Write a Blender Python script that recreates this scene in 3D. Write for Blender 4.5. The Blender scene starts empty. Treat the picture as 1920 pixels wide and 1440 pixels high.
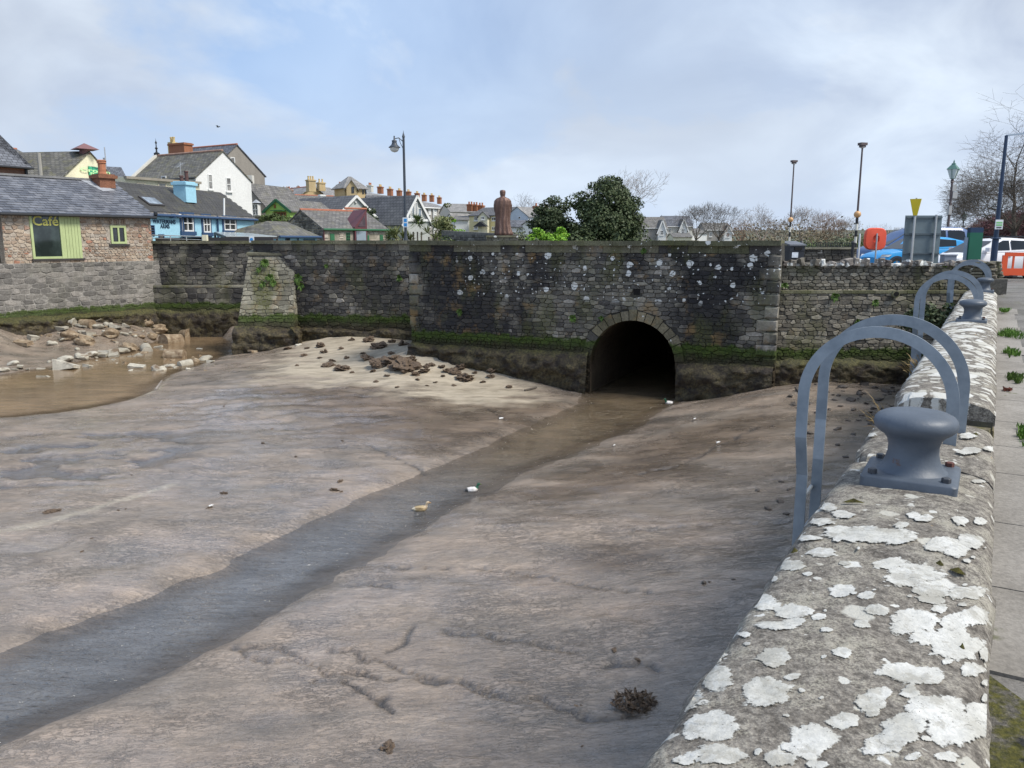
import bpy, bmesh, math, random
import numpy as np
from mathutils import Vector, Matrix
random.seed(7); rng = np.random.default_rng(7)
S = bpy.context.scene
COL = S.collection
# ------------------------------------------------------------------ camera
F = 1500.0; HZ = 452.0
PITCH = math.atan((720 - HZ) / F); CP, SP = math.cos(PITCH), math.sin(PITCH)
cam = bpy.data.cameras.new('camera'); cam_o = bpy.data.objects.new('camera', cam); COL.objects.link(cam_o)
cam.sensor_width = 36.0; cam.lens = 36.0 * F / 1920; cam.clip_start = 0.05; cam.clip_end = 6000
cam_o.location = (0, 0, 0); cam_o.rotation_euler = (math.radians(90) - PITCH, 0, 0)
S.camera = cam_o
# ------------------------------------------------------------------ world, sun, exposure
SUN = Vector((1.0, -0.42, 1.42)).normalized()
world = bpy.data.worlds.new('World'); S.world = world; world.use_nodes = True
def build_world():
    nt = world.node_tree; nt.nodes.clear(); L = nt.links.new
    def nd(t, **k):
        n = nt.nodes.new(t)
        for a, b in k.items(): setattr(n, a, b)
        return n
    out = nd('ShaderNodeOutputWorld'); bg = nd('ShaderNodeBackground'); L(bg.outputs[0], out.inputs[0])
    bg.inputs[1].default_value = 0.1
    sky = nd('ShaderNodeTexSky', sky_type='NISHITA'); sky.sun_disc = False
    sky.sun_elevation = math.asin(SUN.z); sky.sun_rotation = math.atan2(SUN.x, SUN.y)
    sky.altitude = 10; sky.air_density = 1.0; sky.dust_density = 1.2
    tc = nd('ShaderNodeTexCoord'); sep = nd('ShaderNodeSeparateXYZ'); L(tc.outputs['Generated'], sep.inputs[0])
    def M(op, a, b, clamp=False):
        n = nd('ShaderNodeMath', operation=op); n.use_clamp = clamp
        for i, v in enumerate((a, b)):
            if isinstance(v, (int, float)): n.inputs[i].default_value = v
            else: L(v, n.inputs[i])
        return n.outputs[0]
    z = M('MAXIMUM', sep.outputs[2], 0.0); zz = M('ADD', z, 0.42)
    comb = nd('ShaderNodeCombineXYZ'); L(M('DIVIDE', sep.outputs[0], zz), comb.inputs[0]); L(M('DIVIDE', sep.outputs[1], zz), comb.inputs[1])
    def noise(scale, detail, rough, off, dist=0.0):
        mp = nd('ShaderNodeMapping'); L(comb.outputs[0], mp.inputs[0]); mp.inputs['Location'].default_value = off
        n = nd('ShaderNodeTexNoise'); n.inputs['Scale'].default_value = scale; n.inputs['Detail'].default_value = detail
        n.inputs['Roughness'].default_value = rough; n.inputs['Distortion'].default_value = dist
        L(mp.outputs[0], n.inputs[0]); return n.outputs[0]
    def ramp(f, stops):
        r = nd('ShaderNodeValToRGB'); L(f, r.inputs[0]); e = r.color_ramp.elements
        while len(e) < len(stops): e.new(0.5)
        for el, (p, c) in zip(e, stops): el.position = p; el.color = (c, c, c, 1) if isinstance(c, (int, float)) else (*c, 1)
        return r.outputs[0]
    def mix(f, a, b):
        n = nd('ShaderNodeMix', data_type='RGBA'); L(f, n.inputs[0])
        for i, v in ((6, a), (7, b)):
            if isinstance(v, tuple): n.inputs[i].default_value = (*v, 1)
            else: L(v, n.inputs[i])
        return n.outputs[2]
    n1 = noise(1.5, 7, 0.55, (3.1, 1.7, 0), 0.3); n2 = noise(2.6, 6, 0.55, (8.3, 4.2, 0), 0.4); n3 = noise(1.15, 4, 0.5, (1.3, 9.7, 0), 0.2)
    # thin spread cloud: light, with greyer bellies; gaps show the blue
    cloud = mix(ramp(n2, [(0.36, 0.0), (0.64, 1.0)]), (3.9, 4.5, 5.6), (6.1, 6.8, 7.6))
    cloud = mix(M('MULTIPLY', ramp(n3, [(0.41, 0.0), (0.58, 1.0)]), 0.75), cloud, (3.75, 4.1, 4.75))
    blue = mix(M('MULTIPLY', 1.0, 0.75), sky.outputs[0], (2.55, 4.1, 6.9))
    gaps = ramp(n1, [(0.42, 0.0), (0.56, 1.0)])
    west = M('ADD', M('MULTIPLY', sep.outputs[0], 1.0), 0.50, True)      # the cloud thickens to the east
    cov = M('MAXIMUM', M('ADD', M('MULTIPLY', gaps, 0.90), 0.02), west)
    low = ramp(z, [(0.0, 1.0), (0.22, 0.0)])
    cov = M('MAXIMUM', cov, M('MULTIPLY', low, 0.78))
    col = mix(cov, blue, cloud)
    col = mix(M('MULTIPLY', low, 0.7), col, (5.0, 5.9, 7.2))
    L(col, bg.inputs[0])
build_world()
sun = bpy.data.lights.new('sun', 'SUN'); sun.energy = 2.9; sun.angle = math.radians(16.0); sun.color = (1.0, 0.95, 0.87)
sun_o = bpy.data.objects.new('sun', sun); COL.objects.link(sun_o)
sun_o.rotation_euler = SUN.to_track_quat('Z', 'Y').to_euler(); sun_o.location = (20, -10, 30)
S.view_settings.view_transform = 'Standard'; S.view_settings.look = 'None'; S.view_settings.gamma = 1.0
S.view_settings.exposure = 0.48; S.view_settings.use_curve_mapping = False
S.cycles.use_denoising = True
S.cycles.max_bounces = 6; S.cycles.diffuse_bounces = 3; S.cycles.glossy_bounces = 3; S.cycles.transparent_max_bounces = 6
# ------------------------------------------------------------------ photograph geometry -> place
def ray(px, py):
    a = (px - 960) / F; b = (720 - py) / F
    return Vector((a, CP + SP * b, -SP + CP * b))
def onz(px, py, z): r = ray(px, py); return r * (z / r.z)
def atY(px, py, Y): r = ray(px, py); return r * (Y / r.y)
def P2(px, D): r = ray(px, HZ); return Vector((r.x / r.y * D, D))
def zz(py, D): r = ray(960, py); return r.z / r.y * D
def onplane(px, py, P, n): r = ray(px, py); return r * (Vector(P).dot(n) / r.dot(n))
QA = math.atan2(ray(1871, HZ).x, ray(1871, HZ).y)
QU = Vector((math.sin(QA), math.cos(QA), 0)); QV = Vector((math.cos(QA), -math.sin(QA), 0))
def quv(u, v, z): return QU * u + QV * v + Vector((0, 0, z))
ZT = -2.763            # line the tide reaches
ZW = -4.30             # low water
# ------------------------------------------------------------------ mesh helpers
class MB:
    def __init__(s): s.v = []; s.f = []; s.m = []
    def add(s, vs, fs, mi=0):
        o = len(s.v); s.v += [tuple(x) for x in vs]; s.f += [tuple(i + o for i in f) for f in fs]; s.m += [mi] * len(fs); return s
    def obox(s, c, ax, ay, az, sx, sy, sz, mi=0):
        c = Vector(c); ax, ay, az = Vector(ax) * sx / 2, Vector(ay) * sy / 2, Vector(az) * sz / 2
        vs = [c + ax * i + ay * j + az * k for k in (-1, 1) for j in (-1, 1) for i in (-1, 1)]
        fs = [(0, 2, 3, 1), (4, 5, 7, 6), (0, 1, 5, 4), (2, 6, 7, 3), (0, 4, 6, 2), (1, 3, 7, 5)]
        if ax.cross(ay).dot(az) < 0: fs = [f[::-1] for f in fs]
        return s.add(vs, fs, mi)
    def box(s, c, sx, sy, sz, rz=0, mi=0):
        cz, sn = math.cos(rz), math.sin(rz)
        return s.obox(c, (cz, sn, 0), (-sn, cz, 0), (0, 0, 1), sx, sy, sz, mi)
    def bar(s, a, b, w, d, up=(0, 0, 1), mi=0):
        a, b = Vector(a), Vector(b); t = (b - a); l = t.length; t.normalize(); up = Vector(up)
        x = t.cross(up)
        if x.length < 1e-4: x = t.cross(Vector((1, 0, 0)))
        x.normalize(); y = x.cross(t)
        return s.obox((a + b) / 2, x, t, y, w, l, d, mi)
    def tube(s, pts, rad, n=8, caps=True, mi=0):
        pts = [Vector(p) for p in pts]
        if isinstance(rad, (int, float)): rad = [rad] * len(pts)
        vs = []; fs = []; x = None
        for i, p in enumerate(pts):
            t = (pts[min(i + 1, len(pts) - 1)] - pts[max(i - 1, 0)]).normalized()
            if x is None: x = t.orthogonal().normalized()
            else:
                x = x - t * x.dot(t); x = x.normalized() if x.length > 1e-6 else t.orthogonal().normalized()
            y = t.cross(x)
            for k in range(n):
                a = 2 * math.pi * k / n; vs.append(p + (x * math.cos(a) + y * math.sin(a)) * rad[i])
        for i in range(len(pts) - 1):
            for k in range(n):
                k2 = (k + 1) % n; fs.append((i * n + k, i * n + k2, (i + 1) * n + k2, (i + 1) * n + k))
        if caps: fs.append(tuple(range(n))[::-1]); fs.append(tuple(range((len(pts) - 1) * n, len(pts) * n)))
        return s.add(vs, fs, mi)
    def lathe(s, prof, n=16, c=(0, 0, 0), mi=0, caps=True):
        c = Vector(c); vs = []; fs = []
        for r, z in prof:
            for k in range(n):
                a = 2 * math.pi * k / n; vs.append(c + Vector((r * math.cos(a), r * math.sin(a), z)))
        m = len(prof)
        for i in range(m - 1):
            for k in range(n):
                k2 = (k + 1) % n; fs.append((i * n + k, i * n + k2, (i + 1) * n + k2, (i + 1) * n + k))
        if caps: fs.append(tuple(range(n))[::-1]); fs.append(tuple(range((m - 1) * n, m * n)))
        return s.add(vs, fs, mi)
    def prism(s, poly, d, mi=0):
        """poly: 3D points (planar), swept by vector d"""
        d = Vector(d); n = len(poly); vs = [Vector(p) for p in poly] + [Vector(p) + d for p in poly]
        nr = Vector((0, 0, 0))
        for i in range(n): nr += vs[i].cross(vs[(i + 1) % n])
        fs = [tuple(range(n))[::-1], tuple(range(n, 2 * n))] + [(i, (i + 1) % n, n + (i + 1) % n, n + i) for i in range(n)]
        if nr.dot(d) < 0: fs = [f[::-1] for f in fs]
        return s.add(vs, fs, mi)
    def mesh(s, name, off=(0, 0, 0), smooth=False):
        me = bpy.data.meshes.new(name); o = Vector(off)
        me.from_pydata([tuple(Vector(v) - o) for v in s.v], [], s.f)
        if smooth: me.polygons.foreach_set('use_smooth', [True] * len(s.f))
        me.update(); return me
def wloc(o):
    v = Vector((0, 0, 0))
    while o: v += o.location; o = o.parent
    return v
def link(o, parent=None):
    COL.objects.link(o)
    if parent: o.parent = parent
    return o
def tag(o, label=None, cat=None, group=None, kind=None):
    if label: o['label'] = label
    if cat: o['category'] = cat
    if group: o['group'] = group
    if kind: o['kind'] = kind
    return o
def thing(name, label, cat, loc, group=None):
    o = bpy.data.objects.new(name, None); o.empty_display_size = 0.2; o.location = loc; COL.objects.link(o)
    return tag(o, label, cat, group)
def part(name, mb, mats, parent=None, smooth=False, auto=None):
    """mesh given in place coordinates, hung under its parent"""
    off = wloc(parent) if parent else Vector((0, 0, 0))
    if isinstance(mb, MB):
        me = mb.mesh(name, off, smooth)
        mats = mats if isinstance(mats, (list, tuple)) else [mats]
        for m in mats: me.materials.append(m)
        if len(mats) > 1: me.polygons.foreach_set('material_index', mb.m)
    else: me = mb
    o = bpy.data.objects.new(name, me); link(o, parent)
    if auto is not None:
        me.polygons.foreach_set('use_smooth', [True] * len(me.polygons))
        try: me.set_sharp_from_angle(angle=math.radians(auto))
        except Exception: pass
    return o
def lone(name, mb, mats, label, cat, group=None, kind=None, smooth=False, auto=None):
    """a thing that is one mesh; origin at its lowest middle"""
    c = Vector((sum(v[0] for v in mb.v) / len(mb.v), sum(v[1] for v in mb.v) / len(mb.v), min(v[2] for v in mb.v)))
    me = mb.mesh(name, c, smooth)
    mats = mats if isinstance(mats, (list, tuple)) else [mats]
    for m in mats: me.materials.append(m)
    if len(mats) > 1: me.polygons.foreach_set('material_index', mb.m)
    o = bpy.data.objects.new(name, me); o.location = c; link(o)
    if auto is not None:
        me.polygons.foreach_set('use_smooth', [True] * len(me.polygons)); me.set_sharp_from_angle(angle=math.radians(auto))
    return tag(o, label, cat, group, kind)
def np_mesh(name, V, Fq, smooth=True):
    me = bpy.data.meshes.new(name); V = np.asarray(V, np.float32); Fq = np.asarray(Fq, np.int32)
    k = Fq.shape[1]
    me.vertices.add(len(V)); me.vertices.foreach_set('co', V.ravel())
    me.loops.add(Fq.size); me.loops.foreach_set('vertex_index', Fq.ravel())
    me.polygons.add(len(Fq)); me.polygons.foreach_set('loop_start', np.arange(0, Fq.size, k, dtype=np.int32))
    me.polygons.foreach_set('use_smooth', np.full(len(Fq), smooth))
    me.update(calc_edges=True); return me
def grid_faces(nr, nc):
    i = np.arange(nr * nc).reshape(nr, nc)
    return np.stack([i[:-1, :-1], i[:-1, 1:], i[1:, 1:], i[1:, :-1]], -1).reshape(-1, 4)
def _hash(ix, iy, seed):
    h = (ix.astype(np.int64) * 374761393 + iy.astype(np.int64) * 668265263 + seed * 974634533) & 0xffffffff
    h = ((h ^ (h >> 13)) * 1274126177) & 0xffffffff
    return ((h ^ (h >> 16)) & 0xffff) / 65535.0
def vnoise(x, y, seed=0):
    ix, iy = np.floor(x), np.floor(y); fx, fy = x - ix, y - iy
    fx = fx * fx * fx * (fx * (fx * 6 - 15) + 10); fy = fy * fy * fy * (fy * (fy * 6 - 15) + 10)
    a = _hash(ix, iy, seed); b = _hash(ix + 1, iy, seed); c = _hash(ix, iy + 1, seed); d = _hash(ix + 1, iy + 1, seed)
    return (a + (b - a) * fx) * (1 - fy) + (c + (d - c) * fx) * fy
def fbm(x, y, seed=0, o=4, r=0.5):
    t = 0; amp = 1; n = 0
    for i in range(o):
        t = t + amp * vnoise(x * 2 ** i, y * 2 ** i, seed + i); n += amp; amp *= r
    return t / n
# ------------------------------------------------------------------ material helpers
class NT:
    def __init__(s, name):
        s.mat = bpy.data.materials.new(name); s.mat.use_nodes = True; s.nt = s.mat.node_tree
        s.b = s.nt.nodes['Principled BSDF']; s.pos = None
    def nd(s, t, **k):
        n = s.nt.nodes.new(t)
        for a, b in k.items(): setattr(n, a, b)
        return n
    def L(s, a, b): s.nt.links.new(a, b)
    def put(s, sock, v):
        if isinstance(v, (int, float)): sock.default_value = v
        elif isinstance(v, tuple): sock.default_value = (*v, 1) if len(v) == 3 and len(sock.default_value) == 4 else v
        else: s.L(v, sock)
    def P(s):
        if s.pos is None: s.pos = s.nd('ShaderNodeNewGeometry').outputs['Position']
        return s.pos
    def map(s, v, scale=(1, 1, 1), loc=(0, 0, 0), rot=(0, 0, 0)):
        m = s.nd('ShaderNodeMapping'); s.L(v, m.inputs[0]); m.inputs['Scale'].default_value = scale; m.inputs['Location'].default_value = loc; m.inputs['Rotation'].default_value = rot
        return m.outputs[0]
    def noise(s, scale, detail=4, rough=0.55, vec=None, dist=0.0):
        n = s.nd('ShaderNodeTexNoise'); n.inputs['Scale'].default_value = scale; n.inputs['Detail'].default_value = detail
        n.inputs['Roughness'].default_value = rough; n.inputs['Distortion'].default_value = dist
        s.L(vec if vec is not None else s.P(), n.inputs[0]); return n.outputs[0]
    def vor(s, scale, vec=None, feature='F1', rnd=1.0, out='Distance'):
        n = s.nd('ShaderNodeTexVoronoi', feature=feature); n.inputs['Scale'].default_value = scale; n.inputs['Randomness'].default_value = rnd
        s.L(vec if vec is not None else s.P(), n.inputs[0]); return n.outputs[out]
    def ramp(s, f, stops, interp='LINEAR'):
        r = s.nd('ShaderNodeValToRGB'); s.L(f, r.inputs[0]); r.color_ramp.interpolation = interp; e = r.color_ramp.elements
        while len(e) < len(stops): e.new(0.5)
        for el, (p, c) in zip(e, stops): el.position = p; el.color = (c, c, c, 1) if isinstance(c, (int, float)) else (*c, 1)
        return r.outputs[0]
    def mix(s, f, a, b, blend='MIX'):
        n = s.nd('ShaderNodeMix', data_type='RGBA', blend_type=blend); s.put(n.inputs[0], f)
        s.put(n.inputs[6], a); s.put(n.inputs[7], b); return n.outputs[2]
    def m(s, op, a, b=0.0, clamp=False):
        n = s.nd('ShaderNodeMath', operation=op); n.use_clamp = clamp; s.put(n.inputs[0], a); s.put(n.inputs[1], b); return n.outputs[0]
    def sm(s, v, a, b):      # smoothstep a..b -> 0..1
        n = s.nd('ShaderNodeMapRange', interpolation_type='SMOOTHSTEP'); s.put(n.inputs[0], v); n.inputs[1].default_value = a; n.inputs[2].default_value = b
        return n.outputs[0]
    def bump(s, h, strength=0.5, dist=0.02, prev=None):
        n = s.nd('ShaderNodeBump'); n.inputs['Strength'].default_value = strength; n.inputs['Distance'].default_value = dist; s.L(h, n.inputs['Height'])
        if prev is not None: s.L(prev, n.inputs['Normal'])
        return n.outputs[0]
    def rnd(s):
        a = s.nd('ShaderNodeNewGeometry').outputs['Random Per Island']; b = s.nd('ShaderNodeObjectInfo').outputs['Random']
        return s.m('FRACT', s.m('ADD', a, s.m('MULTIPLY', b, 7.31)))
    def attr(s, n): return s.nd('ShaderNodeAttribute', attribute_name=n).outputs['Fac']
    def z(s):
        q = s.nd('ShaderNodeSeparateXYZ'); s.L(s.P(), q.inputs[0]); return q.outputs[2]
    def done(s, col, rough=0.85, normal=None, metal=0.0, spec=0.5):
        s.put(s.b.inputs['Base Color'], col); s.put(s.b.inputs['Roughness'], rough); s.put(s.b.inputs['Metallic'], metal); s.put(s.b.inputs['Specular IOR Level'], spec)
        if normal is not None: s.L(normal, s.b.inputs['Normal'])
        return s.mat
MC = {}
def paint(name, col, rough=0.6, var=0.12, scale=3.0, metal=0.0, bump=0.0, spec=0.5, grime=None):
    """a plain coat with slight uneven tone and dirt"""
    if name in MC: return MC[name]
    n = NT(name); f = n.noise(scale, 5, 0.6); lo = tuple(c * (1 - var) for c in col); hi = tuple(min(1, c * (1 + var)) for c in col)
    c = n.ramp(f, [(0.3, lo), (0.7, hi)])
    if grime: c = n.mix(n.m('MULTIPLY', n.ramp(n.noise(scale * 0.35, 6, 0.65, n.map(n.P(), (1, 1, 0.25))), [(0.5, 0), (0.75, 1)]), grime), c, tuple(x * 0.45 for x in col))
    nm = n.bump(n.noise(scale * 12, 3), bump, 0.02) if bump else None
    MC[name] = n.done(c, rough, nm, metal, spec); return MC[name]
def stone_mat(name, pal, tide=True, black=0.5, lichen=0.0, moss=0.3, warm=0.0, lz=(-1.4, -0.2), zt=ZT, bands=1.0):
    n = NT(name); r = n.rnd(); col = n.ramp(r, pal)
    fine = n.noise(22, 5, 0.65); med = n.noise(5, 4, 0.6)
    col = n.mix(0.75, col, n.ramp(fine, [(0.25, 0.45), (0.75, 1.5)]), 'MULTIPLY')
    col = n.mix(0.6, col, n.ramp(med, [(0.3, 0.6), (0.7, 1.3)]), 'MULTIPLY')
    big = n.noise(0.55, 5, 0.6, n.map(n.P(), (1, 1, 0.7))); big2 = n.noise(0.9, 5, 0.6, n.map(n.P(), (1, 1, 0.5), (7, 3, 1)))
    if black: col = n.mix(n.m('MULTIPLY', n.sm(big, 0.40, 0.55), black), col, (0.018, 0.018, 0.022))
    if moss: col = n.mix(n.m('MULTIPLY', n.m('MULTIPLY', n.sm(big2, 0.47, 0.64), moss), n.ramp(fine, [(0.35, 0.2), (0.6, 1.0)])), col, (0.10, 0.105, 0.035))
    if warm: col = n.mix(n.m('MULTIPLY', n.sm(n.noise(1.6, 4, 0.6, n.map(n.P(), (1, 1, 1), (3, 9, 2))), 0.55, 0.68), warm), col, (0.30, 0.19, 0.08))
    q_ = n.nd('ShaderNodeSeparateXYZ'); n.L(n.P(), q_.inputs[0]); z = q_.outputs[2]; lx = q_.outputs[0]
    if lichen:
        w = n.map(n.P(), (1, 1, 1)); wn = n.nd('ShaderNodeTexNoise'); wn.inputs['Scale'].default_value = 9; wn.inputs['Detail'].default_value = 3; n.L(w, wn.inputs[0])
        add = n.nd('ShaderNodeVectorMath', operation='MULTIPLY_ADD'); n.L(wn.outputs[1], add.inputs[0]); add.inputs[1].default_value = (0.12, 0.12, 0.12); n.L(w, add.inputs[2])
        sx = n.nd('ShaderNodeSeparateXYZ'); n.L(add.outputs[0], sx.inputs[0]); cx = n.nd('ShaderNodeCombineXYZ'); n.L(n.m('MULTIPLY', sx.outputs[0], 1.08), cx.inputs[0]); n.L(sx.outputs[2], cx.inputs[1])
        v = n.nd('ShaderNodeTexVoronoi', voronoi_dimensions='2D'); v.inputs['Scale'].default_value = 2.5; n.L(cx.outputs[0], v.inputs[0])
        cs = n.nd('ShaderNodeSeparateColor'); n.L(v.outputs['Color'], cs.inputs[0])
        thr = n.m('SUBTRACT', n.m('MULTIPLY', cs.outputs[0], 0.42), 0.38 - 0.26 * lichen)
        spot = n.sm(n.m('SUBTRACT', thr, v.outputs['Distance']), 0.0, 0.03)
        v2 = n.nd('ShaderNodeTexVoronoi', voronoi_dimensions='2D'); v2.inputs['Scale'].default_value = 7; n.L(cx.outputs[0], v2.inputs[0])
        cs2 = n.nd('ShaderNodeSeparateColor'); n.L(v2.outputs['Color'], cs2.inputs[0])
        sp2 = n.sm(n.m('SUBTRACT', n.m('SUBTRACT', n.m('MULTIPLY', cs2.outputs[0], 0.45), 0.45 - 0.22 * lichen), v2.outputs['Distance']), 0.0, 0.05)
        zone = n.m('MULTIPLY', n.sm(z, lz[0], lz[0] + 0.25), n.m('SUBTRACT', 1.0, n.sm(z, lz[1] - 0.1, lz[1])))
        area = n.sm(n.m('ADD', n.noise(0.35, 2, 0.5, n.map(n.P(), (1, 1, 1), (5, 1, 2))), n.m('MULTIPLY', lx, 0.045)), 0.30, 0.50)
        col = n.mix(n.m('MULTIPLY', n.m('MAXIMUM', spot, sp2), n.m('MULTIPLY', zone, area)), col, (0.74, 0.75, 0.72))
    rough = 0.88
    if tide:
        wob = n.m('ADD', z, n.m('MULTIPLY', n.m('SUBTRACT', n.noise(2.6, 5, 0.65, n.map(n.P(), (1, 1, .55))), 0.5), 0.55))
        green = n.m('MULTIPLY', n.m('SUBTRACT', 1.0, n.sm(wob, zt - 0.06, zt + 0.05)), bands)
        gcol = n.mix(n.ramp(fine, [(0.35, 0), (0.65, 1)]), (0.020, 0.034, 0.006), (0.075, 0.118, 0.017)); gcol = n.mix(n.m('SUBTRACT', 1.0, n.sm(wob, zt - 0.34, zt - 0.10)), gcol, n.mix(n.ramp(fine, [(0.35, 0), (0.65, 1)]), (0.015, 0.018, 0.006), (0.055, 0.06, 0.022)))
        wd = n.m('SUBTRACT', 1.0, n.sm(wob, zt - 0.62, zt - 0.22))
        weed = n.mix(n.ramp(fine, [(0.35, 0), (0.7, 1)]), (0.018, 0.014, 0.010), (0.085, 0.062, 0.036))
        col = n.mix(n.m('MULTIPLY', green, 0.92), col, gcol); col = n.mix(n.m('MULTIPLY', wd, 0.94), col, weed)
        rough = n.m('SUBTRACT', 0.88, n.m('MULTIPLY', wd, 0.25))
    nm = n.bump(fine, 0.7, 0.02); nm = n.bump(n.noise(70, 3, 0.6), 0.35, 0.006, nm)
    return n.done(col, rough, nm, 0, 0.3)
# ================================================================== levels and wall lines
BR_R = Vector((6.84, 20.58, 0)); BR_L = Vector((-3.18, 25.27, 0))          # bridge face, right and left end
BR_T = (BR_L - BR_R).normalized(); BR_N = Vector((-0.424, -0.906, 0)); BR_LEN = (BR_L - BR_R).length
LW_R = P2(772, 29.9).to_3d(); LW_L = P2(474, 31.45).to_3d(); LW_T = (LW_R - LW_L).normalized(); LW_N = Vector((LW_T.y, -LW_T.x, 0))
FW_Y = 36.7; RW_Y = 21.0
CA = P2(6, 31.6).to_3d(); CB = P2(285, 36.6).to_3d(); C_T = (CB - CA).normalized(); C_N = Vector((C_T.y, -C_T.x, 0))
# ------------------------------------------------------------------ mud flat: heights taken at known feet of walls and banks
STREAM_R = [(1290,748),(1268,757),(1240,775),(1210,795),(1130,835),(1060,862),(1000,882),(930,917),(870,950),(840,967),(760,1012),(690,1057),(640,1082),(560,1127),(480,1167),(420,1202),(340,1247),(250,1297),(150,1342),(0,1402),(-200,1490)]
STREAM_L = [(1098,738),(1080,752),(1045,775),(990,800),(935,825),(880,850),(830,872),(780,892),(720,912),(640,947),(560,992),(480,1027),(420,1057),(340,1087),(280,1117),(200,1147),(100,1182),(0,1217),(-200,1285)]
POOL = [(-260,830),(0,785),(100,775),(200,760),(270,742),(302,718),(325,703),(352,692),(395,678),(430,662),(436,640),(432,622),(400,612),(345,618),(300,632),(250,650),(225,662),(150,676),(60,692),(0,702),(-260,720)]
def poly_xy(pl, z=ZW): return np.array([[*onz(px, py, z).xy] for px, py in pl])
_in = lambda u: [[*(BR_R + BR_T * u - BR_N * d).xy] for d in (10, .3)]
SR = np.concatenate([_in(2.55), poly_xy(STREAM_R)[1:]]); SL = np.concatenate([_in(5.35), poly_xy(STREAM_L)[1:]]); SPOLY = np.concatenate([SR, SL[::-1]]); PPOLY = poly_xy(POOL)
# the stream runs on under the bridge
_tun = [BR_R + BR_T * 5.2 - BR_N * 7 , BR_R + BR_T * 2.6 - BR_N * 7]
def seg_dist(px, py, poly, closed=True):
    d = np.full(px.shape, 1e9); n = len(poly)
    for i in range(n if closed else n - 1):
        a, b = poly[i], poly[(i + 1) % n]; ab = b - a; t = np.clip(((px - a[0]) * ab[0] + (py - a[1]) * ab[1]) / max(1e-9, ab @ ab), 0, 1)
        d = np.minimum(d, np.hypot(px - a[0] - t * ab[0], py - a[1] - t * ab[1]))
    return d
def inside(px, py, poly):
    c = np.zeros(px.shape, bool); n = len(poly)
    for i in range(n):
        a, b = poly[i], poly[(i + 1) % n]
        if a[1] == b[1]: continue
        c ^= ((a[1] > py) != (b[1] > py)) & (px < (b[0] - a[0]) * (py - a[1]) / (b[1] - a[1]) + a[0])
    return c
def sdist(px, py, poly): d = seg_dist(px, py, poly); return np.where(inside(px, py, poly), -d, d)
ctrl = []
for px, py in [(765,655),(850,678),(940,695),(1000,710),(1060,730),(1100,742),(1275,757),(1320,748),(1380,740),(1450,722)]:
    p = onplane(px, py, BR_R, BR_N); ctrl.append((p.x, p.y, p.z))
for px, py in [(1560,715),(1640,717),(1470,722)]: p = atY(px, py, RW_Y); ctrl.append(tuple(p))
for px, py in [(560,640),(650,628),(765,638)]: p = onplane(px, py, LW_R, LW_N); ctrl.append(tuple(p))
for px, py in [(437,668),(500,660),(552,650)]: ctrl.append(tuple(atY(px, py, 29.6)))
for px, py in [(300,583),(380,590),(440,606)]: ctrl.append(tuple(atY(px, py, FW_Y)))
for px, py in [(-120,612),(0,606),(150,599),(290,589)]: p = onplane(px, py, CA, C_N); ctrl.append(tuple(p))
for u in range(2, 24, 3): p = quv(u, -0.8, -3.72); ctrl.append(tuple(p)); p = quv(u, 1.5, -3.6); ctrl.append(tuple(p))
for px, py, z in [(700,690,-3.98),(600,670,-3.92),(560,700,-4.05),(880,720,-4.12),(640,740,-4.14),(300,860,-4.18),(100,920,-4.18),(500,850,-4.18),(0,1080,-4.16),(250,1000,-4.18),(700,830,-4.2),(900,780,-4.2),
                  (1000,1100,-4.12),(800,1250,-4.12),(1150,1300,-4.0),(600,1400,-4.12),(1100,950,-4.08),(1300,860,-4.02),(1400,800,-3.95),(1350,1000,-3.95),(1240,1120,-3.98),(300,1420,-4.15),(150,655,-4.08),(250,640,-4.04),(330,613,-4.02),(60,650,-4.05),(-150,665,-4.0),(150,630,-3.78),(60,632,-3.76),(250,620,-3.8),(10,630,-3.75)]:
    p = onz(px, py, z); ctrl.append(tuple(p))
for i, p in enumerate(np.concatenate([SR[2:], SL[2:]])): ctrl.append((p[0], p[1], -4.24))
for p in PPOLY: ctrl.append((p[0], p[1], -4.24))
ctrl = np.array(ctrl)
def _tps(A, B):
    r2 = ((A[:, None, :2] - B[None, :, :2]) ** 2).sum(-1); return 0.5 * r2 * np.log(r2 + 1e-9)
_n = len(ctrl); _K = _tps(ctrl, ctrl) + np.eye(_n) * 0.6; _Pm = np.c_[np.ones(_n), ctrl[:, :2]]
_w = np.linalg.solve(np.block([[_K, _Pm], [_Pm.T, np.zeros((3, 3))]]), np.r_[ctrl[:, 2], 0, 0, 0])
def mud_base(x, y):
    q = np.c_[x.ravel(), y.ravel()]; out = np.empty(len(q))
    for i in range(0, len(q), 40000):
        b = q[i:i + 40000]; out[i:i + 40000] = _tps(b, ctrl) @ _w[:_n] + _w[_n] + b @ _w[_n + 1:]
    return np.clip(out, -4.29, -2.9).reshape(x.shape)
CR0 = [[(105,525),(240,535),(320,560),(400,600),(450,655),(560,665),(650,680),(740,705),(850,710),(960,725),(1030,735),(1100,765),(1200,810),(1300,815),(1450,870),(1560,915),(1640,945),(1810,955)],
       [(630,620),(690,620),(760,655),(860,680),(930,705),(1050,730),(1140,765),(1250,790)],
       [(735,180),(830,197),(1050,210),(1150,215),(1250,245),(1350,265),(1450,280),(1600,320),(1700,350),(1870,380)],
       [(990,480),(1100,505),(1200,530),(1300,555),(1420,578),(1560,615)], [(850,470),(840,495),(830,545),(760,575)],
       [(440,700),(540,720),(640,770),(700,790),(790,850)], [(1660,690),(1750,695),(1850,705),(1920,730)], [(590,265),(680,255),(760,280)], [(480,560),(610,575),(640,600)], [(130,540),(150,580),(260,600),(360,605)]]
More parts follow.
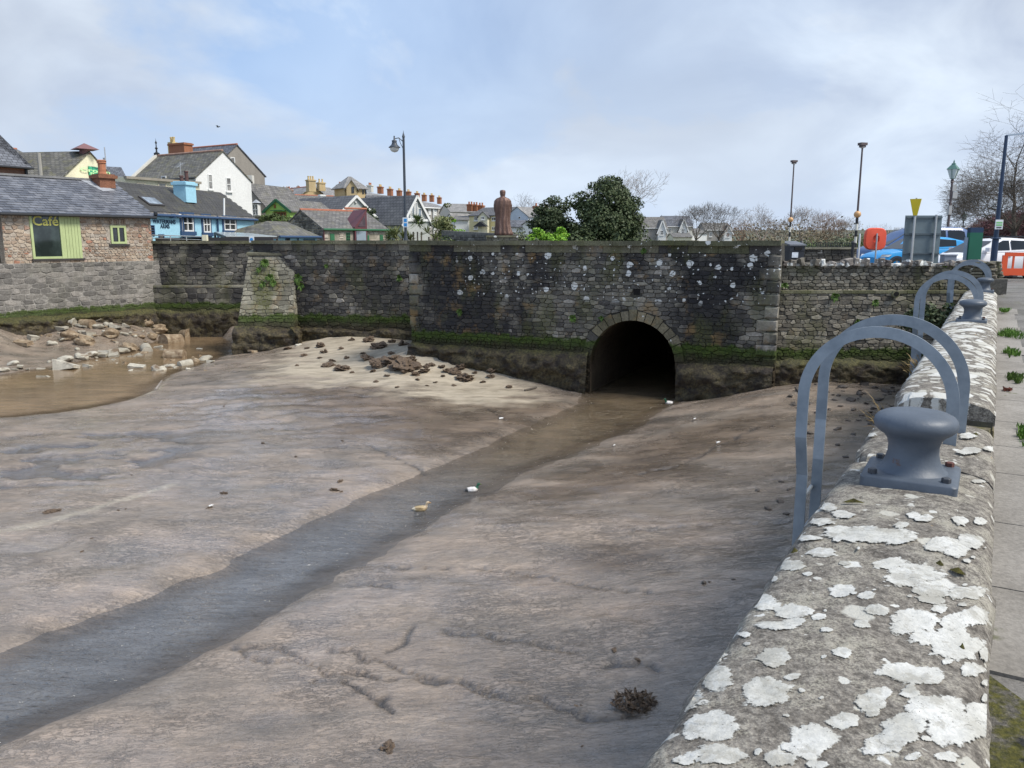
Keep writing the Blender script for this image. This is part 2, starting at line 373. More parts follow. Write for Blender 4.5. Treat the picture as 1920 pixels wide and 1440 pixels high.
CRACKS = [np.array([[*onz(400 + x / 2.2857, 960 + y / 2.2857, -4.1).xy] for x, y in c]) for c in CR0]
CRACKS += [np.array([[*onz(px, py, -4.15).xy] for px, py in c]) for c in [[(905,757),(930,770),(945,782)],[(690,830),(740,850),(790,872),(830,868)],[(1180,1012),(1280,1004),(1380,1010),(1480,1018)],[(1190,900),(1260,890),(1330,860),(1420,820)]]]
SAND = poly_xy([(505,700),(540,640),(640,632),(760,645),(800,668),(900,690),(1005,715),(985,735),(880,738),(780,728),(660,712)], -3.95)
FOAM = np.array([[*onz(px, py, -4.18).xy] for px, py in [(0,1000),(40,992),(110,975),(160,960),(230,938),(320,908)]])
FOAM2 = np.array([[*onz(px, py, -4.24).xy] for px, py in [(245,748),(275,740),(297,731),(302,722)]])
RIPPLE = poly_xy([(330,760),(470,715),(640,730),(760,745),(700,790),(480,810)], -4.14)
RIP2 = poly_xy([(0,830),(150,800),(300,800),(330,850),(200,890),(0,910)], -4.18)
BROWN = [poly_xy(p, -4.12) for p in ([(500,730),(640,725),(830,735),(1000,745),(1080,760),(960,800),(820,830),(640,800)], [(1000,900),(1180,830),(1400,790),(1480,820),(1380,870),(1150,940),(1000,960)], [(1050,1045),(1120,1040),(1200,1060),(1100,1090)])]
def disp_noise(x, y):
    return (fbm(x * 0.45, y * 0.45, 11, 4) - .5) * 0.10 + (fbm(x * 1.7, y * 1.7, 21, 4) - .5) * 0.045 + (fbm(x * 6, y * 6, 31, 3) - .5) * 0.012
def mud_z(x, y, detail=True):
    z = mud_base(x, y)
    ds = np.minimum(sdist(x, y, SPOLY), sdist(x, y, PPOLY)); ds = ds + 0.13 + (fbm(x * 1.3, y * 1.3, 5, 4) - .5) * 0.36
    edge = np.clip((ds + 0.45) / 0.9, 0, 1); edge = edge * edge * (3 - 2 * edge)
    z = z + disp_noise(x, y) * (0.35 + 0.65 * edge)
    z = np.maximum(z, ZW + 0.012) * edge + (ZW - 0.12) * (1 - edge)
    rp = np.clip(1 - np.maximum(sdist(x, y, RIPPLE), 0) / 1.2, 0, 1); rp2 = np.clip(1 - np.maximum(sdist(x, y, RIP2), 0) / 0.8, 0, 1)
    ph = (y * 0.93 - x * 0.28) * 9 + (fbm(x * .8, y * .8, 77, 3) - .5) * 14
    z = z + rp * edge * (np.abs(np.sin(ph * .5)) - .5) * 0.05
    pit = fbm(x * 0.9, y * 2.6, 55, 4); z = z - rp2 * edge * np.clip((pit - 0.55) * 9, 0, 1) * 0.05
    cr = np.full(x.shape, 9.0)
    cx = x + (fbm(x * 4, y * 4, 91, 3) - .5) * 0.22; cy = y + (fbm(x * 4, y * 4, 93, 3) - .5) * 0.22
    for c in CRACKS:
        cr = np.minimum(cr, seg_dist(cx, cy, c, False))
    wdt = 0.012 + 0.022 * vnoise(x * 1.1, y * 1.1, 66)
    z = z - np.exp(-(cr / wdt) ** 2) * 0.04
    z = z + (fbm(x * 2.6 + y * .8, y * 7.5, 41, 4) - .5) * 0.022 * edge
    return z, ds, cr, rp, rp2, pit
def mudz1(x, y): return float(mud_z(np.array([[x]], float), np.array([[y]], float))[0][0, 0])
def build_mud():
    a = np.linspace(-0.95, 0.80, 540); y = 2.2 * np.exp(np.linspace(0, math.log(45 / 2.2), 500))
    A, Y = np.meshgrid(a, y); X = A * (Y + 1.5)
    Z, ds, cr, rp, rp2, pit = mud_z(X, Y)
    me = np_mesh('mud_flat', np.stack([X, Y, Z], -1).reshape(-1, 3), grid_faces(*X.shape))
    sand = np.clip(0.5 - (sdist(X, Y, SAND) + (fbm(X * .9, Y * 2.2, 8, 5, .6) - .5) * 3.4) / 1.5, 0, 1)
    foam = np.exp(-((seg_dist(X, Y, FOAM, False) + (fbm(X * 3, Y * 3, 14, 4) - .5) * .34) / 0.085) ** 2) * (0.35 + 0.65 * fbm(X * 5, Y * 5, 15, 3))
    foam = np.maximum(foam, np.exp(-((seg_dist(X, Y, FOAM2, False)) / 0.07) ** 2))
    br = np.zeros(X.shape)
    for p in BROWN: br = np.maximum(br, np.clip(0.5 - (sdist(X, Y, p) + (fbm(X * .7, Y * 1.4, 18, 4) - .5) * 2.4) / 1.2, 0, 1))
    crk = np.exp(-(cr / (0.018 + 0.034 * vnoise(X * 1.1, Y * 1.1, 66))) ** 2) * (0.55 + 0.45 * vnoise(X * .9, Y * .9, 67))
    uu = X * QU.x + Y * QU.y; vv = X * QV.x + Y * QV.y; dark_mud = np.clip((vv + 5.6 + (fbm(X * .8, Y * .8, 71, 4) - .5) * 3.0) / 2.6, 0, 1) * np.clip((17 - uu) / 5, 0, 1)  # mud made darker and glossier towards the quay and right foreground
    dark_mud = np.maximum(dark_mud, np.clip((6.5 + (fbm(X * .6, Y * .6, 72, 4) - .5) * 3 - Y) / 2.5, 0, 1) * np.clip((X + 3.0) / 2, 0, 1)); pud = rp2 * np.clip((pit - 0.56) * 12, 0, 1)
    bank = np.clip(1 - np.abs(ds) / 0.5, 0, 1)
    for n, v in (('sand', sand), ('foam', foam), ('brown', br), ('crack', crk), ('puddle', pud), ('bank', bank), ('dark_mud', dark_mud)):
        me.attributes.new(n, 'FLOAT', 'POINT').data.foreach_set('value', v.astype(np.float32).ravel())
    n = NT('mud')
    st = n.map(n.P(), (0.55, 1.5, 1), (0, 0, 0), (0, 0, 0.35)); big = n.noise(0.5, 6, 0.62, st, 0.4); med = n.noise(2.3, 6, 0.62, st); fine = n.noise(11, 5, 0.6, st); gran = n.noise(48, 3, 0.6)
    c = n.ramp(big, [(0.30, (0.195, 0.165, 0.137)), (0.46, (0.305, 0.248, 0.198)), (0.60, (0.385, 0.302, 0.235)), (0.76, (0.26, 0.232, 0.20))])
    c = n.mix(0.7, c, n.ramp(med, [(0.3, 0.62), (0.7, 1.28)]), 'MULTIPLY'); c = n.mix(0.6, c, n.ramp(fine, [(0.3, 0.7), (0.7, 1.2)]), 'MULTIPLY')
    ln = n.noise(4.6, 6, 0.62, n.map(n.P(), (0.62, 1.55, 1), (2, 5, 0), (0, 0, 0.28)), 0.5); lines = n.m('SUBTRACT', 1.0, n.sm(n.m('ABSOLUTE', n.m('SUBTRACT', ln, 0.5)), 0.004, 0.030))
    ln2 = n.noise(13, 5, 0.6, n.map(n.P(), (0.55, 1.6, 1), (7, 1, 0), (0, 0, 0.3)), 0.6); lines2 = n.m('SUBTRACT', 1.0, n.sm(n.m('ABSOLUTE', n.m('SUBTRACT', ln2, 0.5)), 0.0, 0.045))
    patch = n.sm(n.noise(0.7, 4, 0.6, n.map(n.P(), (1, 1, 1), (9, 2, 0))), 0.44, 0.60); lines = n.m('MULTIPLY', n.m('MAXIMUM', n.m('MULTIPLY', lines, 0.8), n.m('MULTIPLY', lines2, 0.75)), n.m('ADD', n.m('MULTIPLY', patch, 0.75), 0.22))
    lines = n.m('MULTIPLY', lines, n.m('SUBTRACT', 1.0, n.attr('sand')))
    c = n.mix(n.m('MULTIPLY', n.attr('brown'), 0.7), c, n.ramp(med, [(0.3, (0.085, 0.055, 0.034)), (0.7, (0.21, 0.145, 0.09))]))
    c = n.mix(n.attr('sand'), c, n.ramp(med, [(0.32, (0.24, 0.20, 0.145)), (0.6, (0.46, 0.395, 0.30))]))
    c = n.mix(n.m('MULTIPLY', lines, 0.48), c, (0.06, 0.056, 0.052))  # shadows of small ripples painted in as thin dark lines
    c = n.mix(n.m('MULTIPLY', n.attr('foam'), 0.8), c, (0.55, 0.49, 0.38))
    c = n.mix(n.m('MULTIPLY', n.attr('crack'), 0.95), c, (0.035, 0.032, 0.03)); c = n.mix(n.m('MULTIPLY', n.attr('puddle'), 0.75), c, (0.07, 0.055, 0.042))
    c = n.mix(n.m('MULTIPLY', n.attr('bank'), 0.18), c, (0.10, 0.085, 0.07))
    c = n.mix(n.m('MULTIPLY', n.attr('dark_mud'), 0.72), c, n.mix(1.0, c, (0.64, 0.64, 0.64), 'MULTIPLY'))
    wet = n.m('MULTIPLY', n.sm(n.noise(0.8, 5, 0.6, n.map(n.P(), (1, 1.4, 1), (4, 8, 0))), 0.38, 0.62), n.m('SUBTRACT', 1.0, n.attr('sand')))
    wet = n.m('MAXIMUM', n.m('MAXIMUM', wet, n.attr('puddle')), n.m('MULTIPLY', n.attr('dark_mud'), .8))
    rough = n.m('SUBTRACT', 0.42, n.m('MULTIPLY', wet, 0.24)); rough = n.m('ADD', rough, n.m('MULTIPLY', n.attr('sand'), 0.35))
    nm = n.bump(med, 0.7, 0.06); nm = n.bump(fine, 0.8, 0.03, nm); nm = n.bump(gran, 0.4, 0.006, nm)
    nm = n.bump(n.m('SUBTRACT', 1.0, lines), 0.7, 0.03, nm)
    # shallow run-off ripples in the wet silt
    wv = n.noise(26, 3, 0.6, n.map(n.P(), (0.45, 1.3, 1), (0, 0, 0), (0, 0, 0.3)), 0.6); nm = n.bump(wv, 0.8, 0.02, nm)
    n.put(n.b.inputs['Coat Weight'], n.m('MULTIPLY', n.m('ADD', 0.25, n.m('MULTIPLY', wet, 0.75)), n.m('SUBTRACT', 1.0, n.attr('sand')))); n.b.inputs['Coat Roughness'].default_value = 0.16; n.b.inputs['Coat IOR'].default_value = 1.42; n.L(n.bump(wv, 0.30, 0.014, n.bump(med, 0.25, 0.05)), n.b.inputs['Coat Normal'])
    me.materials.append(n.done(c, rough, nm, 0, 0.6))
    o = bpy.data.objects.new('mud_flat', me); link(o); tag(o, kind='structure'); o['label'] = 'brown grey tidal mud flat cut by a shallow stream'
build_mud()
# ------------------------------------------------------------------ water
def water_mat(name, col, sc, st, rough=0.06, deep=None):
    n = NT(name); v = n.map(n.P(), (0.7, 1.25, 1), (0, 0, 0), (0, 0, 0.5))
    c = n.mix(n.ramp(n.noise(0.5, 4, 0.6), [(0.35, 0), (0.65, 1)]), col, tuple(x * 0.72 for x in col))
    if deep:      # silt clouds the water by the arch and settles further down the stream
        q = n.nd('ShaderNodeSeparateXYZ'); n.L(n.P(), q.inputs[0]); c = n.mix(n.sm(n.m('ADD', q.outputs[1], n.m('MULTIPLY', n.noise(.5, 4, .6), 5)), 19.5, 13.5), c, deep)
    w = n.noise(sc, 3, 0.6, n.map(n.P(), (0.5, 1.5, 1), (0, 0, 0), (0, 0, 0.35)), 0.7); nm = n.bump(w, st, 0.10 if deep else .05); nm = n.bump(n.noise(sc * 2.7, 2, 0.5, v, 0.4), st * 0.6, 0.03, nm)
    dp = n.m('ADD', n.attr('depth'), n.m('MULTIPLY', n.m('SUBTRACT', n.noise(1.6, 5, .6, v), .5), .5)); n.put(n.b.inputs['Alpha'], n.m('ADD', 0.40, n.m('MULTIPLY', n.sm(dp, 0.0, 0.7), 0.60)))
    c = n.mix(n.m('MULTIPLY', n.ramp(n.noise(2.4, 5, .65, n.map(n.P(), (.45, 1.2, 1), (0, 0, 0), (0, 0, .5))), [(.42, 0), (.62, 1)]), .55), c, n.mix(1.0, c, (.45, .45, .45), 'MULTIPLY'))
    m = n.done(c, rough, nm, 0, 0.9 if deep else 0.5); n.b.inputs['IOR'].default_value = 1.4 if deep else 1.33; return m
def water_sheet(name, poly, grow, z, mat, label, res=0.16):
    c = poly.mean(0); x0, y0 = poly.min(0) - grow; x1, y1 = poly.max(0) + grow
    nx, ny = int((x1 - x0) / res) + 1, int((y1 - y0) / res) + 1
    X, Y = np.meshgrid(np.linspace(x0, x1, nx), np.linspace(y0, y1, ny)); d = sdist(X, Y, poly)
    F4 = grid_faces(ny, nx); keep = (d.ravel()[F4] < grow).any(1); F4 = F4[keep]
    used = np.unique(F4); rm = np.full(X.size, -1); rm[used] = np.arange(len(used))
    V = np.stack([X, Y, np.full(X.shape, z)], -1).reshape(-1, 3)[used]
    me = np_mesh(name, V, rm[F4]); me.materials.append(mat); dd = (d + .13 + (fbm(X * 1.3, Y * 1.3, 5, 4) - .5) * 0.36).ravel()[used]; me.attributes.new('depth', 'FLOAT', 'POINT').data.foreach_set('value', np.clip((.12 - dd) / 1.0, 0, 1).astype(np.float32))
    o = bpy.data.objects.new(name, me); link(o); o['kind'] = 'structure'; o['label'] = label
WATER = water_mat('stream_water', (0.19, 0.14, 0.085), 8.0, 1.0, 0.06, (0.145, 0.147, 0.152))
POOLW = water_mat('pool_water', (0.27, 0.185, 0.108), 3.0, 0.16, 0.10)
_inner = np.array([[*(BR_R + BR_T * u - BR_N * d).xy] for u, d in ((2.3, 0.1), (2.3, 9), (5.9, 9), (5.9, 0.1))])
water_sheet('stream', SPOLY, 0.5, ZW, WATER, 'shallow grey brown stream running out of the arch')
tw = MB(); tw.add([(p[0], p[1], ZW + 0.002) for p in _inner], [(0, 1, 2, 3)]); o = part('tunnel_water', tw, WATER); tag(o, 'dark water lying under the arch', kind='structure')
water_sheet('pool', PPOLY, 0.5, ZW + 0.001, POOLW, 'still brown pool below the broken concrete')
# ------------------------------------------------------------------ ground behind the walls, path, far land
def path_z(y): return -1.65 + 0.302 * min(1, max(0, (y - 14.5) / 6.5))
def build_ground():
    tar = NT('asphalt'); f = tar.noise(60, 3, 0.7); g = tar.noise(1.2, 6, 0.65)
    c = tar.ramp(g, [(0.3, (0.10, 0.096, 0.088)), (0.7, (0.21, 0.20, 0.188))]); c = tar.mix(0.6, c, tar.ramp(f, [(0.3, 0.55), (0.7, 1.4)]), 'MULTIPLY')
    c = tar.mix(tar.m('MULTIPLY', tar.sm(tar.noise(2.6, 6, 0.7), 0.56, 0.68), 0.55), c, (0.09, 0.10, 0.03))
    tarm = tar.done(c, 0.9, tar.bump(f, 0.6, 0.01))
    rows = [(u, path_z(quv(u, 1, 0).y)) for u in (-6, -2, 1, 3, 5, 8, 11, 14, 17, 18, 19, 20, 21, 22, 23, 24, 25, 28)]
    V = []; 
    for u, z in rows:
        for v in (0.10, 0.52, 2.4, 6.0, 16.0): V.append(quv(u, v, z))
    me = np_mesh('path', V, grid_faces(len(rows), 5), False); me.materials.append(tarm); o = bpy.data.objects.new('footpath', me); link(o); tag(o, 'worn grey footpath beside the quay wall', kind='structure')
    # expansion joints across the path
    for i, u in enumerate((7.6, 8.9, 10.3, 11.9, 13.6, 15.4, 17.3)):
        j = MB(); p = quv(u, 1.9, path_z(quv(u, 1, 0).y) + 0.004); j.add([p - QV * 1.35 - QU * .02, p + QV * 4 - QU * .02, p + QV * 4 + QU * .02, p - QV * 1.35 + QU * .02], [(0, 1, 2, 3)])
        tag(part('path_joint', j, paint('joint', (0.36, 0.35, 0.32), 0.9)), kind='structure')
    km = NT('kerb_concrete'); f = km.noise(40, 4, 0.7); c = km.ramp(km.noise(1.5, 6, 0.65), [(0.3, (0.20, 0.185, 0.165)), (0.7, (0.33, 0.31, 0.285))]); c = km.mix(0.6, c, km.ramp(f, [(0.3, 0.6), (0.7, 1.35)]), 'MULTIPLY')
    c = km.mix(km.sm(km.noise(3, 5, 0.7), 0.60, 0.72), c, (0.075, 0.085, 0.022)); kmat = km.done(c, 0.92, km.bump(f, 0.5, 0.008))
    ms = NT('mossy_ground'); f = ms.noise(50, 4, .7); g = ms.noise(5, 6, .7); c = ms.ramp(f, [(.3, (.05, .047, .04)), (.55, (.14, .13, .115)), (.75, (.26, .245, .22))]); c = ms.mix(ms.sm(g, .44, .56), c, ms.ramp(f, [(.3, (.03, .035, .008)), (.7, (.14, .13, .025))])); mm_ = MB(); mm_.add([quv(a_, v_, -1.645) for a_, v_ in ((-3, .105), (-3, .75), (3.0, .42), (3.4, .105))], [(0, 1, 2, 3)]); o = part('mossy_strip', mm_, ms.done(c, .95, ms.bump(f, 1.0, .02))); tag(o, kind='structure')
    u = 3.4; i = 0
    while u < 20.5:
        l = 0.9 + 0.15 * ((i * 7) % 3); k = MB(); z = path_z(quv(u, 1, 0).y); w = 0.34 + 0.03 * ((i * 5) % 3)
        z2 = path_z(quv(u + l, 1, 0).y); ax = (QU * l + Vector((0, 0, z2 - z))).normalized(); k.obox(quv(u + l / 2 - 0.006, 0.105 + w / 2, (z + z2) / 2 - .010), ax, QV, ax.cross(QV) * -1, l - 0.012, w, 0.05)
        o = part('kerb_slab', k, kmat); tag(o, kind='structure'); u += l; i += 1
    # land behind the walls: town ground rising to the north-west
    gx = np.concatenate([np.linspace(-1500, -200, 14), np.linspace(-180, 180, 73), np.linspace(200, 1500, 14)]); gy = np.concatenate([np.linspace(21.5, 60, 36), np.linspace(64, 300, 60), np.linspace(320, 2400, 20)])
    X, Y = np.meshgrid(gx, gy)
    hill = np.clip((Y - 55) / 140, 0, 1) * np.clip((30 - X) / 90, 0, 1) * 8 + np.clip((Y - 250) / 400, 0, 1) * 10 + (fbm(X / 40, Y / 40, 3) - .5) * 1.0 * np.clip((Y - 60) / 60, 0, 1)
    far = np.clip((Y - 60) / 60, 0, 1) * np.clip((X / Y - .50) / .12, 0, 1) * 3.0
    Z = -1.36 + hill + far
    gl = NT('town_ground'); c = gl.ramp(gl.noise(0.2, 5, 0.6), [(0.4, (0.10, 0.10, 0.09)), (0.6, (0.07, 0.085, 0.03))]); gm = gl.done(c, 0.95)
    F4 = grid_faces(*X.shape); V = np.stack([X, Y, Z], -1).reshape(-1, 3)
    # keep clear of the basin: faces wholly behind the wall line
    cx = V[F4].mean(1)
    def behind(p):
        x, y = p[:, 0], p[:, 1]
        b = np.ones(len(p), bool)
        b &= ~((x > -3.6) & (x < 7.0) & ((x - BR_R.x) * 0.424 + (y - BR_R.y) * 0.906 < 0.9))
        b &= ~((x <= -0.2) & (x > -13) & (y < 35)); b &= ~((x <= -8) & (x > -19) & (y < 41)); b &= ~((x <= -10.6) & (y < 37.6)); b &= ~((x >= 7.0) & (y < 22.0))
        b &= ~((x < -16) & ((x - CA.x) * C_N.x + (y - CA.y) * C_N.y > -1))
        return b
    F4 = F4[behind(cx)]
    me = np_mesh('ground', V, F4); me.materials.append(gm); o = bpy.data.objects.new('ground', me); link(o); tag(o, 'ground of the town behind the walls', kind='structure')
    def strip(name, pts, z, m): s = MB(); s.add([(p[0], p[1], z) for p in pts], [tuple(range(len(pts)))]); tag(part(name, s, m), kind='structure')
    k1, k2 = BR_R - BR_N * .5 - BR_T * .4, BR_L - BR_N * .5 - BR_T * .3
    strip('road', [k1.xy, k2.xy, (-2.6, 32), (9, 32)], -1.352, tarm); strip('road', [(9, 32), (40, 32), (40, 23), (16, 21.6), (7.1, 21.6), k1.xy], -1.352, tarm)
    strip('road', [(-10.4, 33), (-2.6, 31.0), (9, 32), (40, 32), (40, 40), (20, 46), (-10.4, 46)], -1.3525, tarm); strip('road', [(-10.5, 37.4), (-10.4, 46), (-16, 46), (-18.2, 42), (-16.2, 37.6)], -1.3525, tarm)
    # land beyond the basin to the right of the path
    strip('car_park', [(13, 21.4), (40, 15), (60, 20), (60, 60), (16, 60)], -1.347, tarm)
build_ground()
# ================================================================== stonework
def unit_stone(k):
    r = random.Random(100 + k); n = 9; out = []; inn = []
    cs = [(-.5, -.5), (0.0, -.5), (.5, -.5), (.5, -0.02), (.5, .5), (0.02, .5), (-.5, .5), (-.5, 0.0)]
    out = [(x * (1 - r.uniform(0, .10)) + r.uniform(-.05, .05) * (abs(x) < .4), z * (1 - r.uniform(0, .13)) + r.uniform(-.05, .05) * (abs(z) < .4)) for x, z in cs]
    inn = [(x * .86, z * .78) for x, z in out]
    tl = (r.uniform(-.25, .25), r.uniform(-.25, .25))
    V = [(x, -0.6, z) for x, z in out] + [(x, 0.62 + tl[0] * x, z) for x, z in out] + [(x, 0.95 + tl[0] * x + tl[1] * z + r.uniform(-.1, .1), z) for x, z in inn]
    Fs = []
    for a, b in ((0, 8), (8, 16)):
        for i in range(8): j = (i + 1) % 8; Fs.append((a + i, b + i, b + j, a + j))
    V.append((0, 1.0 + r.uniform(-.1, .15), 0)); c = 24
    for i in range(8): Fs.append((16 + i, c, 16 + (i + 1) % 8))
    return V, Fs
UST = [unit_stone(k) for k in range(16)]
_ust_me = {}
def ust_mesh(k, mat):
    if (k, mat.name) not in _ust_me:
        me = bpy.data.meshes.new('stone'); me.from_pydata(UST[k][0], [], UST[k][1]); me.materials.append(mat); me.update(); _ust_me[(k, mat.name)] = me
    return _ust_me[(k, mat.name)]
def place_stones(parent, items, mat, name='stone', cap=290, stuff='small_stones'):
    """items: (4x4 matrix in place coordinates, unit stone index, apparent size)"""
    items = sorted(items, key=lambda q: -q[2]); off = Matrix.Translation(-wloc(parent))
    for M, k, _ in items[:cap]:
        o = bpy.data.objects.new(name, ust_mesh(k, mat)); link(o, parent); o.matrix_local = off @ M
    rest = items[cap:]
    if rest:
        V = []; Fs = []
        for M, k, _ in rest:
            b = len(V); MM = off @ M; V += [tuple(MM @ Vector(v)) for v in UST[k][0]]; Fs += [tuple(i + b for i in f) for f in UST[k][1]]
        me = bpy.data.meshes.new(stuff); me.from_pydata(V, [], Fs); me.materials.append(mat); me.update()
        o = bpy.data.objects.new(stuff, me); link(o, parent); o['kind'] = 'stuff'
def frame_mat(P, t, n, w, prot, h, up=Vector((0, 0, 1)), roll=0.0):
    t = Vector(t); n = Vector(n); up = Vector(up)
    if t.cross(n).dot(up) < 0: t = -t
    R = Matrix((t, n, up)).transposed().to_4x4()
    return Matrix.Translation(P) @ R @ Matrix.Rotation(roll, 4, 'Y') @ Matrix.Diagonal((w, prot, h, 1))
def rubble(P0, t, n, L, zb, ztop, ch, ln=(1.2, 2.6), prot=(0.03, 0.06), keep=None, seed=1, gap=0.016, batter=0.0, jit=0.3):
    """rough coursed stones over a face; P0 at z=0, u along t; keep(u,z,w,h) -> bool; batter: outward run per metre down from ztop"""
    r = random.Random(seed); out = []; z = zb; row = 0
    up = Vector((0, 0, 1)); nn = n
    if batter: up = (Vector((0, 0, 1)) - n * batter).normalized(); nn = (n + Vector((0, 0, batter))).normalized()
    while z < ztop - 0.04:
        h = min(ch * r.uniform(1 - jit, 1 + jit), ztop - z); u = -r.uniform(0, ch)
        if ztop - z - h < 0.05: h = ztop - z
        while u < L:
            w = h * r.uniform(*ln); u1 = min(u + w, L); u0 = max(u, 0)
            if L - u1 < 0.08: u1 = L
            if u1 - u0 > 0.03:
                pieces = [(u0, u1, z, z + h)]
                if h > ch * 1.05 and r.random() < 0.3: zm = z + h * r.uniform(.4, .6); pieces = [(u0, u1, z, zm), (u0, u1, zm, z + h)]
                for a, b, c, d in pieces:
                    wob = 0.03 * math.sin(a * 1.3 + row) * (1 if zb + .1 < c and d < ztop - .1 else 0)
                    uc, zc = (a + b) / 2, (c + d) / 2 + wob
                    if keep and not keep(uc, zc, b - a, d - c): continue
                    P = P0 + t * uc + Vector((0, 0, zc)) + (n * batter * (ztop - zc) if batter else Vector((0, 0, 0)))
                    M = frame_mat(P, t, nn, max(.03, b - a - gap), r.uniform(*prot), max(.03, d - c - gap), up, r.uniform(-.02, .02))
                    out.append((M, r.randrange(16), (b - a) * (d - c) / P.length ** 2))
            u += w
        z += h; row += 1
    return out
def vrubble(parent, face, L, zb, ztop, ch, asp, prot, mat, seed, keep=None, vfix=None, gap=.012, jz=.17, jx=.62, cap=290, name='stone', stuff='small_stones', jh=.42, dist=None):
    """irregular stones fitted together over a face; face(u, z, d) -> place, d outward"""
    r = random.Random(seed); S_ = []; z = zb - ch * .2
    while z < ztop + ch * .3:
        h = ch * r.uniform(1 - jh, 1 + jh); x = -r.uniform(0, 1) * h * asp
        while x < L + h * asp:
            st = h * asp * r.uniform(1 - jx, 1 + jx); S_.append(((x + st * .5) / asp, z + h * .5 + h * r.uniform(-jz, jz))); x += st
        z += h
    A = np.array(S_); off = wloc(parent); out = []
    for i, (sx, sz) in enumerate(S_):
        if not (-.3 < sx * asp < L + .3 and zb - .3 < sz < ztop + .3): continue
        d = A - A[i]; near = np.nonzero((np.abs(d[:, 0]) < ch * 3) & (np.abs(d[:, 1]) < ch * 3))[0]; near = near[np.argsort((d[near] ** 2).sum(1))][1:17]
        poly = [(-.0 / asp + gap * .4 / asp, zb), ((L - gap * .4) / asp, zb), ((L - gap * .4) / asp, ztop - gap * .3), (gap * .4 / asp, ztop - gap * .3)]
        for j in near:
            nx, nz = d[j]; l = math.hypot(nx, nz)
            if l < 1e-5: continue
            nx, nz = nx / l, nz / l; c = nx * sx + nz * sz + l / 2 - gap * .5 * (abs(nz) + abs(nx) / asp); q = []
            for k in range(len(poly)):
                a, b = poly[k], poly[(k + 1) % len(poly)]; da, db = nx * a[0] + nz * a[1] - c, nx * b[0] + nz * b[1] - c
                if da <= 0: q.append(a)
                if (da < 0) != (db < 0) and da != db: f = da / (da - db); q.append((a[0] + (b[0] - a[0]) * f, a[1] + (b[1] - a[1]) * f))
            poly = q
            if len(poly) < 3: break
        if len(poly) < 3: continue
        P = [(x * asp, z) for x, z in poly]; cu, cz = sum(p[0] for p in P) / len(P), sum(p[1] for p in P) / len(P)
        if keep and not keep(cu, cz, 0, 0): continue
        if vfix: P = [vfix(*p) for p in P]
        rp = []
        for k in range(len(P)):
            a, b, c = P[k - 1], P[k], P[(k + 1) % len(P)]; q = r.uniform(.05, .15); rp.append((b[0] + (a[0] - b[0]) * q, b[1] + (a[1] - b[1]) * q)); q = r.uniform(.05, .15); rp.append((b[0] + (c[0] - b[0]) * q, b[1] + (c[1] - b[1]) * q))
        rp = [p for k, p in enumerate(rp) if math.hypot(p[0] - rp[k - 1][0], p[1] - rp[k - 1][1]) > .004]
        if len(rp) < 4: continue
        ar = abs(sum(rp[k - 1][0] * rp[k][1] - rp[k][0] * rp[k - 1][1] for k in range(len(rp)))) / 2
        if ar < .0012: continue
        cu, cz = sum(p[0] for p in rp) / len(rp), sum(p[1] for p in rp) / len(rp); pr = r.uniform(*prot); tu, tz = r.uniform(-.12, .12), r.uniform(-.15, .15); n = len(rp); f1 = r.uniform(.78, .88)
        V = [face(u, z, -.03) for u, z in rp] + [face(u, z, pr * .5) for u, z in rp] + [face(cu + (u - cu) * f1, cz + (z - cz) * f1, pr + tu * (u - cu) * .6 + tz * (z - cz) * .6) for u, z in rp]
        Fs = [(k, (k + 1) % n, n + (k + 1) % n, n + k) for k in range(n)] + [(n + k, n + (k + 1) % n, 2 * n + (k + 1) % n, 2 * n + k) for k in range(n)] + [tuple(range(2 * n, 3 * n))]
        c0 = face(cu, cz, 0); out_n = face(cu, cz, 1) - c0; e = (V[2 * n + 1] - V[2 * n]).cross(V[2 * n + 2] - V[2 * n + 1])
        s_ = sum(((rp[k - 1][0] - cu) * (rp[k][1] - cz) - (rp[k][0] - cu) * (rp[k - 1][1] - cz)) for k in range(n)); t_ = face(cu + .01, cz, 0) - c0; w_ = face(cu, cz + .01, 0) - c0
        if (t_.cross(w_)).dot(out_n) * s_ < 0: Fs = [f[::-1] for f in Fs]
        out.append((ar / c0.length_squared, c0, V, Fs))
    out.sort(key=lambda q: -q[0])
    for _, c0, V, Fs in out[:cap]:
        me = bpy.data.meshes.new(name); me.from_pydata([tuple(v - c0) for v in V], [], Fs); me.materials.append(mat); o = bpy.data.objects.new(name, me); o.location = c0 - off; link(o, parent)
    if out[cap:]:
        VV = []; FF = []
        for _, c0, V, Fs in out[cap:]: k = len(VV); VV += [tuple(v - off) for v in V]; FF += [tuple(x + k for x in f) for f in Fs]
        me = bpy.data.meshes.new(stuff); me.from_pydata(VV, [], FF); me.materials.append(mat); o = bpy.data.objects.new(stuff, me); link(o, parent); o['kind'] = 'stuff'
def flat(P0, t, n): return lambda u, z, d: P0 + t * u + n * d + Vector((0, 0, z))
PAL_DARK = [(0.0, (0.085, 0.08, 0.075)), (0.35, (0.14, 0.13, 0.115)), (0.7, (0.21, 0.195, 0.165)), (0.92, (0.29, 0.265, 0.21)), (1.0, (0.40, 0.37, 0.33))]
PAL_GREY = [(0.0, (0.14, 0.132, 0.122)), (0.5, (0.22, 0.208, 0.19)), (1.0, (0.33, 0.305, 0.275))]
PAL_PINK = [(0.0, (0.29, 0.215, 0.16)), (0.3, (0.40, 0.31, 0.235)), (0.6, (0.48, 0.40, 0.31)), (0.9, (0.40, 0.36, 0.31)), (1.0, (0.40, 0.19, 0.12))]
M_BR = stone_mat('bridge_stone', PAL_DARK, True, 0.85, 0.95, 0.75, 0.5, (-1.75, -0.12))
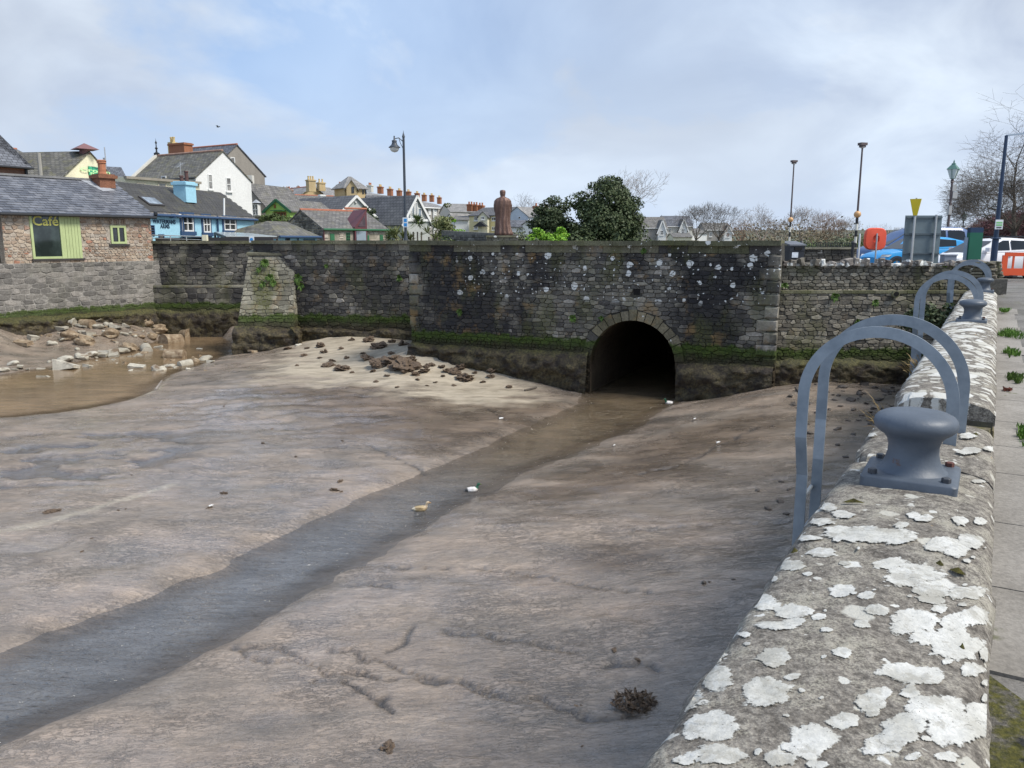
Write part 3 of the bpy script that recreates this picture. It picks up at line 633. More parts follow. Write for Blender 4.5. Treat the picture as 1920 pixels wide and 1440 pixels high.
M_BRC = stone_mat('bridge_coping_stone', [(0, (0.13, 0.13, 0.075)), (1, (0.25, 0.235, 0.165))], False, 0.35, 0.6, 0.9, 0, (-1, 1))
M_LW = stone_mat('left_wall_stone', PAL_DARK, True, 0.6, 0.35, 0.6, 0.25, (-2.4, -1.4))
M_BU = stone_mat('buttress_stone', [(0, (0.17, 0.16, 0.125)), (0.5, (0.27, 0.255, 0.20)), (1, (0.38, 0.355, 0.28))], True, 0.15, 0.7, 1.0, 0.3, (-2.5, -1.4))
M_FW = stone_mat('far_wall_stone', PAL_DARK, True, 0.7, 0.2, 0.4, 0, (-1, 0))
M_RW = stone_mat('right_wall_stone', [(0, (0.11, 0.10, 0.085)), (.5, (0.21, 0.19, 0.155)), (1, (0.36, 0.33, 0.27))], True, 0.35, 0.3, 0.75, 0.2, (-1.3, -0.5))
M_CS = stone_mat('cafe_stone', PAL_PINK, False, 0, 0, 0.0, 0.25)
M_PL = stone_mat('plinth_stone', PAL_GREY, True, 0.12, 0, 0.15, 0, zt=-2.72)
M_RING = stone_mat('ring_stone', [(0, (0.13, 0.115, 0.075)), (.5, (0.21, 0.185, 0.125)), (1, (0.30, 0.265, 0.19))], True, 0.45, 0.3, 0.8, 0.5, (-3, 0))
M_COT = stone_mat('cottage_stone', [(0, (0.34, 0.29, 0.24)), (1, (0.55, 0.49, 0.42))], False, 0, 0, 0, 0.3)
M_COTD = stone_mat('dark_rubble', [(0, (0.09, 0.085, 0.08)), (.6, (0.20, 0.19, 0.175)), (1, (0.36, 0.34, 0.31))], False, 0.2, 0, 0.1, 0)
def mortar(name, col, tide=True): return stone_mat(name, [(0, col), (1, tuple(c * 1.15 for c in col))], tide, 0.3, 0, 0.3, 0)
MO_BR = mortar('bridge_mortar', (0.06, 0.057, 0.05)); MO_RW = mortar('quay_mortar', (0.10, 0.09, 0.075)); MO_PL = mortar('pale_mortar', (0.36, 0.34, 0.31)); MO_CS = mortar('cafe_mortar', (0.52, 0.46, 0.39), False)
MO_COT = mortar('cottage_mortar', (0.45, 0.40, 0.33), False)
BLACK = paint('void', (0.004, 0.004, 0.004), 0.9)
def fringe(parent, P0, t, n, L, ztop, foot, bulge, mat, seed=0, name='seaweed_fringe', nu=None):
    """lumpy weed hanging on the foot of a wall: foot(u) gives mud height"""
    nu = nu or int(L / 0.07); nz = 22; us = np.linspace(0, L, nu)
    zb = np.interp(us, np.linspace(0, L, 40), [foot(q) for q in np.linspace(0, L, 40)]) - 0.08
    f = np.linspace(0, 1, nz)[:, None]; U = np.broadcast_to(us, (nz, nu))
    Z = ztop + (zb - ztop) * f + 0.22 * (fbm(U * 1.1, U * 0 + 2.0, seed, 3) - .5) * (1 - f)
    B = bulge * (0.10 + 1.15 * fbm(U * 2.2, Z * 3.0, seed + 3, 4)) * np.sin(np.minimum(1, f * 3) * math.pi / 2) + 0.12 * (fbm(U * 9, Z * 11, seed + 9, 3) - .2) * np.minimum(1, f * 6)
    B = np.where(f == 0, -0.03, B); XY = np.array(P0)[:2] + U[..., None] * np.array(t)[:2] + B[..., None] * np.array(n)[:2]
    V = np.concatenate([XY, Z[..., None]], -1).reshape(-1, 3)
    off = wloc(parent); me = np_mesh(name, V - np.array(off), grid_faces(nz, nu)); me.materials.append(mat)
    o = bpy.data.objects.new(name, me); link(o, parent); o['kind'] = 'stuff'; return o
wm = NT('seaweed'); _f = wm.noise(14, 5, 0.7); _g = wm.noise(3, 5, 0.65)
_c = wm.mix(wm.ramp(_g, [(0.4, 0), (0.62, 1)]), wm.ramp(_f, [(0.35, (0.012, 0.009, 0.007)), (0.7, (0.05, 0.036, 0.024))]), wm.ramp(_f, [(0.35, (0.028, 0.022, 0.010)), (0.7, (0.15, 0.12, 0.058))]))
_zc = wm.sm(wm.m('ADD', wm.z(), wm.m('MULTIPLY', wm.m('SUBTRACT', _g, 0.5), 0.5)), -3.32, -3.1); _c = wm.mix(wm.m('MULTIPLY', _zc, 0.6), _c, wm.ramp(_f, [(0.35, (0.03, 0.035, 0.008)), (0.7, (0.13, 0.13, 0.03))]))
M_WEED = wm.done(_c, 0.6, wm.bump(_f, 1.0, 0.05), 0, 0.4)
# ------------------------------------------------------------------ the bridge
def build_bridge():
    br = thing('stone_bridge', 'dark stone road bridge with one round arch, white lichen spots and a green tide band', 'bridge', BR_R + BR_T * BR_LEN / 2 + Vector((0, 0, -4.4)))
    def uz(px, py): p = onplane(px, py, BR_R, BR_N); return (p - BR_R).dot(BR_T), p.z
    ul = uz(1107, 690)[0]; ur = uz(1267, 690)[0]; uc = (ul + ur) / 2; R = abs(ul - ur) / 2; zc = uz(1193, 600)[1]; zs = zc - R
    ztop = -0.06; zb = -4.7; RO = R + 0.25
    # face with the arch opening, ends, back and deck edge
    f = MB(); us = sorted(set([0, BR_LEN] + [uc + R * math.cos(math.pi * i / 28) for i in range(29)]))
    P = lambda u, z, d=0: BR_R + BR_T * u - BR_N * d + Vector((0, 0, z))
    for a, b in zip(us, us[1:]):
        m = (a + b) / 2
        if abs(m - uc) < R:
            za = zs + math.sqrt(max(0, R * R - (a - uc) ** 2)); zb2 = zs + math.sqrt(max(0, R * R - (b - uc) ** 2))
            f.add([P(a, za), P(a, ztop), P(b, ztop), P(b, zb2)], [(0, 1, 2, 3)])
        else: f.add([P(a, zb), P(a, ztop), P(b, ztop), P(b, zb)], [(0, 1, 2, 3)])
    th = 0.55
    f.add([P(0, zb), P(0, ztop), P(0, ztop, th), P(0, zb, 3.0)], [(0, 1, 2, 3)]); f.add([P(BR_LEN, zb), P(BR_LEN, ztop), P(BR_LEN, ztop, 5.2), P(BR_LEN, zb, 5.2)], [(3, 2, 1, 0)])
    f.add([P(0, ztop, th), P(BR_LEN, ztop, th), P(BR_LEN, -1.4, th), P(0, -1.4, th)], [(0, 1, 2, 3)])
    part('face', f, MO_BR, br)
    # vault running back under the road, closed far in
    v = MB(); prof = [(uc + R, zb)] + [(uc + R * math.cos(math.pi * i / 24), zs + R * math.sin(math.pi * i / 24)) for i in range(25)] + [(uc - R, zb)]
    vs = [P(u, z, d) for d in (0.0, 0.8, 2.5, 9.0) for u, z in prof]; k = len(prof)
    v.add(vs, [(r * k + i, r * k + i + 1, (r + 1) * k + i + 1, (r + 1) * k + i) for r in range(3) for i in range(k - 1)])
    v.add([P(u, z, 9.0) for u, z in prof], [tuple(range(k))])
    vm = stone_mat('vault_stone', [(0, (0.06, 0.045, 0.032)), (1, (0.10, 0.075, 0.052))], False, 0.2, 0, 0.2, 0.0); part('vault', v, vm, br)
    for i in range(19):                                       # ring stones
        a0, a1 = math.radians(-4 + 188 * i / 19 + .5), math.radians(-4 + 188 * (i + 1) / 19 - .5); w = MB(); ro = RO + (0.04 if i % 3 == 0 else -.015 * (i % 2))
        pts = [P(uc + r * math.cos(a), zs + r * math.sin(a), -0.045 - .01 * (i % 2)) for r, a in ((R - .01, a0), (ro, a0), (ro, a1), (R - .01, a1))]
        w.prism(pts, -BR_N * 0.35); part('voussoir', w, M_RING if 3 < i < 17 else M_BR, br)
    wh_u, wh_z = uz(1194, 546)
    ci = thing_slots = None
    def keep(u, z, w, h):
        if abs(u - uc) < RO + w * .35 and z < zs and u - uc < 0 and abs(u - uc) > R + w * .42: return True
        if z < zs and abs(u - uc) < R + w * .45: return False
        if z >= zs and math.hypot(max(0, abs(u - uc) - w * .3), max(0, z - h * .3 - zs)) < RO + 0.01: return False
        if abs(u - wh_u) < .14 + w * .3 and abs(z - wh_z) < .13 + h * .3: return False
        return True
    st = []
    def vfix(u, z):
        if z >= zs:
            d = math.hypot(u - uc, z - zs)
            if d < RO + .012: k = (RO + .012) / max(d, 1e-4); return uc + (u - uc) * k, zs + (z - zs) * k
        elif abs(u - uc) < R + .02: return uc + math.copysign(R + .02, u - uc), z
        if abs(u - wh_u) < .10 and abs(z - wh_z) < .115: return wh_u + math.copysign(.10, u - wh_u), z
        return u, z
    def keep2(u, z, w, h): return not ((z >= zs and math.hypot(u - uc, z - zs) < RO) or (z < zs and abs(u - uc) < R) or (abs(u - wh_u) < .09 and abs(z - wh_z) < .1))
    vrubble(br, flat(BR_R, BR_T, BR_N), BR_LEN, -4.2, -0.325, 0.106, 2.35, (.012, .05), M_BR, 5, keep2, vfix, gap=.009, cap=285, jz=.14)
    # big squared quoins at the right end stand a little proud
    for i in range(11):
        h = 0.30; z = -0.5 - i * 0.33; w = 0.55 if i % 2 else 0.36
        st.append((frame_mat(BR_R + BR_T * (w / 2 - .03) + Vector((0, 0, z)), BR_T, BR_N, w, 0.075, h), i % 16, 1))
    for i in range(7):
        z = -0.5 - i * 0.33; w = 0.5 if i % 2 else 0.34
        st.append((frame_mat(BR_L - BR_T * (w / 2 - .03) + Vector((0, 0, z)), BR_T, BR_N, w, 0.075, .3), i % 16, 1))
    place_stones(br, st, M_BR, name='quoin')
    hole = MB(); hole.obox(P(wh_u, wh_z, -0.006), BR_T, BR_N, (0, 0, 1), 0.17, 0.012, 0.20); part('drain_hole', hole, BLACK, br)
    n = 10; l = BR_LEN / n
    for i in range(n):                                        # coping and band below it
        c = MB(); r = random.Random(i); cc = P((i + .5) * l, ztop + 0.005 + r.uniform(-.008, .008), th / 2 - .05)
        c.obox(cc, BR_T, BR_N, (0, 0, 1), l - .012, th + .22, 0.13); part('coping_slab', c, M_BRC, br)
    n = 14; l = BR_LEN / n
    for i in range(n):
        c = MB(); r = random.Random(i + 50); c.obox(P((i + .5) * l, -0.198 + r.uniform(-.004, .004), 0.02), BR_T, BR_N, (0, 0, 1), l - .012, 0.13 + r.uniform(-.012, .012), 0.24); part('band_stone', c, M_BRC if i % 3 else M_BR, br)
    foot = lambda u: mudz1(*(BR_R + BR_T * u + BR_N * .25).xy)
    g = BR_LEN
    fringe(br, P(uc + R + .05, 0), BR_T, BR_N, BR_LEN - (uc + R) - .05, -3.12, lambda u: foot(u + uc + R), 0.30, M_WEED, 3)
    fringe(br, P(0.02, 0), BR_T, BR_N, uc - R - .08, -3.22, foot, 0.30, M_WEED, 8)
    return br, uc, R, zs
BR, A_UC, A_R, A_ZS = build_bridge()
# ------------------------------------------------------------------ left wing wall, buttress, far wall, right wall
def plain_wall(name, label, P0, t, n, L, zb, ztop, thick, mo, base=None, cat='wall'):
    w = thing(name, label, cat, P0 + t * L / 2 + Vector((0, 0, zb)))
    b = MB(); b.obox(P0 + t * L / 2 - n * thick / 2 + Vector((0, 0, (zb + ztop) / 2)), t, n, (0, 0, 1), L, thick, ztop - zb); part('core', b, mo, w); return w
def build_walls():
    L = (LW_R - LW_L).length + 1.2
    w = plain_wall('wing_wall', 'long dark rubble wall between the buttress and the bridge, ferns in its joints', LW_L, LW_T, LW_N, L, -4.2, -0.11, 0.6, MO_BR)
    vrubble(w, flat(LW_L, LW_T, LW_N), L, -3.9, -0.34, .135, 2.3, (.012, .055), M_LW, 15, gap=.011, jz=.14)
    n = 9
    for i in range(n):
        c = MB(); l = L / n; c.obox(LW_L + LW_T * (i + .5) * l - LW_N * .22 + Vector((0, 0, -0.04)), LW_T, LW_N, (0, 0, 1), l - .015, .72, .13); part('coping_slab', c, M_BRC, w)
        c = MB(); c.obox(LW_L + LW_T * (i + .5) * l - LW_N * .02 + Vector((0, 0, -0.225)), LW_T, LW_N, (0, 0, 1), l - .02, .10 + .02 * (i % 2), .22); part('band_stone', c, M_LW, w)
    fringe(w, LW_L.copy(), LW_T, LW_N, L, -3.3, lambda u: mudz1(*(LW_L + LW_T * u + LW_N * .2).xy), 0.20, M_WEED, 23)
    # buttress
    D = 31.2; bl, brr = P2(464, D), P2(551, D); cx = (bl.x + brr.x) / 2; hw = (brr.x - bl.x) / 2; ztop = zz(479, D); zb = -4.2
    b = thing('buttress', 'sloping stone buttress with ferns growing on its pale face', 'buttress', (cx, D, zb))
    bat = 0.30; rise = ztop - zb; k = MB(); sl = 0.12
    fr = lambda s, z: Vector((cx + s * (hw + (ztop - z) * (sl if s < 0 else 0.015)), D - bat * (ztop - z), z))
    back = lambda s, z: Vector((fr(s, z).x, D + 1.2, z))
    k.add([fr(-1, zb), fr(1, zb), fr(1, ztop), fr(-1, ztop), back(-1, zb), back(1, zb), back(1, ztop), back(-1, ztop)], [(0, 1, 2, 3), (1, 5, 6, 2), (5, 4, 7, 6), (4, 0, 3, 7), (3, 2, 6, 7), (0, 4, 5, 1)])
    part('core', k, MO_RW, b)
    bw = 2 * hw; bn_ = Vector((0, -1, bat)).normalized()
    vrubble(b, lambda u, z, d: fr(-1, z).lerp(fr(1, z), u / bw) + bn_ * d, bw, -3.8, ztop - .02, .14, 2.2, (.012, .04), M_BU, 4, jz=.13)
    vrubble(b, lambda u, z, d: fr(1, z) + Vector((d, u, 0)), 1.4, -3.6, ztop - .02, .19, 1.6, (.015, .04), M_BU, 6, cap=8)
    c = MB(); c.prism([fr(-1.02, ztop) + Vector((-.04, -.06, 0)), fr(1, ztop) + Vector((.06, -.06, 0)), back(1, ztop) + Vector((.06, 0, .22)), back(-1, ztop) + Vector((-.06, 0, .22))], (0, 0, .09)); part('cap_slab', c, M_BRC, b)
    xa, xb = fr(-1, -3.4).x - .05, fr(1, -3.4).x + .1; yb_ = D - bat * (ztop + 3.3) - .04
    fringe(b, Vector((xa, yb_, 0)), Vector((1, 0, 0)), Vector((0, -1, 0)), xb - xa + .16, -3.22, lambda u: mudz1(xa + u, yb_ - .35), .42, M_WEED, 29)
    fringe(b, Vector((xb - .12, yb_ - .30, 0)), Vector((0, 1, 0)), Vector((1, 0, 0)), 2.0, -3.22, lambda u: mudz1(xb + .2, yb_ + u), .25, M_WEED, 30)
    # far left wall
    xl = P2(270, FW_Y).x; xr = P2(488, FW_Y).x; L = xr - xl; P0 = Vector((xl, FW_Y, 0)); t = Vector((1, 0, 0)); n = Vector((0, -1, 0)); zl = zz(538, FW_Y)
    w = plain_wall('retaining_wall', 'shadowed dark stone wall with a ledge, between café building and buttress', P0, t, n, L, -4.3, zz(453, FW_Y), .6, MO_BR)
    vrubble(w, flat(P0, t, n), L, zl, zz(453, FW_Y) - .1, .15, 2.3, (.012, .05), M_FW, 33, jz=.13, cap=220); vrubble(w, flat(P0 + n * .32, t, n), L, -3.2, zl - .02, .24, 1.7, (.01, .04), M_FW, 34, cap=60, gap=.01)
    k = MB(); k.obox(P0 + t * L / 2 + n * .15 + Vector((0, 0, (zl - 4.3) / 2)), t, n, (0, 0, 1), L, .34, zl + 4.3); part('ledge', k, M_FW, w)
    for i in range(6):
        c = MB(); l = L / 6; c.obox(P0 + t * (i + .5) * l - n * .2 + Vector((0, 0, zz(453, FW_Y) - .03)), t, n, (0, 0, 1), l - .012, .7, .13); part('coping_slab', c, M_BRC, w)
        c = MB(); c.obox(P0 + t * (i + .5) * l + n * .16 + Vector((0, 0, zl + .04)), t, n, (0, 0, 1), l - .012, .38, .09); part('ledge_slab', c, M_BU, w)
    fringe(w, P0 + n * .32, t, n, L, -3.05, lambda u: mudz1(P0.x + u, FW_Y - .5), .2, M_WEED, 43)
    # right wall under the car park
    xl = BR_R.x + .05; xr = P2(1882, RW_Y).x; L = xr - xl; P0 = Vector((xl, RW_Y, 0)); zt_ = zz(497, RW_Y) - .02; zl = zz(546, RW_Y)
    w = plain_wall('car_park_wall', 'sunlit rubble wall with a ledge, right of the bridge, toothed with upright stones on top', P0, t, n, L, -4.3, zt_, .5, MO_RW)
    vrubble(w, flat(P0, t, n), L, zl, zt_, .10, 2.1, (.015, .05), M_RW, 51, cap=140, gap=.010); vrubble(w, flat(P0 + n * .2, t, n), L, -4.0, zl - .05, .092, 2.2, (.012, .04), M_RW, 52, cap=150, gap=.009)
    k = MB(); k.obox(P0 + t * L / 2 + n * .05 + Vector((0, 0, (zl - .05 - 4.3) / 2)), t, n, (0, 0, 1), L, .3, zl - .05 + 4.3); part('lower_face', k, MO_RW, w)
    for i in range(7):
        c = MB(); l = L / 7; c.obox(P0 + t * (i + .5) * l + n * .1 + Vector((0, 0, zl - .01)), t, n, (0, 0, 1), l - .01, .28, .07); part('ledge_slab', c, M_BRC, w)
    M_TOP = stone_mat('toothed_stone', [(0, (0.14, 0.12, 0.11)), (1, (0.33, 0.30, 0.27))], False, .2, 1.3, .3, 0, (-3, 3)); r = random.Random(9); u = 0.1
    while u < L - .2:
        wd = r.uniform(.09, .24); h = r.uniform(.07, .24); M = frame_mat(P0 + t * (u + wd / 2) + n * .03 + Vector((0, 0, zt_ + h * .42)), t, n, wd, .12, h, roll=r.uniform(-.25, .25)); 
        o = bpy.data.objects.new('cope_stone', ust_mesh(r.randrange(16), M_TOP)); link(o, w); o.matrix_local = Matrix.Translation(-wloc(w)) @ M
        o2 = bpy.data.objects.new('cope_stone', o.data); link(o2, w); o2.matrix_local = Matrix.Translation(-wloc(w)) @ Matrix.Translation((0, .18, -.03)) @ M
        u += wd + r.uniform(-.01, .14)
    sl = MB(); sl.obox(P0 + t * L / 2 - n * .22 + Vector((0, 0, zt_ + .02)), t, n, (0, 0, 1), L, .5, .06); part('cope_bed', sl, stone_mat('lichen_bed', [(0, (.45, .43, .4)), (1, (.62, .6, .56))], False, .3, .8, .3, 0, (-3, 3)), w)
    fringe(w, P0 + n * .2, t, n, L, -3.0, lambda u: mudz1(P0.x + u, RW_Y - .45), .16, M_WEED, 61)
    pz = onplane(1678, 551, (0, RW_Y - .25, 0), n)
    pp = MB(); pp.tube([pz + Vector((0, .3, 0)), pz - Vector((0, .08, 0))], [.10, .10], 12); pp.tube([pz - Vector((0, .082, 0)), pz - Vector((0, .09, 0))], [.065, .065], 12, mi=1)
    part('drain_pipe', pp, [M_BRC, BLACK], w)
    # grey stone base of the café building
    A0 = CA - C_T * 6.0; L = (CB - A0).length + .35; ztp = zz(491, 34.5)
    w = plain_wall('quay_wall', 'pale grey limestone wall carrying the stone café building, green weed along its foot', A0 + C_N * .12, C_T, C_N, L, -4.3, ztp, 6.5, MO_PL)
    vrubble(w, flat(A0 + C_N * .12, C_T, C_N), L, -3.4, ztp, .20, 2.35, (.008, .024), M_PL, 71, lambda u, z, w_, h: u > 3.5, None, gap=.026, jz=.07, jx=.55, jh=.35)
    fringe(w, A0 + C_N * .12, C_T, C_N, L, -2.95, lambda u: mudz1(*(A0 + C_T * u + C_N * .4).xy), .30, M_WEED, 81)
build_walls()
# ================================================================== foreground quay wall
ZN, ZF = -1.25, -1.10; U_STEP = 6.35; U_END = 21.3
V0N, V1N, V0F, V1F = -0.66, 0.105, -0.565, 0.095
def cope_z(v, near=True):
    a, b, z = (V0N, V1N, ZN) if near else (V0F, V1F, ZF)
    s = (v - (a + b) / 2) / ((b - a) / 2); s = np.clip(np.abs(s), 0, 1)
    return z + 0.012 - 0.05 * s ** 2.4 - 0.04 * s ** 16
def cope_mat(name, white):
    n = NT(name); fine = n.noise(30, 5, 0.7); gran = n.noise(110, 4, 0.7); med = n.noise(6, 5, 0.65); big = n.noise(1.7, 4, 0.6)
    c = n.ramp(fine, [(0.30, (0.075, 0.067, 0.058)), (0.48, (0.18, 0.163, 0.142)), (0.62, (0.30, 0.275, 0.24)), (0.78, (0.43, 0.40, 0.34))])
    c = n.mix(0.8, c, n.ramp(gran, [(0.3, 0.45), (0.55, 1.0), (0.72, 1.55)]), 'MULTIPLY'); c = n.mix(0.6, c, n.ramp(med, [(0.3, 0.6), (0.7, 1.4)]), 'MULTIPLY')
    # thin grey crusts
    c = n.mix(n.m('MULTIPLY', n.sm(n.m('ADD', n.m('MULTIPLY', med, .55), n.m('MULTIPLY', gran, .45)), 0.50, 0.60), 0.65), c, (0.36, 0.34, 0.28))
    wn = n.nd('ShaderNodeTexNoise'); wn.inputs['Scale'].default_value = 18; wn.inputs['Detail'].default_value = 4; n.L(n.P(), wn.inputs[0])
    add = n.nd('ShaderNodeVectorMath', operation='MULTIPLY_ADD'); n.L(wn.outputs[1], add.inputs[0]); add.inputs[1].default_value = (.09, .09, .09); n.L(n.P(), add.inputs[2])
    for sc, cov in ((5.0, white), (11.0, white * 0.9), (2.4, white - 0.15 if white > .5 else 0)):
        if cov <= 0: continue
        v = n.nd('ShaderNodeTexVoronoi', voronoi_dimensions='2D'); v.inputs['Scale'].default_value = sc; n.L(add.outputs[0], v.inputs[0]); cs = n.nd('ShaderNodeSeparateColor'); n.L(v.outputs['Color'], cs.inputs[0])
        sp = n.sm(n.m('SUBTRACT', n.m('SUBTRACT', n.m('MULTIPLY', cs.outputs[0], 0.6), 0.6 - 0.42 * cov), v.outputs['Distance']), 0.0, 0.05)
        c = n.mix(n.m('MULTIPLY', sp, 0.95), c, n.mix(cs.outputs[1], (0.46, 0.445, 0.39), (0.62, 0.62, 0.59)))
    v = n.nd('ShaderNodeTexVoronoi'); v.inputs['Scale'].default_value = 6.5; n.L(n.map(add.outputs[0], (1, 1, 1), (3, 5, 1)), v.inputs[0]); cs = n.nd('ShaderNodeSeparateColor'); n.L(v.outputs['Color'], cs.inputs[0])
    c = n.mix(n.m('MULTIPLY', n.sm(n.m('SUBTRACT', n.m('SUBTRACT', n.m('MULTIPLY', cs.outputs[0], .5), .38), v.outputs['Distance']), 0, .05), n.ramp(fine, [(.4, 0), (.6, 1)])), c, (0.42, 0.24, 0.05))
    nm = n.bump(med, 0.5, 0.03); nm = n.bump(fine, 0.7, 0.012, nm); nm = n.bump(gran, 0.5, 0.004, nm)
    return n.done(c, 0.92, nm, 0, 0.25)
M_COPN = cope_mat('coping_stone_near', 0.62); M_COPF = cope_mat('coping_stone_far', 1.28)
def lichen_mat():
    n = NT('white_lichen'); f = n.noise(45, 4, 0.7); g = n.noise(7, 4, 0.6)
    c = n.ramp(g, [(.35, (0.44, 0.435, 0.40)), (.65, (0.60, 0.60, 0.575))]); c = n.mix(0.5, c, n.ramp(f, [(.3, .6), (.6, 1.1)]), 'MULTIPLY')
    c = n.mix(n.sm(n.noise(120, 2, .5), .68, .74), c, (0.12, 0.11, 0.10)); rim = n.attr('rim'); cr = n.noise(28, 5, .7); n.put(n.b.inputs['Alpha'], n.m('SUBTRACT', 1.0, n.sm(n.m('ADD', rim, n.m('MULTIPLY', n.m('SUBTRACT', cr, .5), .9)), .74, .86))); c = n.mix(n.m('MULTIPLY', n.sm(n.m('ADD', n.noise(2.5, 4, .6), n.m('MULTIPLY', n.m('SUBTRACT', cr, .5), .8)), .50, .62), .55), c, (.27, .255, .215))
    return n.done(c, 0.95, n.bump(f, .8, .006), 0, .1)
M_LICH = lichen_mat()
QW = thing('quay_wall', 'long quay wall in the foreground with rounded coping covered in white lichen', 'wall', quv(9, -0.28, -4.4))
def build_quay():
    body = MB()
    def blk(u0, u1, v0, v1, zt_): body.obox(quv((u0 + u1) / 2, (v0 + v1) / 2, (zt_ - 4.6) / 2), QU, QV, (0, 0, 1), u1 - u0, v1 - v0, zt_ + 4.6)
    blk(-6, U_STEP, V0N + .05, V1N - .012, ZN - .14); blk(U_STEP, 25.0, V0F + .04, V1F - .01, ZF - .14)
    part('core', body, MO_RW, QW)
    off = np.array(wloc(QW))
    def stone(u0, u1, near, seed, lift=0.0, chip=0.0):
        a, b = (V0N, V1N) if near else (V0F, V1F); nu = max(6, int((u1 - u0) / (0.035 if near else 0.07))); nv = 30 if near else 18
        us = np.linspace(u0 + .006, u1 - .006, nu); vs = np.linspace(a, b, nv); U, V = np.meshgrid(us, vs, indexing='ij')
        Z = cope_z(V, near) + lift; X0, Y0 = U * QU.x + V * QV.x, U * QU.y + V * QV.y
        Z = Z + (fbm(X0 * 3, Y0 * 3, seed, 4) - .5) * .035 + (fbm(X0 * 14, Y0 * 14, seed + 5, 3) - .5) * .012
        e = np.minimum(U - us[0], us[-1] - U); Z = Z - .02 * np.exp(-(e / .02) ** 2)
        Vv = V + (fbm(X0 * 4, Y0 * 4, seed + 9, 3) - .5) * .028 * (np.abs((V - (a + b) / 2) / ((b - a) / 2)) > .93)
        if chip: Vv = np.where(V < a + .1, Vv + chip * np.exp(-((U - u0) / .18) ** 2), Vv)
        X, Y = U * QU.x + Vv * QV.x, U * QU.y + Vv * QV.y
        P = np.stack([X, Y, Z], -1); F4 = [grid_faces(nu, nv)]; V3 = [P.reshape(-1, 3)]; n0 = nu * nv
        idx = np.arange(n0).reshape(nu, nv); ring = np.concatenate([idx[:, 0], idx[-1, 1:], idx[-2::-1, -1], idx[0, -2:0:-1]])
        low = V3[0][ring].copy(); low[:, 2] = (ZN if near else ZF) - (.19 if near else .17) + (fbm(low[:, 0] * 3, low[:, 1] * 3, seed + 2, 2) - .5) * .03; V3.append(low); k = len(ring); i = np.arange(k)
        F4.append(np.stack([ring, n0 + i, n0 + (i + 1) % k, ring[(i + 1) % k]], -1)[:, ::1])
        me = np_mesh('coping_stone', np.concatenate(V3) - off, np.concatenate(F4)); me.materials.append(M_COPN if near else M_COPF)
        bm = bmesh.new(); bm.from_mesh(me); bmesh.ops.recalc_face_normals(bm, faces=bm.faces); 
        if sum(f.normal.z * f.calc_area() for f in bm.faces) < 0: bmesh.ops.reverse_faces(bm, faces=bm.faces)
        bm.to_mesh(me); bm.free(); me.set_sharp_from_angle(angle=math.radians(55))
        o = bpy.data.objects.new('coping_stone', me); link(o, QW)
    for i, (a, b, l) in enumerate(((-4.5, -2.2, 0), (-2.2, 0.4, 0), (0.4, 3.37, 0), (3.37, 4.98, -.004), (5.02, U_STEP - .01, -.012))): stone(a, b, True, 10 + i, l, .12 if i == 4 else 0)
    u = U_STEP; i = 0
    while u < U_END - .3:
        l = (1.5, 1.9, 1.3, 2.2, 1.6)[i % 5]; e = min(u + l, U_END); stone(u, e, False, 40 + i, -.006 * (i % 3), .05 if i == 0 else 0); u = e; i += 1
    # stones seen in the step end and along the water face
    r = random.Random(3); st = []
    for (v0, v1) in ((-.52, -.44), (-.43, -.20), (-.19, -.08), (-.07, .085)):
        st.append((frame_mat(quv(U_STEP + .005, (v0 + v1) / 2, ZF - .235), QV, -QU, v1 - v0 - .01, .04, .13), r.randrange(16), 9))
    st += rubble(QU * 3 + QV * (V0F + .04), QU, -QV, 21, -3.9, ZF - .19, .2, (1, 2.2), (.02, .05), None, 91)
    st += rubble(QU * U_STEP + QV * (V1F - .012), QU, QV, 16, -1.72, ZF - .19, .16, (1, 2.2), (.008, .02), None, 92)
    place_stones(QW, st, M_RW, cap=120)
    # moss in the joints
    mm = paint('moss', (0.15, 0.135, 0.03), 0.95, .6, 40, bump=1.0)
    for (px, py, sx, sy) in [(1797,1067,.10,.018),(1762,1058,.06,.014),(1600,940,.16,.022),(1490,1020,.05,.03),(1805,1205,.03,.03),(1745,840,.05,.02),(1830,812,.06,.02)]:
        sx *= .6; sy *= .6; p = onz(px, py, ZN + .0); v = p.dot(QV); u = p.dot(QU); m_ = MB(); k = 14; zc = float(cope_z(np.array(v)))
        ring = [quv(u + sy * math.sin(a) * random.uniform(.7, 1.2), v + sx / 2 * math.cos(a) * random.uniform(.8, 1.15), float(cope_z(np.array(v + sx / 2 * math.cos(a)))) - .004) for a in [2 * math.pi * i / k for i in range(k)]]
        m_.add(ring + [quv(u, v, zc + .016)], [(i, (i + 1) % k, k) for i in range(k)]); o = part('moss_patch', m_, mm, QW)
build_quay()
LZ8 = [(900,35,80,13),(975,95,75,22),(830,155,68,27),(742,216,32,11),(675,322,130,45),(760,440,95,28),(845,418,60,26),(1070,272,75,30),(1200,20,220,30),(1595,65,110,35),(1670,45,60,25),(1400,200,150,70),(1480,270,90,45),(1660,290,100,40),(1230,370,70,22),(1400,420,140,60),(1600,520,150,80),(1525,360,45,22),(1690,400,70,50),(750,580,95,42),(440,570,100,50),(480,690,100,60),(370,620,60,50),(715,750,135,68),(320,790,115,57),(455,910,155,70),(920,975,130,80),(500,1040,130,60),(75,1075,75,28),(325,1060,35,20),(1390,660,165,55),(1500,830,150,70),(1600,930,180,80),(1330,960,100,60),(1240,1000,90,50),(1680,640,60,40),(1735,560,28,38),(1210,840,40,30),(1560,1060,60,30),(1740,775,22,20),(220,935,32,22),(1290,145,90,30),(610,480,35,14),(1080,142,30,10),(910,195,25,9),(880,745,18,12),(675,1022,20,14)]
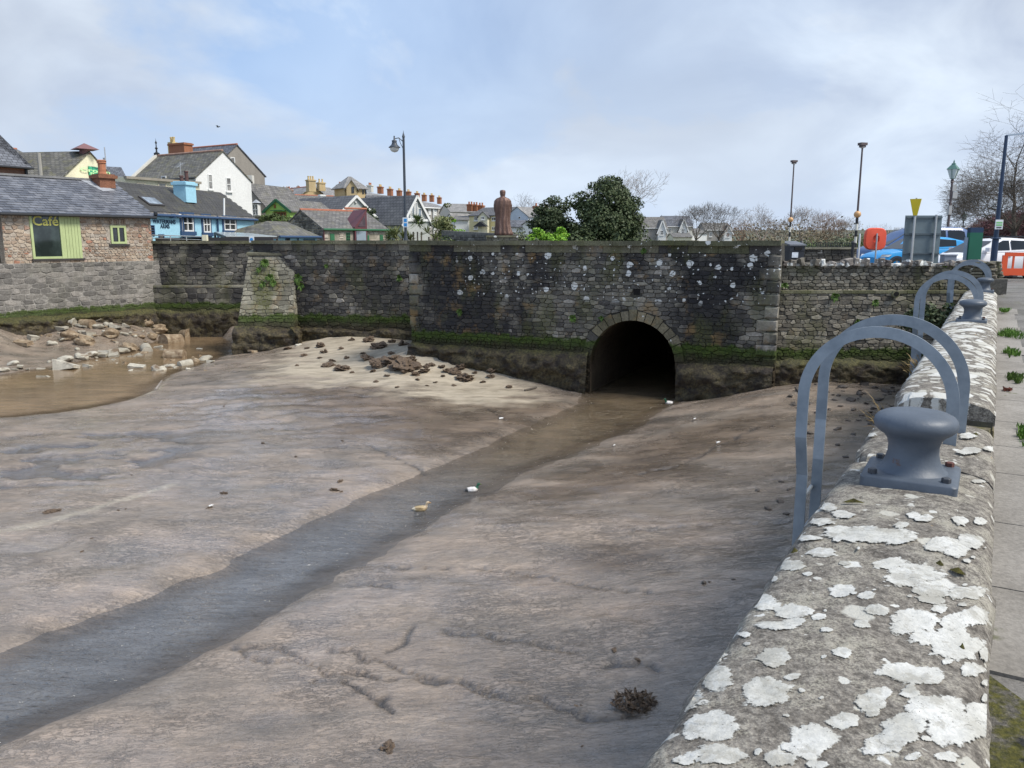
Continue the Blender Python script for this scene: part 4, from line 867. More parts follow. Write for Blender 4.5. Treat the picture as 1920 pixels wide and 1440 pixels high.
LZ7 = [(430,840,115,32),(565,898,100,35),(385,965,125,35),(560,1040,150,45),(720,1040,150,45),(860,1070,150,50),(990,1100,130,46),(1000,1000,60,30),(1290,1130,105,52),(1410,1190,100,55),(1530,1115,100,60),(1090,910,60,26),(1170,940,80,34),(1510,430,90,30),(1660,410,50,25),(1500,310,70,25),(760,255,40,15),(750,305,70,12),(290,1095,130,22),(405,1190,120,32),(165,1285,115,42),(570,1270,40,14),(300,1355,40,12),(35,1385,40,15),(1590,960,50,30),(1440,960,70,30),(1580,650,60,15),(640,430,60,18),(1490,1080,70,40)]
def build_lichen():
    pats = [(1150 + x / 2.4935, 1000 + y / 2.4935, a / 2.4935, b / 2.4935) for x, y, a, b in LZ8] + [(1440 + x / 4, 740 + y / 4, a / 4, b / 4) for x, y, a, b in LZ7]
    rr_ = random.Random(77)
    for _ in range(85):
        y = rr_.uniform(800, 1440); f_ = rr_.random() ** .7; xl = 1190 + .70 * (1440 - y); x = xl + (1850 - xl) * f_; k_ = (y - 452) / 988; a_ = k_ * rr_.choice((5, 7, 9, 12, 18, 30, 44)) * rr_.uniform(.7, 1.2)
        if not (1590 < x < 1810 and 770 < y < 960): pats.append((x, y, a_, a_ * .5))
    def hit(px, py):
        z = ZN
        for _ in range(6):
            p = onz(px, py, z); v = p.dot(QV); z = float(cope_z(np.array(min(max(v, V0N), V1N))))
        return p.dot(QU), v
    m = MB(); r = random.Random(12)
    for px, py, a, b in pats:
        u0, v0 = hit(px, py); n = 56; ang = [2 * math.pi * i / n for i in range(n)]; ph = [r.uniform(0, 6.28) for _ in range(7)]
        ring = []
        for t in ang:
            k = 1 + sum(r_ * math.sin(f * t + p) for f, r_, p in zip((2, 3, 5, 8, 13, 19, 27), (.09, .07, .05, .035, .03, .03, .025), ph))
            u, v = hit(px + a * 1.1 * k * math.cos(t), py + b * 1.1 * k * math.sin(t)); ring.append((u, v))
        o = len(m.v); rings = 5
        V = []
        for j in range(rings + 1):
            f = j / rings
            for u, v in ring:
                uu, vv = u0 + (u - u0) * f, v0 + (v - v0) * f; vv = min(max(vv, V0N + .030), V1N - .012)
                x, y = uu * QU.x + vv * QV.x, uu * QU.y + vv * QV.y
                V.append((x, y, vv))
        V = np.array(V); X, Y, VV = V.T; seeds = 12 if u0 < 3.37 else 13 if u0 < 5 else 14
        U = X * QU.x + Y * QU.y; sd = np.where(U < .4, 11, np.where(U < 3.37, 12, np.where(U < 5, 13, 14)))
        Z = cope_z(VV)
        for s_ in (11, 12, 13, 14):
            k_ = sd == s_
            if k_.any(): Z[k_] += (fbm(X[k_] * 3, Y[k_] * 3, s_, 4) - .5) * .035 + (fbm(X[k_] * 14, Y[k_] * 14, s_ + 5, 3) - .5) * .012
        Z += np.repeat([.0042] * rings + [.001], n)
        m.add(np.stack([X, Y, Z], -1).tolist(), [(j * n + i, (j + 1) * n + i, (j + 1) * n + (i + 1) % n, j * n + (i + 1) % n) for j in range(rings) for i in range(n)])
    # outward winding
    o = part('lichen_patch', m, M_LICH, QW, smooth=True); o['kind'] = 'stuff'; rimv = np.tile(np.repeat(np.arange(6) / 5, 56), len(pats)); o.data.attributes.new('rim', 'FLOAT', 'POINT').data.foreach_set('value', rimv.astype(np.float32))
    bm = bmesh.new(); bm.from_mesh(o.data)
    for f in bm.faces:
        if f.normal.z < 0: f.normal_flip()
    bm.to_mesh(o.data); bm.free()
build_lichen()
# ------------------------------------------------------------------ bollards
_ip = NT('grey_iron_paint'); _ic = _ip.ramp(_ip.noise(5, 5, .6), [(.3, (.068, .085, .11)), (.7, (.098, .12, .152))]); _ic = _ip.mix(_ip.m('MULTIPLY', _ip.sm(_ip.noise(3, 6, .7, _ip.map(_ip.P(), (1, 1, .3))), .52, .7), .35), _ic, (.045, .05, .055)); _ic = _ip.mix(_ip.sm(_ip.noise(17, 5, .7), .66, .70), _ic, (.16, .17, .18)); _ic = _ip.mix(_ip.m('MULTIPLY', _ip.sm(_ip.noise(9, 5, .7, _ip.map(_ip.P(), (1, 1, 1), (3, 1, 7))), .66, .72), .8), _ic, (.10, .05, .035))
M_IRON = _ip.done(_ic, _ip.m('ADD', .38, _ip.m('MULTIPLY', _ip.noise(8, 4, .6), .22)), _ip.bump(_ip.noise(60, 4), .15, .01)); M_BOLT = paint('bolt_dark', (0.045, 0.05, 0.06), .5, .2, 20); M_RUST = paint('bolt_rust', (0.12, 0.045, 0.035), .7, .3, 30)
def build_bollards():
    # profile: flared foot, waist, mushroom head
    prof = [(0.20, 0.055), (0.185, .065), (.160, .085), (.142, .12), (.130, .165), (.129, .205), (.138, .24), (.158, .265), (.188, .285), (.208, .305), (.214, .328), (.210, .350), (.195, .370), (.165, .386), (.12, .396), (.06, .401), (0.0005, .402)]
    def make(label, u, v, z, sc):
        t = thing('bollard', label, 'bollard', quv(u, v, z), 'mooring bollards on the quay wall')
        return t
    first = make('nearest mooring bollard, large and blue grey with a rusty bolt, beside the twin ladder hoops', 4.62, -.285, ZN - .012, 1)
    b = MB()   # base plate with rounded corners and sloping top
    def rr(h, z, rad=.03, k=4):
        out = []
        for cx, cy, a0 in ((h - rad, h - rad, 0), (-h + rad, h - rad, 90), (-h + rad, -h + rad, 180), (h - rad, -h + rad, 270)):
            for i in range(k + 1): a = math.radians(a0 + 90 * i / k); out.append((cx + rad * math.cos(a), cy + rad * math.sin(a), z))
        return out
    R = [rr(.238, -.03), rr(.238, .052), rr(.230, .062), rr(.20, .068, .06)]; k = len(R[0])
    b.add(sum(R, []), [(j * k + i, j * k + (i + 1) % k, (j + 1) * k + (i + 1) % k, (j + 1) * k + i) for j in range(3) for i in range(k)] + [tuple(range(3 * k, 4 * k))])
    def local(name, mb, mats, auto=None):
        me = mb.mesh(name); [me.materials.append(m) for m in mats]
        o = bpy.data.objects.new(name, me); link(o, first); 
        if auto: me.polygons.foreach_set('use_smooth', [True] * len(me.polygons)); me.set_sharp_from_angle(angle=math.radians(auto))
        return o
    local('base_plate', b, [M_IRON], 40)
    h = MB(); h.lathe(prof, 48, caps=False); local('post', h, [M_IRON], 70)
    for i, (x, y) in enumerate(((.18, .18), (-.18, .18), (-.18, -.18), (.18, -.18))):
        q = MB(); q.lathe([(.024, .05), (.024, .088), (.020, .092), (.0005, .092)], 6, (x, y, 0), caps=False); o = local('bolt', q, [M_RUST if i == 0 else M_BOLT])
        if i == 0: o['label'] = 'rusty red bolt'
    first.rotation_euler = (0, 0, -QA); first.scale = (.95, .95, .97)
    for lab, u, v in (('middle mooring bollard, small in view, on the lichen white coping beyond the nearest ladder', 12.75, -.215), ('farthest mooring bollard, tiny in view, where the quay coping ends', 20.6, -.16)):
        c = first.copy(); COL.objects.link(c); c['label'] = lab; c.location = quv(u, v, ZF - .01); c.scale = (.79, .79, .80)
        for ch in list(first.children): d = ch.copy(); COL.objects.link(d); d.parent = c
build_bollards()
# ------------------------------------------------------------------ ladders with hooped rails
def build_ladders():
    n = NT('galvanised_steel'); f = n.noise(6, 5, .65); c = n.ramp(f, [(.3, (.20, .235, .27)), (.7, (.32, .36, .40))]); c = n.mix(n.m('MULTIPLY', n.sm(n.noise(2.2, 4, .6, n.map(n.P(), (1, 1, .4))), .55, .7), .35), c, (.13, .15, .17))
    gal = n.done(c, .55, n.bump(n.noise(60, 3), .12, .004), .35)
    def hoop(uh, ul, vR, vL, zfoot, ztop):
        """flat bar, broad side across the wall; the water-side leg cranks in to ladder width below"""
        R = (vR - vL) / 2; vc = (vR + vL) / 2; zc = ztop - R; w, th = .072, .016; path = []
        path += [(vR, zfoot - .02), (vR, zc)] + [(vc + R * math.cos(a), zc + R * math.sin(a)) for a in [math.pi * i / 28 for i in range(1, 28)]] + [(vL, zc), (vL, zc - .30), (vL + .012, zc - .58), (vL + .012, -4.0)]
        us = [uh] * (len(path) - 2) + [ul, ul]; m = MB(); vs = []
        for i, ((v, z), u) in enumerate(zip(path, us)):
            a = path[max(0, i - 1)]; b = path[min(len(path) - 1, i + 1)]; tv, tz = b[0] - a[0], b[1] - a[1]; l = math.hypot(tv, tz); nv, nz = -tz / l, tv / l
            for du, s in ((-th / 2, -1), (th / 2, -1), (th / 2, 1), (-th / 2, 1)): vs.append(quv(u + du, v + nv * s * w / 2, z + nz * s * w / 2))
        k = len(path); m.add(vs, [(i * 4 + j, i * 4 + (j + 1) % 4, (i + 1) * 4 + (j + 1) % 4, (i + 1) * 4 + j) for i in range(k - 1) for j in range(4)] + [(3, 2, 1, 0), (4 * k - 4, 4 * k - 3, 4 * k - 2, 4 * k - 1)]); return m
    for lab, ua, ub, vR, vL, zf, zt_ in (('nearest access ladder, its two big grey hoops rising behind the bollard', 5.55, 5.98, -.115, -1.0, ZN, -.545), ('middle access ladder with grey hooped rails arching over the coping', 13.45, 13.9, -.15, -.93, ZF, -.49), ('farthest access ladder, its pale hoop small in front of the green board', 21.05, 21.5, -.09, -.84, ZF, -.475)):
        t = thing('ladder', lab, 'ladder', quv((ua + ub) / 2, -.85, -4.0), 'steel access ladders on the quay wall')
        part('handrail', hoop(ua, ua + .07, vR - .03, vL - .03, zf, zt_ - .025), gal, t); part('handrail', hoop(ub, ub - .07, vR + .01, vL + .02, zf, zt_ + .02), gal, t)
        for i in range(9):
            z = -1.75 - i * .27; g = MB(); g.tube([quv(ua + .07, vL + .0, z), quv(ub - .07, vL + .0, z)], .014, 8); part('rung', g, gal, t)
build_ladders()
# ================================================================== the town
def slate_mat(name, lo, hi, sc=1.0, moss=0.0):
    n = NT(name); uv = n.nd('ShaderNodeUVMap').outputs[0]
    b = n.nd('ShaderNodeTexBrick'); b.offset = 0.5; n.L(uv, b.inputs[0]); b.inputs['Scale'].default_value = 1.0; b.inputs['Brick Width'].default_value = 0.32 * sc; b.inputs['Row Height'].default_value = 0.24 * sc
    b.inputs['Mortar Size'].default_value = 0.02 * sc; b.inputs['Color1'].default_value = (.25, .25, .25, 1); b.inputs['Color2'].default_value = (1, 1, 1, 1); b.inputs['Mortar'].default_value = (.0, .0, .0, 1)
    f = n.ramp(b.outputs[0], [(0, tuple(x * .45 for x in lo)), (.25, lo), (1, hi)])
    c = n.mix(.65, f, n.ramp(n.noise(1.1, 6, .65), [(.3, .55), (.7, 1.4)]), 'MULTIPLY')
    if moss: c = n.mix(n.m('MULTIPLY', n.sm(n.noise(1.8, 6, .7), .5, .62), moss), c, (.16, .15, .075))
    return n.done(c, .62, n.bump(b.outputs[0], .5, .02), 0, .4)
def render_mat(name, col, dirt=.3, rough=.9):
    n = NT(name); c = n.mix(n.m('MULTIPLY', n.sm(n.noise(1.3, 6, .65, n.map(n.P(), (1, 1, .35))), .45, .72), dirt), col, tuple(x * .5 for x in col))
    c = n.mix(.35, c, n.ramp(n.noise(9, 4, .6), [(.3, .7), (.7, 1.15)]), 'MULTIPLY'); return n.done(c, rough, n.bump(n.noise(40, 3), .25, .01))
SL_BLUE = slate_mat('slate_blue', (.085, .09, .105), (.165, .175, .20)); SL_GREY = slate_mat('slate_grey', (.12, .115, .11), (.21, .20, .19), 1, .25); SL_OLD = slate_mat('slate_old', (.10, .095, .082), (.19, .18, .155), 1, .6)
SL_PALE = slate_mat('slate_pale', (.21, .205, .20), (.31, .30, .29)); SL_NEW = slate_mat('slate_new', (.10, .10, .105), (.135, .135, .14), 1.4)
R_WHITE = render_mat('white_render', (.80, .80, .78), .12); R_CREAM = render_mat('cream_render', (.74, .70, .52), .25); R_BLUE = render_mat('pale_blue_render', (.36, .64, .78), .12); R_PBLUE_SHADE = render_mat('pale_blue_and_shade_render', (.58, .64, .70), .15)  # the bluish white also paints shade on the white house side
R_GREY = render_mat('grey_brown_render', (.30, .275, .24), .3); R_SAGE = render_mat('sage_grey_render', (.46, .48, .46), .12); R_GREEN = render_mat('lime_green_render', (.44, .68, .17), .15); R_OCHRE = render_mat('ochre_brick', (.56, .43, .24), .3); R_YEL = render_mat('pale_yellow_render', (.74, .66, .38), .2)
R_STONE = render_mat('grey_stone_front', (.36, .34, .31), .4); R_PALE = render_mat('pale_cream_render', (.66, .64, .58), .2); R_BRICK = stone_mat('brick_wall', [(0, (.26, .13, .09)), (1, (.42, .30, .24))], False, .1, 0, 0, 0)
BRICK = render_mat('chimney_brick', (.36, .15, .08), .45); POT = paint('chimney_pot', (.42, .17, .09), .8, .2, 9); POTY = paint('buff_pot', (.60, .46, .22), .8, .2, 9); REDT = paint('red_ridge_tile', (.40, .15, .09), .8, .25, 6); GREYT = paint('grey_ridge', (.20, .20, .20), .8, .2, 6)
WFR = paint('white_joinery', (.78, .78, .76), .5, .05); GFR = paint('sage_joinery', (.45, .53, .26), .55, .08); NAVY = paint('navy_paint', (.035, .075, .16), .5, .1); DKFR = paint('dark_frame', (.05, .045, .045), .5, .1); BURG = paint('burgundy_paint', (.13, .045, .055), .5, .1); GRN = paint('green_paint', (.035, .15, .07), .5, .1)
BROWNJ = paint('brown_joinery', (.28, .12, .04), .5, .2); LEAD = paint('lead', (.34, .36, .39), .5, .2, 8); GUT = paint('black_gutter', (.025, .027, .032), .45, .1)
def glass_mat(name, col, rough=.06):
    n = NT(name); c = n.mix(n.ramp(n.noise(1.2, 4, .6), [(.4, 0), (.6, 1)]), col, tuple(x * .4 for x in col)); return n.done(c, rough, None, 0, .8)
GLASS = glass_mat('window_glass', (.045, .05, .055)); GLASSL = glass_mat('sky_glass', (.30, .36, .42), .15); GLASSB = glass_mat('blind_glass', (.35, .34, .32), .2)
class H: pass
def uvset(me, o, e, s_):
    """metre UVs on a roof: along e, and up the slope"""
    uv = me.uv_layers.new(name='UVMap').data
    for p in me.polygons:
        n = p.normal; a = Vector((0, 0, 1)).cross(n); a = a.normalized() if a.length > .01 else Vector((1, 0, 0)); b = n.cross(a)
        for li in p.loop_indices: co = me.vertices[me.loops[li].vertex_index].co; uv[li].uv = (co.dot(a), co.dot(b))
def house(name, label, A, B, W, ze, zr, wm, rm, ridge='along', zg=-1.6, ov=.2, hipa=0, hipb=0, rt=None, parent=None, cat='house', group=None, gut=None, flat=False, board=None):
    A = P2(*A) if isinstance(A, tuple) else A; B = P2(*B) if isinstance(B, tuple) else B
    A = Vector((A.x, A.y, 0)); B = Vector((B.x, B.y, 0)); t = (B - A).normalized(); L = (B - A).length; n = Vector((-t.y, t.x, 0))
    if n.dot(A) < 0: n = -n
    h = H(); h.t, h.n, h.A, h.B, h.W, h.L, h.ze, h.zr = t, n, A, B, W, L, ze, zr
    h.o = parent or thing(name, label, cat, (A + B) / 2 + n * W / 2 + Vector((0, 0, zg)), group)
    if ridge == 'along': O, e, f, Le, Lf = A, t, n, L, W
    else: O, e, f, Le, Lf = A, n, t, W, L
    Z = lambda z: Vector((0, 0, z)); q = lambda a, b, z: O + e * a + f * b + Z(z)
    w = MB(); base = [q(0, 0, zg), q(Le, 0, zg), q(Le, Lf, zg), q(0, Lf, zg)]; top = [q(0, 0, ze), q(Le, 0, ze), q(Le, Lf, ze), q(0, Lf, ze)]
    w.add(base + top, [(0, 1, 5, 4), (1, 2, 6, 5), (2, 3, 7, 6), (3, 0, 4, 7)] + ([(4, 5, 6, 7)] if flat else []))
    if not flat:
        if not hipa: w.add([q(0, 0, ze), q(0, Lf, ze), q(0, Lf / 2, zr)], [(0, 1, 2)])
        if not hipb: w.add([q(Le, 0, ze), q(Le, Lf, ze), q(Le, Lf / 2, zr)], [(0, 2, 1)])
    bm = bmesh.new(); me = w.mesh('wall', wloc(h.o)); bm.from_mesh(me); bmesh.ops.remove_doubles(bm, verts=bm.verts, dist=1e-4); bmesh.ops.recalc_face_normals(bm, faces=bm.faces); bm.to_mesh(me); bm.free(); me.materials.append(wm)
    part('wall', me, None, h.o)
    if not flat:
        sl = (zr - ze) / (Lf / 2); oa = 0 if hipa else ov * .6; ob = 0 if hipb else ov * .6; dz = -sl * ov; th = .10; r = MB(); up = .03
        if hipa: e0 = -ov; 
        else: e0 = -oa
        e1 = Le + (ov if hipb else ob)
        r0, r1 = (hipa if hipa else e0), (Le - hipb if hipb else e1)
        top = [q(e0, -ov, ze + dz + up), q(e1, -ov, ze + dz + up), q(r1, Lf / 2, zr + up), q(r0, Lf / 2, zr + up), q(e1, Lf + ov, ze + dz + up), q(e0, Lf + ov, ze + dz + up)]
        bot = [p - Z(th) for p in top]
        r.add(top + bot, [(0, 1, 2, 3), (4, 5, 3, 2), (1, 4, 2), (5, 0, 3), (6, 9, 8, 7), (10, 8, 9, 11), (7, 8, 10), (11, 9, 6), (0, 6, 7, 1), (4, 10, 11, 5), (1, 7, 10, 4), (5, 11, 6, 0)] if (hipa or hipb) else
              [(0, 1, 2, 3), (4, 5, 3, 2), (6, 9, 8, 7), (10, 8, 9, 11), (0, 6, 7, 1), (4, 10, 11, 5), (1, 7, 8, 2), (2, 8, 10, 4), (5, 11, 9, 3), (3, 9, 6, 0)])
        me = r.mesh('roof', wloc(h.o)); bm = bmesh.new(); bm.from_mesh(me); bmesh.ops.recalc_face_normals(bm, faces=bm.faces); bm.to_mesh(me); bm.free()
        me.materials.append(rm); uvset(me, O, e, f); h.roof = part('roof', me, None, h.o)
        if rt:
            k = MB(); k.tube([q(r0, Lf / 2, zr + up), q(r1, Lf / 2, zr + up)], .09, 6)
            if hipb: k.tube([q(r1, Lf / 2, zr + up), q(e1, -ov, ze + dz + up)], .07, 6)
            part('ridge_tiles', k, rt, h.o)
        if gut:
            k = MB(); k.tube([q(e0, -ov - .05, ze + dz - .02), q(e1, -ov - .05, ze + dz - .02)], .07, 6); part('gutter', k, gut, h.o)
        if board:
            k = MB(); s0 = 0 if ridge == 'across' else None
            ends = (e0,) if ridge == 'across' else (e0, e1)
            for a in ends:
                for b0 in (-ov, Lf + ov): k.bar(q(a - .03, b0, ze + dz - .08), q(a - .03, Lf / 2, zr - .06), .05, .22, up=(0, 0, 1))
            part('bargeboard', k, board, h.o)
    h.q = q; h.e, h.f, h.Lf, h.Le = e, f, Lf, Le
    h.face = {'front': (A, t, -n), 'left': (A, n, -t), 'right': (B, n, t)}
    return h
def facept(h, face, px, py): P, a, n = h.face[face]; return onplane(px, py, P, n)
def window(h, face, x0, y0, x1, y1, fm=None, gm=None, nx=1, ny=1, sill=None, proud=.05, fw=None, name='window', surround=None, label=None):
    P, a, n = h.face[face]; fm = fm or WFR; gm = gm or GLASS; c = facept(h, face, (x0 + x1) / 2, (y0 + y1) / 2)
    wd = abs((facept(h, face, x1, (y0 + y1) / 2) - facept(h, face, x0, (y0 + y1) / 2)).dot(a)); ht = abs(facept(h, face, (x0 + x1) / 2, y0).z - facept(h, face, (x0 + x1) / 2, y1).z)
    fw = fw or min(.09, wd * .14); k = MB(); z = Vector((0, 0, 1)); c0 = c + n * (proud / 2)
    for s in (-1, 1):
        k.obox(c0 + a * s * (wd / 2 - fw / 2), a, n, z, fw, proud, ht); k.obox(c0 + z * s * (ht / 2 - fw / 2), a, n, z, wd - 2 * fw, proud - .004, fw)
    for i in range(1, nx): k.obox(c0 + a * (i / nx - .5) * wd, a, n, z, fw * .8, proud - .006, ht - 2 * fw)
    for i in range(1, ny): k.obox(c0 + z * (i / ny - .5) * ht, a, n, z, wd - 2 * fw, proud - .008, fw * .7)
    if sill: k.obox(c + n * .06 - z * (ht / 2 + .05), a, n, z, wd + .16, .16, .09, 0)
    o = part(name, k, fm, h.o)
    if label: o['label'] = label
    g = MB(); g.obox(c + n * .008, a, n, z, wd - fw, .012, ht - fw); part('pane', g, gm, o)
    if surround:
        s_ = MB()
        for s in (-1, 1): s_.obox(c + n * .02 + a * s * (wd / 2 + .07), a, n, z, .14, .04, ht + .28)
        s_.obox(c + n * .02 + z * (ht / 2 + .07), a, n, z, wd, .038, .14); s_.obox(c + n * .05 - z * (ht / 2 + .10), a, n, z, wd + .34, .12, .2); part('surround', s_, surround, o)
    return o
def chimney(h, px, ytop, ybot, D, w, m=None, pots=2, d=.6, pm=None, cap=True, ph=.4):
    m = m or BRICK; p = P2(px, D).to_3d(); zt_, zb = zz(ytop, D), zz(ybot, D) - .4; k = MB(); a = h.t; b = h.n
    k.obox(p + Vector((0, 0, (zt_ + zb) / 2)), a, b, (0, 0, 1), w, d, zt_ - zb)
    if cap: k.obox(p + Vector((0, 0, zt_ - .12)), a, b, (0, 0, 1), w + .16, d + .16, .14)
    o = part('chimney', k, m, h.o)
    for i in range(pots):
        c = MB(); x = (i + .5) / pots - .5; c.lathe([(.13, 0), (.11, ph * .8), (.14, ph * .85), (.13, ph), (.09, ph), (.09, ph - .1)], 8, p + a * x * w + Vector((0, 0, zt_ - .01))); part('chimney_pot', c, pm or POT, o)
    return o
def text(h_or_parent, s, origin, ax, up, size, mat, name='lettering', ext=.01, sx=1.0, bold=.0, sp=1.0):
    cu = bpy.data.curves.new(name, 'FONT'); cu.body = s; cu.size = size; cu.extrude = ext; cu.align_x = 'CENTER'; cu.align_y = 'CENTER'; cu.offset = bold; cu.space_character = sp; cu.resolution_u = 3
    tmp = bpy.data.objects.new('t', cu); COL.objects.link(tmp); dg = bpy.context.evaluated_depsgraph_get(); dg.update(); me = bpy.data.meshes.new_from_object(tmp.evaluated_get(dg)); bpy.data.objects.remove(tmp)
    ax, up = Vector(ax), Vector(up); nrm = ax.cross(up); M = Matrix((ax * sx, up, nrm)).transposed().to_4x4(); me.transform(Matrix.Translation(Vector(origin) - wloc(h_or_parent)) @ M)
    me.materials.clear(); me.materials.append(mat); me.name = name; o = bpy.data.objects.new(name, me); link(o, h_or_parent); return o
LETTER_NAVY = paint('letter_navy', (.02, .05, .09), .6); LETTER_YEL = paint('letter_yellow', (.62, .60, .16), .6); LETTER_GRN = paint('letter_light', (.55, .85, .45), .6)
def build_cafe():
    ze = zz(397, 33.2); zr = zz(338, 37.2); zg = zz(491, 34.5) - .02
    h = house('cafe', 'stone waterside café with slate roof, green shuttered window and brick chimney', CA, CB, 6.2, ze, zr, MO_CS, SL_BLUE, zg=zg, ov=.22, cat='building', gut=GUT)
    # the roof and wall go on to the left out of the picture
    t, n = h.t, h.n; O = -n
    wx = [facept(h, 'front', px, 440) for px in (57, 151)]; u0, u1 = sorted((p - CA).dot(t) for p in wx); zt_, zb = zz(399, 33.0), zz(486, 33.0); zt_ = facept(h, 'front', 100, 402).z; zb = facept(h, 'front', 100, 485).z
    s0, s1 = sorted((facept(h, 'front', px, 440) - CA).dot(t) for px in (206, 237)); st_, sb = facept(h, 'front', 221, 422).z, facept(h, 'front', 221, 457).z
    def keep(u, z, w, hh):
        if u0 - w * .5 - .02 < u < u1 + w * .5 + .02 and zb - .06 - hh * .3 < z: return False
        if s0 - w * .5 < u < s1 + w * .5 and sb - .06 - hh * .3 < z < st_ + .08 + hh * .3: return False
        return True
    stn = []
    vrubble(h.o, flat(CA, t, O), h.L, zg + .01, ze - .03, .125, 1.75, (.016, .04), M_CS, 101, lambda u, z, a, b: not ((u0 - .05 < u < u1 + .05 and z > zb - .2) or (s0 - .04 < u < s1 + .04 and sb - .1 < z < st_ + .27)), lambda u, z: (min(u, u0 - .01) if u < (u0 + u1) / 2 else max(u, u1 + .01), z) if (u0 < u < u1 and z > zb - .18) else ((s0 - .01 if u < (s0 + s1) / 2 else s1 + .01), z) if (s0 < u < s1 and sb - .08 < z < st_ + .26) else (u, z), gap=.022, cap=280)
    for i in range(7): stn.append((frame_mat(CA + t * (s0 + (s1 - s0) * (i + .5) / 7) + Vector((0, 0, st_ + .14)), t, O, (s1 - s0) / 7 - .015, .035, .24), i, 1))
    place_stones(h.o, stn, M_CS, name='lintel_stone')
    # big window: dark glass with yellow lettering, sage shutter board beside it
    us = u0 + (u1 - u0) * .62; z = Vector((0, 0, 1)); f = MB(); P = lambda u, zc, d=0: CA + t * u + O * d + z * zc
    fw = .09
    for a, b in ((u0 + fw / 2, fw), (us - fw / 2, fw * .9)): f.obox(P(a, (zt_ + zb) / 2, .03), t, O, z, b, .06, zt_ - zb)
    f.obox(P((u0 + us) / 2, zb + fw / 2, .028), t, O, z, us - u0 - 2 * fw, .055, fw); f.obox(P((u0 + us) / 2, zt_ - .025, .028), t, O, z, us - u0 - 2 * fw, .055, .05)
    w = part('window', f, GFR, h.o); g = MB(); g.obox(P((u0 + us) / 2, (zt_ + zb) / 2, .008), t, O, z, us - u0 - .1, .012, zt_ - zb - .08); part('pane', g, glass_mat('cafe_glass', (.05, .07, .065)), w)
    text(w, 'Café', P(u0 + (us - u0) * .50, zt_ - (zt_ - zb) * .16, .02), t, z, (us - u0) * .43, LETTER_YEL, bold=.008, sx=1.04)
    bw = (u1 - us) / 6
    for i in range(6): b = MB(); b.obox(P(us + (i + .5) * bw, (zt_ + zb) / 2, .025 + .003 * (i % 2)), t, O, z, bw - .012, .03, zt_ - zb); part('shutter_board', b, GFR, h.o)
    s = MB(); s.obox(P((u0 + u1) / 2, zb - .035, .05), t, O, z, u1 - u0 + .1, .12, .07); part('sill', s, DKFR, h.o)
    r = random.Random(2); u = u0
    while u < u1: l = r.uniform(.12, .26); s = MB(); s.obox(P(min(u + l / 2, u1), zb - .13, .02), t, O, z, l - .015, .05, .11); part('sill_stone', s, M_CS, h.o); u += l
    window(h, 'front', 207, 423, 236, 457, GFR, GLASS, 2, 1, None, .06, label=None); s = MB(); s.obox(P((s0 + s1) / 2, sb - .05, .05), t, O, z, s1 - s0 + .16, .12, .07); part('sill', s, DKFR, h.o)
    q = MB(); q.obox(P(.1, (zg + ze) / 2, -.02), t, O, z, .2, .12, ze - zg - .02)
    # slates one by one on the slope we see
    sl = math.hypot(h.W / 2 + .22, (zr - ze) * (1 + .22 / (h.W / 2))); upv = (h.n * (h.W / 2) + z * (zr - ze)).normalized(); nr = (O * (zr - ze) + z * (h.W / 2)).normalized(); base = CA + O * .22 + z * (ze - (zr - ze) / (h.W / 2) * .22 + .03)
    me = bpy.data.meshes.new('slate'); b = MB(); b.add([(-.5, 0, -.5), (.5, 0, -.5), (.5, 0, .62), (-.5, 0, .62), (-.5, 1, -.5), (.5, 1, -.5), (.5, .15, .62), (-.5, .15, .62)], [(4, 5, 6, 7), (0, 1, 5, 4), (1, 2, 6, 5), (3, 0, 4, 7)]); me.from_pydata(b.v, [], b.f)
    sm = NT('slate_piece'); c = sm.ramp(sm.rnd(), [(0, (.095, .10, .118)), (.6, (.145, .152, .172)), (1, (.19, .195, .215))]); c = sm.mix(.6, c, sm.ramp(sm.noise(3, 5, .6), [(.3, .6), (.7, 1.35)]), 'MULTIPLY'); me.materials.append(sm.done(c, .5, sm.bump(sm.noise(25, 3), .3, .01)))
    rows = int(sl / .235); off = Matrix.Translation(-wloc(h.o)); cnt = 0; V = []; Fs = []
    for j in range(rows):
        nn = int((h.L + .3) / .30)
        for i in range(nn + 1):
            u = -.15 + i * .30 + (.15 if j % 2 else 0)
            if u > h.L + .15: continue
            M = off @ frame_mat(base + t * u + upv * (j + .5) * .235 + nr * .004, t, nr, .288, .020 + .006 * ((i * 7 + j * 3) % 3), .235, upv)
            if cnt < 295 and j >= 1: o = bpy.data.objects.new('slate', me); link(o, h.o); o.matrix_local = M; cnt += 1
            else: k = len(V); V += [tuple(M @ Vector(v)) for v in b.v]; Fs += [tuple(x + k for x in f_) for f_ in b.f]
    m2 = bpy.data.meshes.new('slate_courses'); m2.from_pydata(V, [], Fs); m2.materials.append(me.materials[0]); o = bpy.data.objects.new('slate_courses', m2); link(o, h.o); o['kind'] = 'stuff'
    k = MB(); k.obox(CA + t * h.L / 2 + h.n * h.W / 2 + z * (zr + .06), t, h.n, z, h.L + .3, .24, .09); part('ridge_tiles', k, GREYT, h.o)
    c = chimney(h, 204, 327, 362, 37.7, .72, stone_mat('cafe_chimney_brick', [(0, (.20, .085, .05)), (1, (.42, .19, .11))], False, .3), 0, .7)
    k = MB(); p = P2(203, 37.7).to_3d() + z * (zz(327, 37.7)); k.lathe([(.20, 0), (.17, .1), (.16, .48), (.20, .5), (.19, .56), (.22, .60), (.16, .64), (.1, .64)], 12, p); part('chimney_pot', k, POT, c)
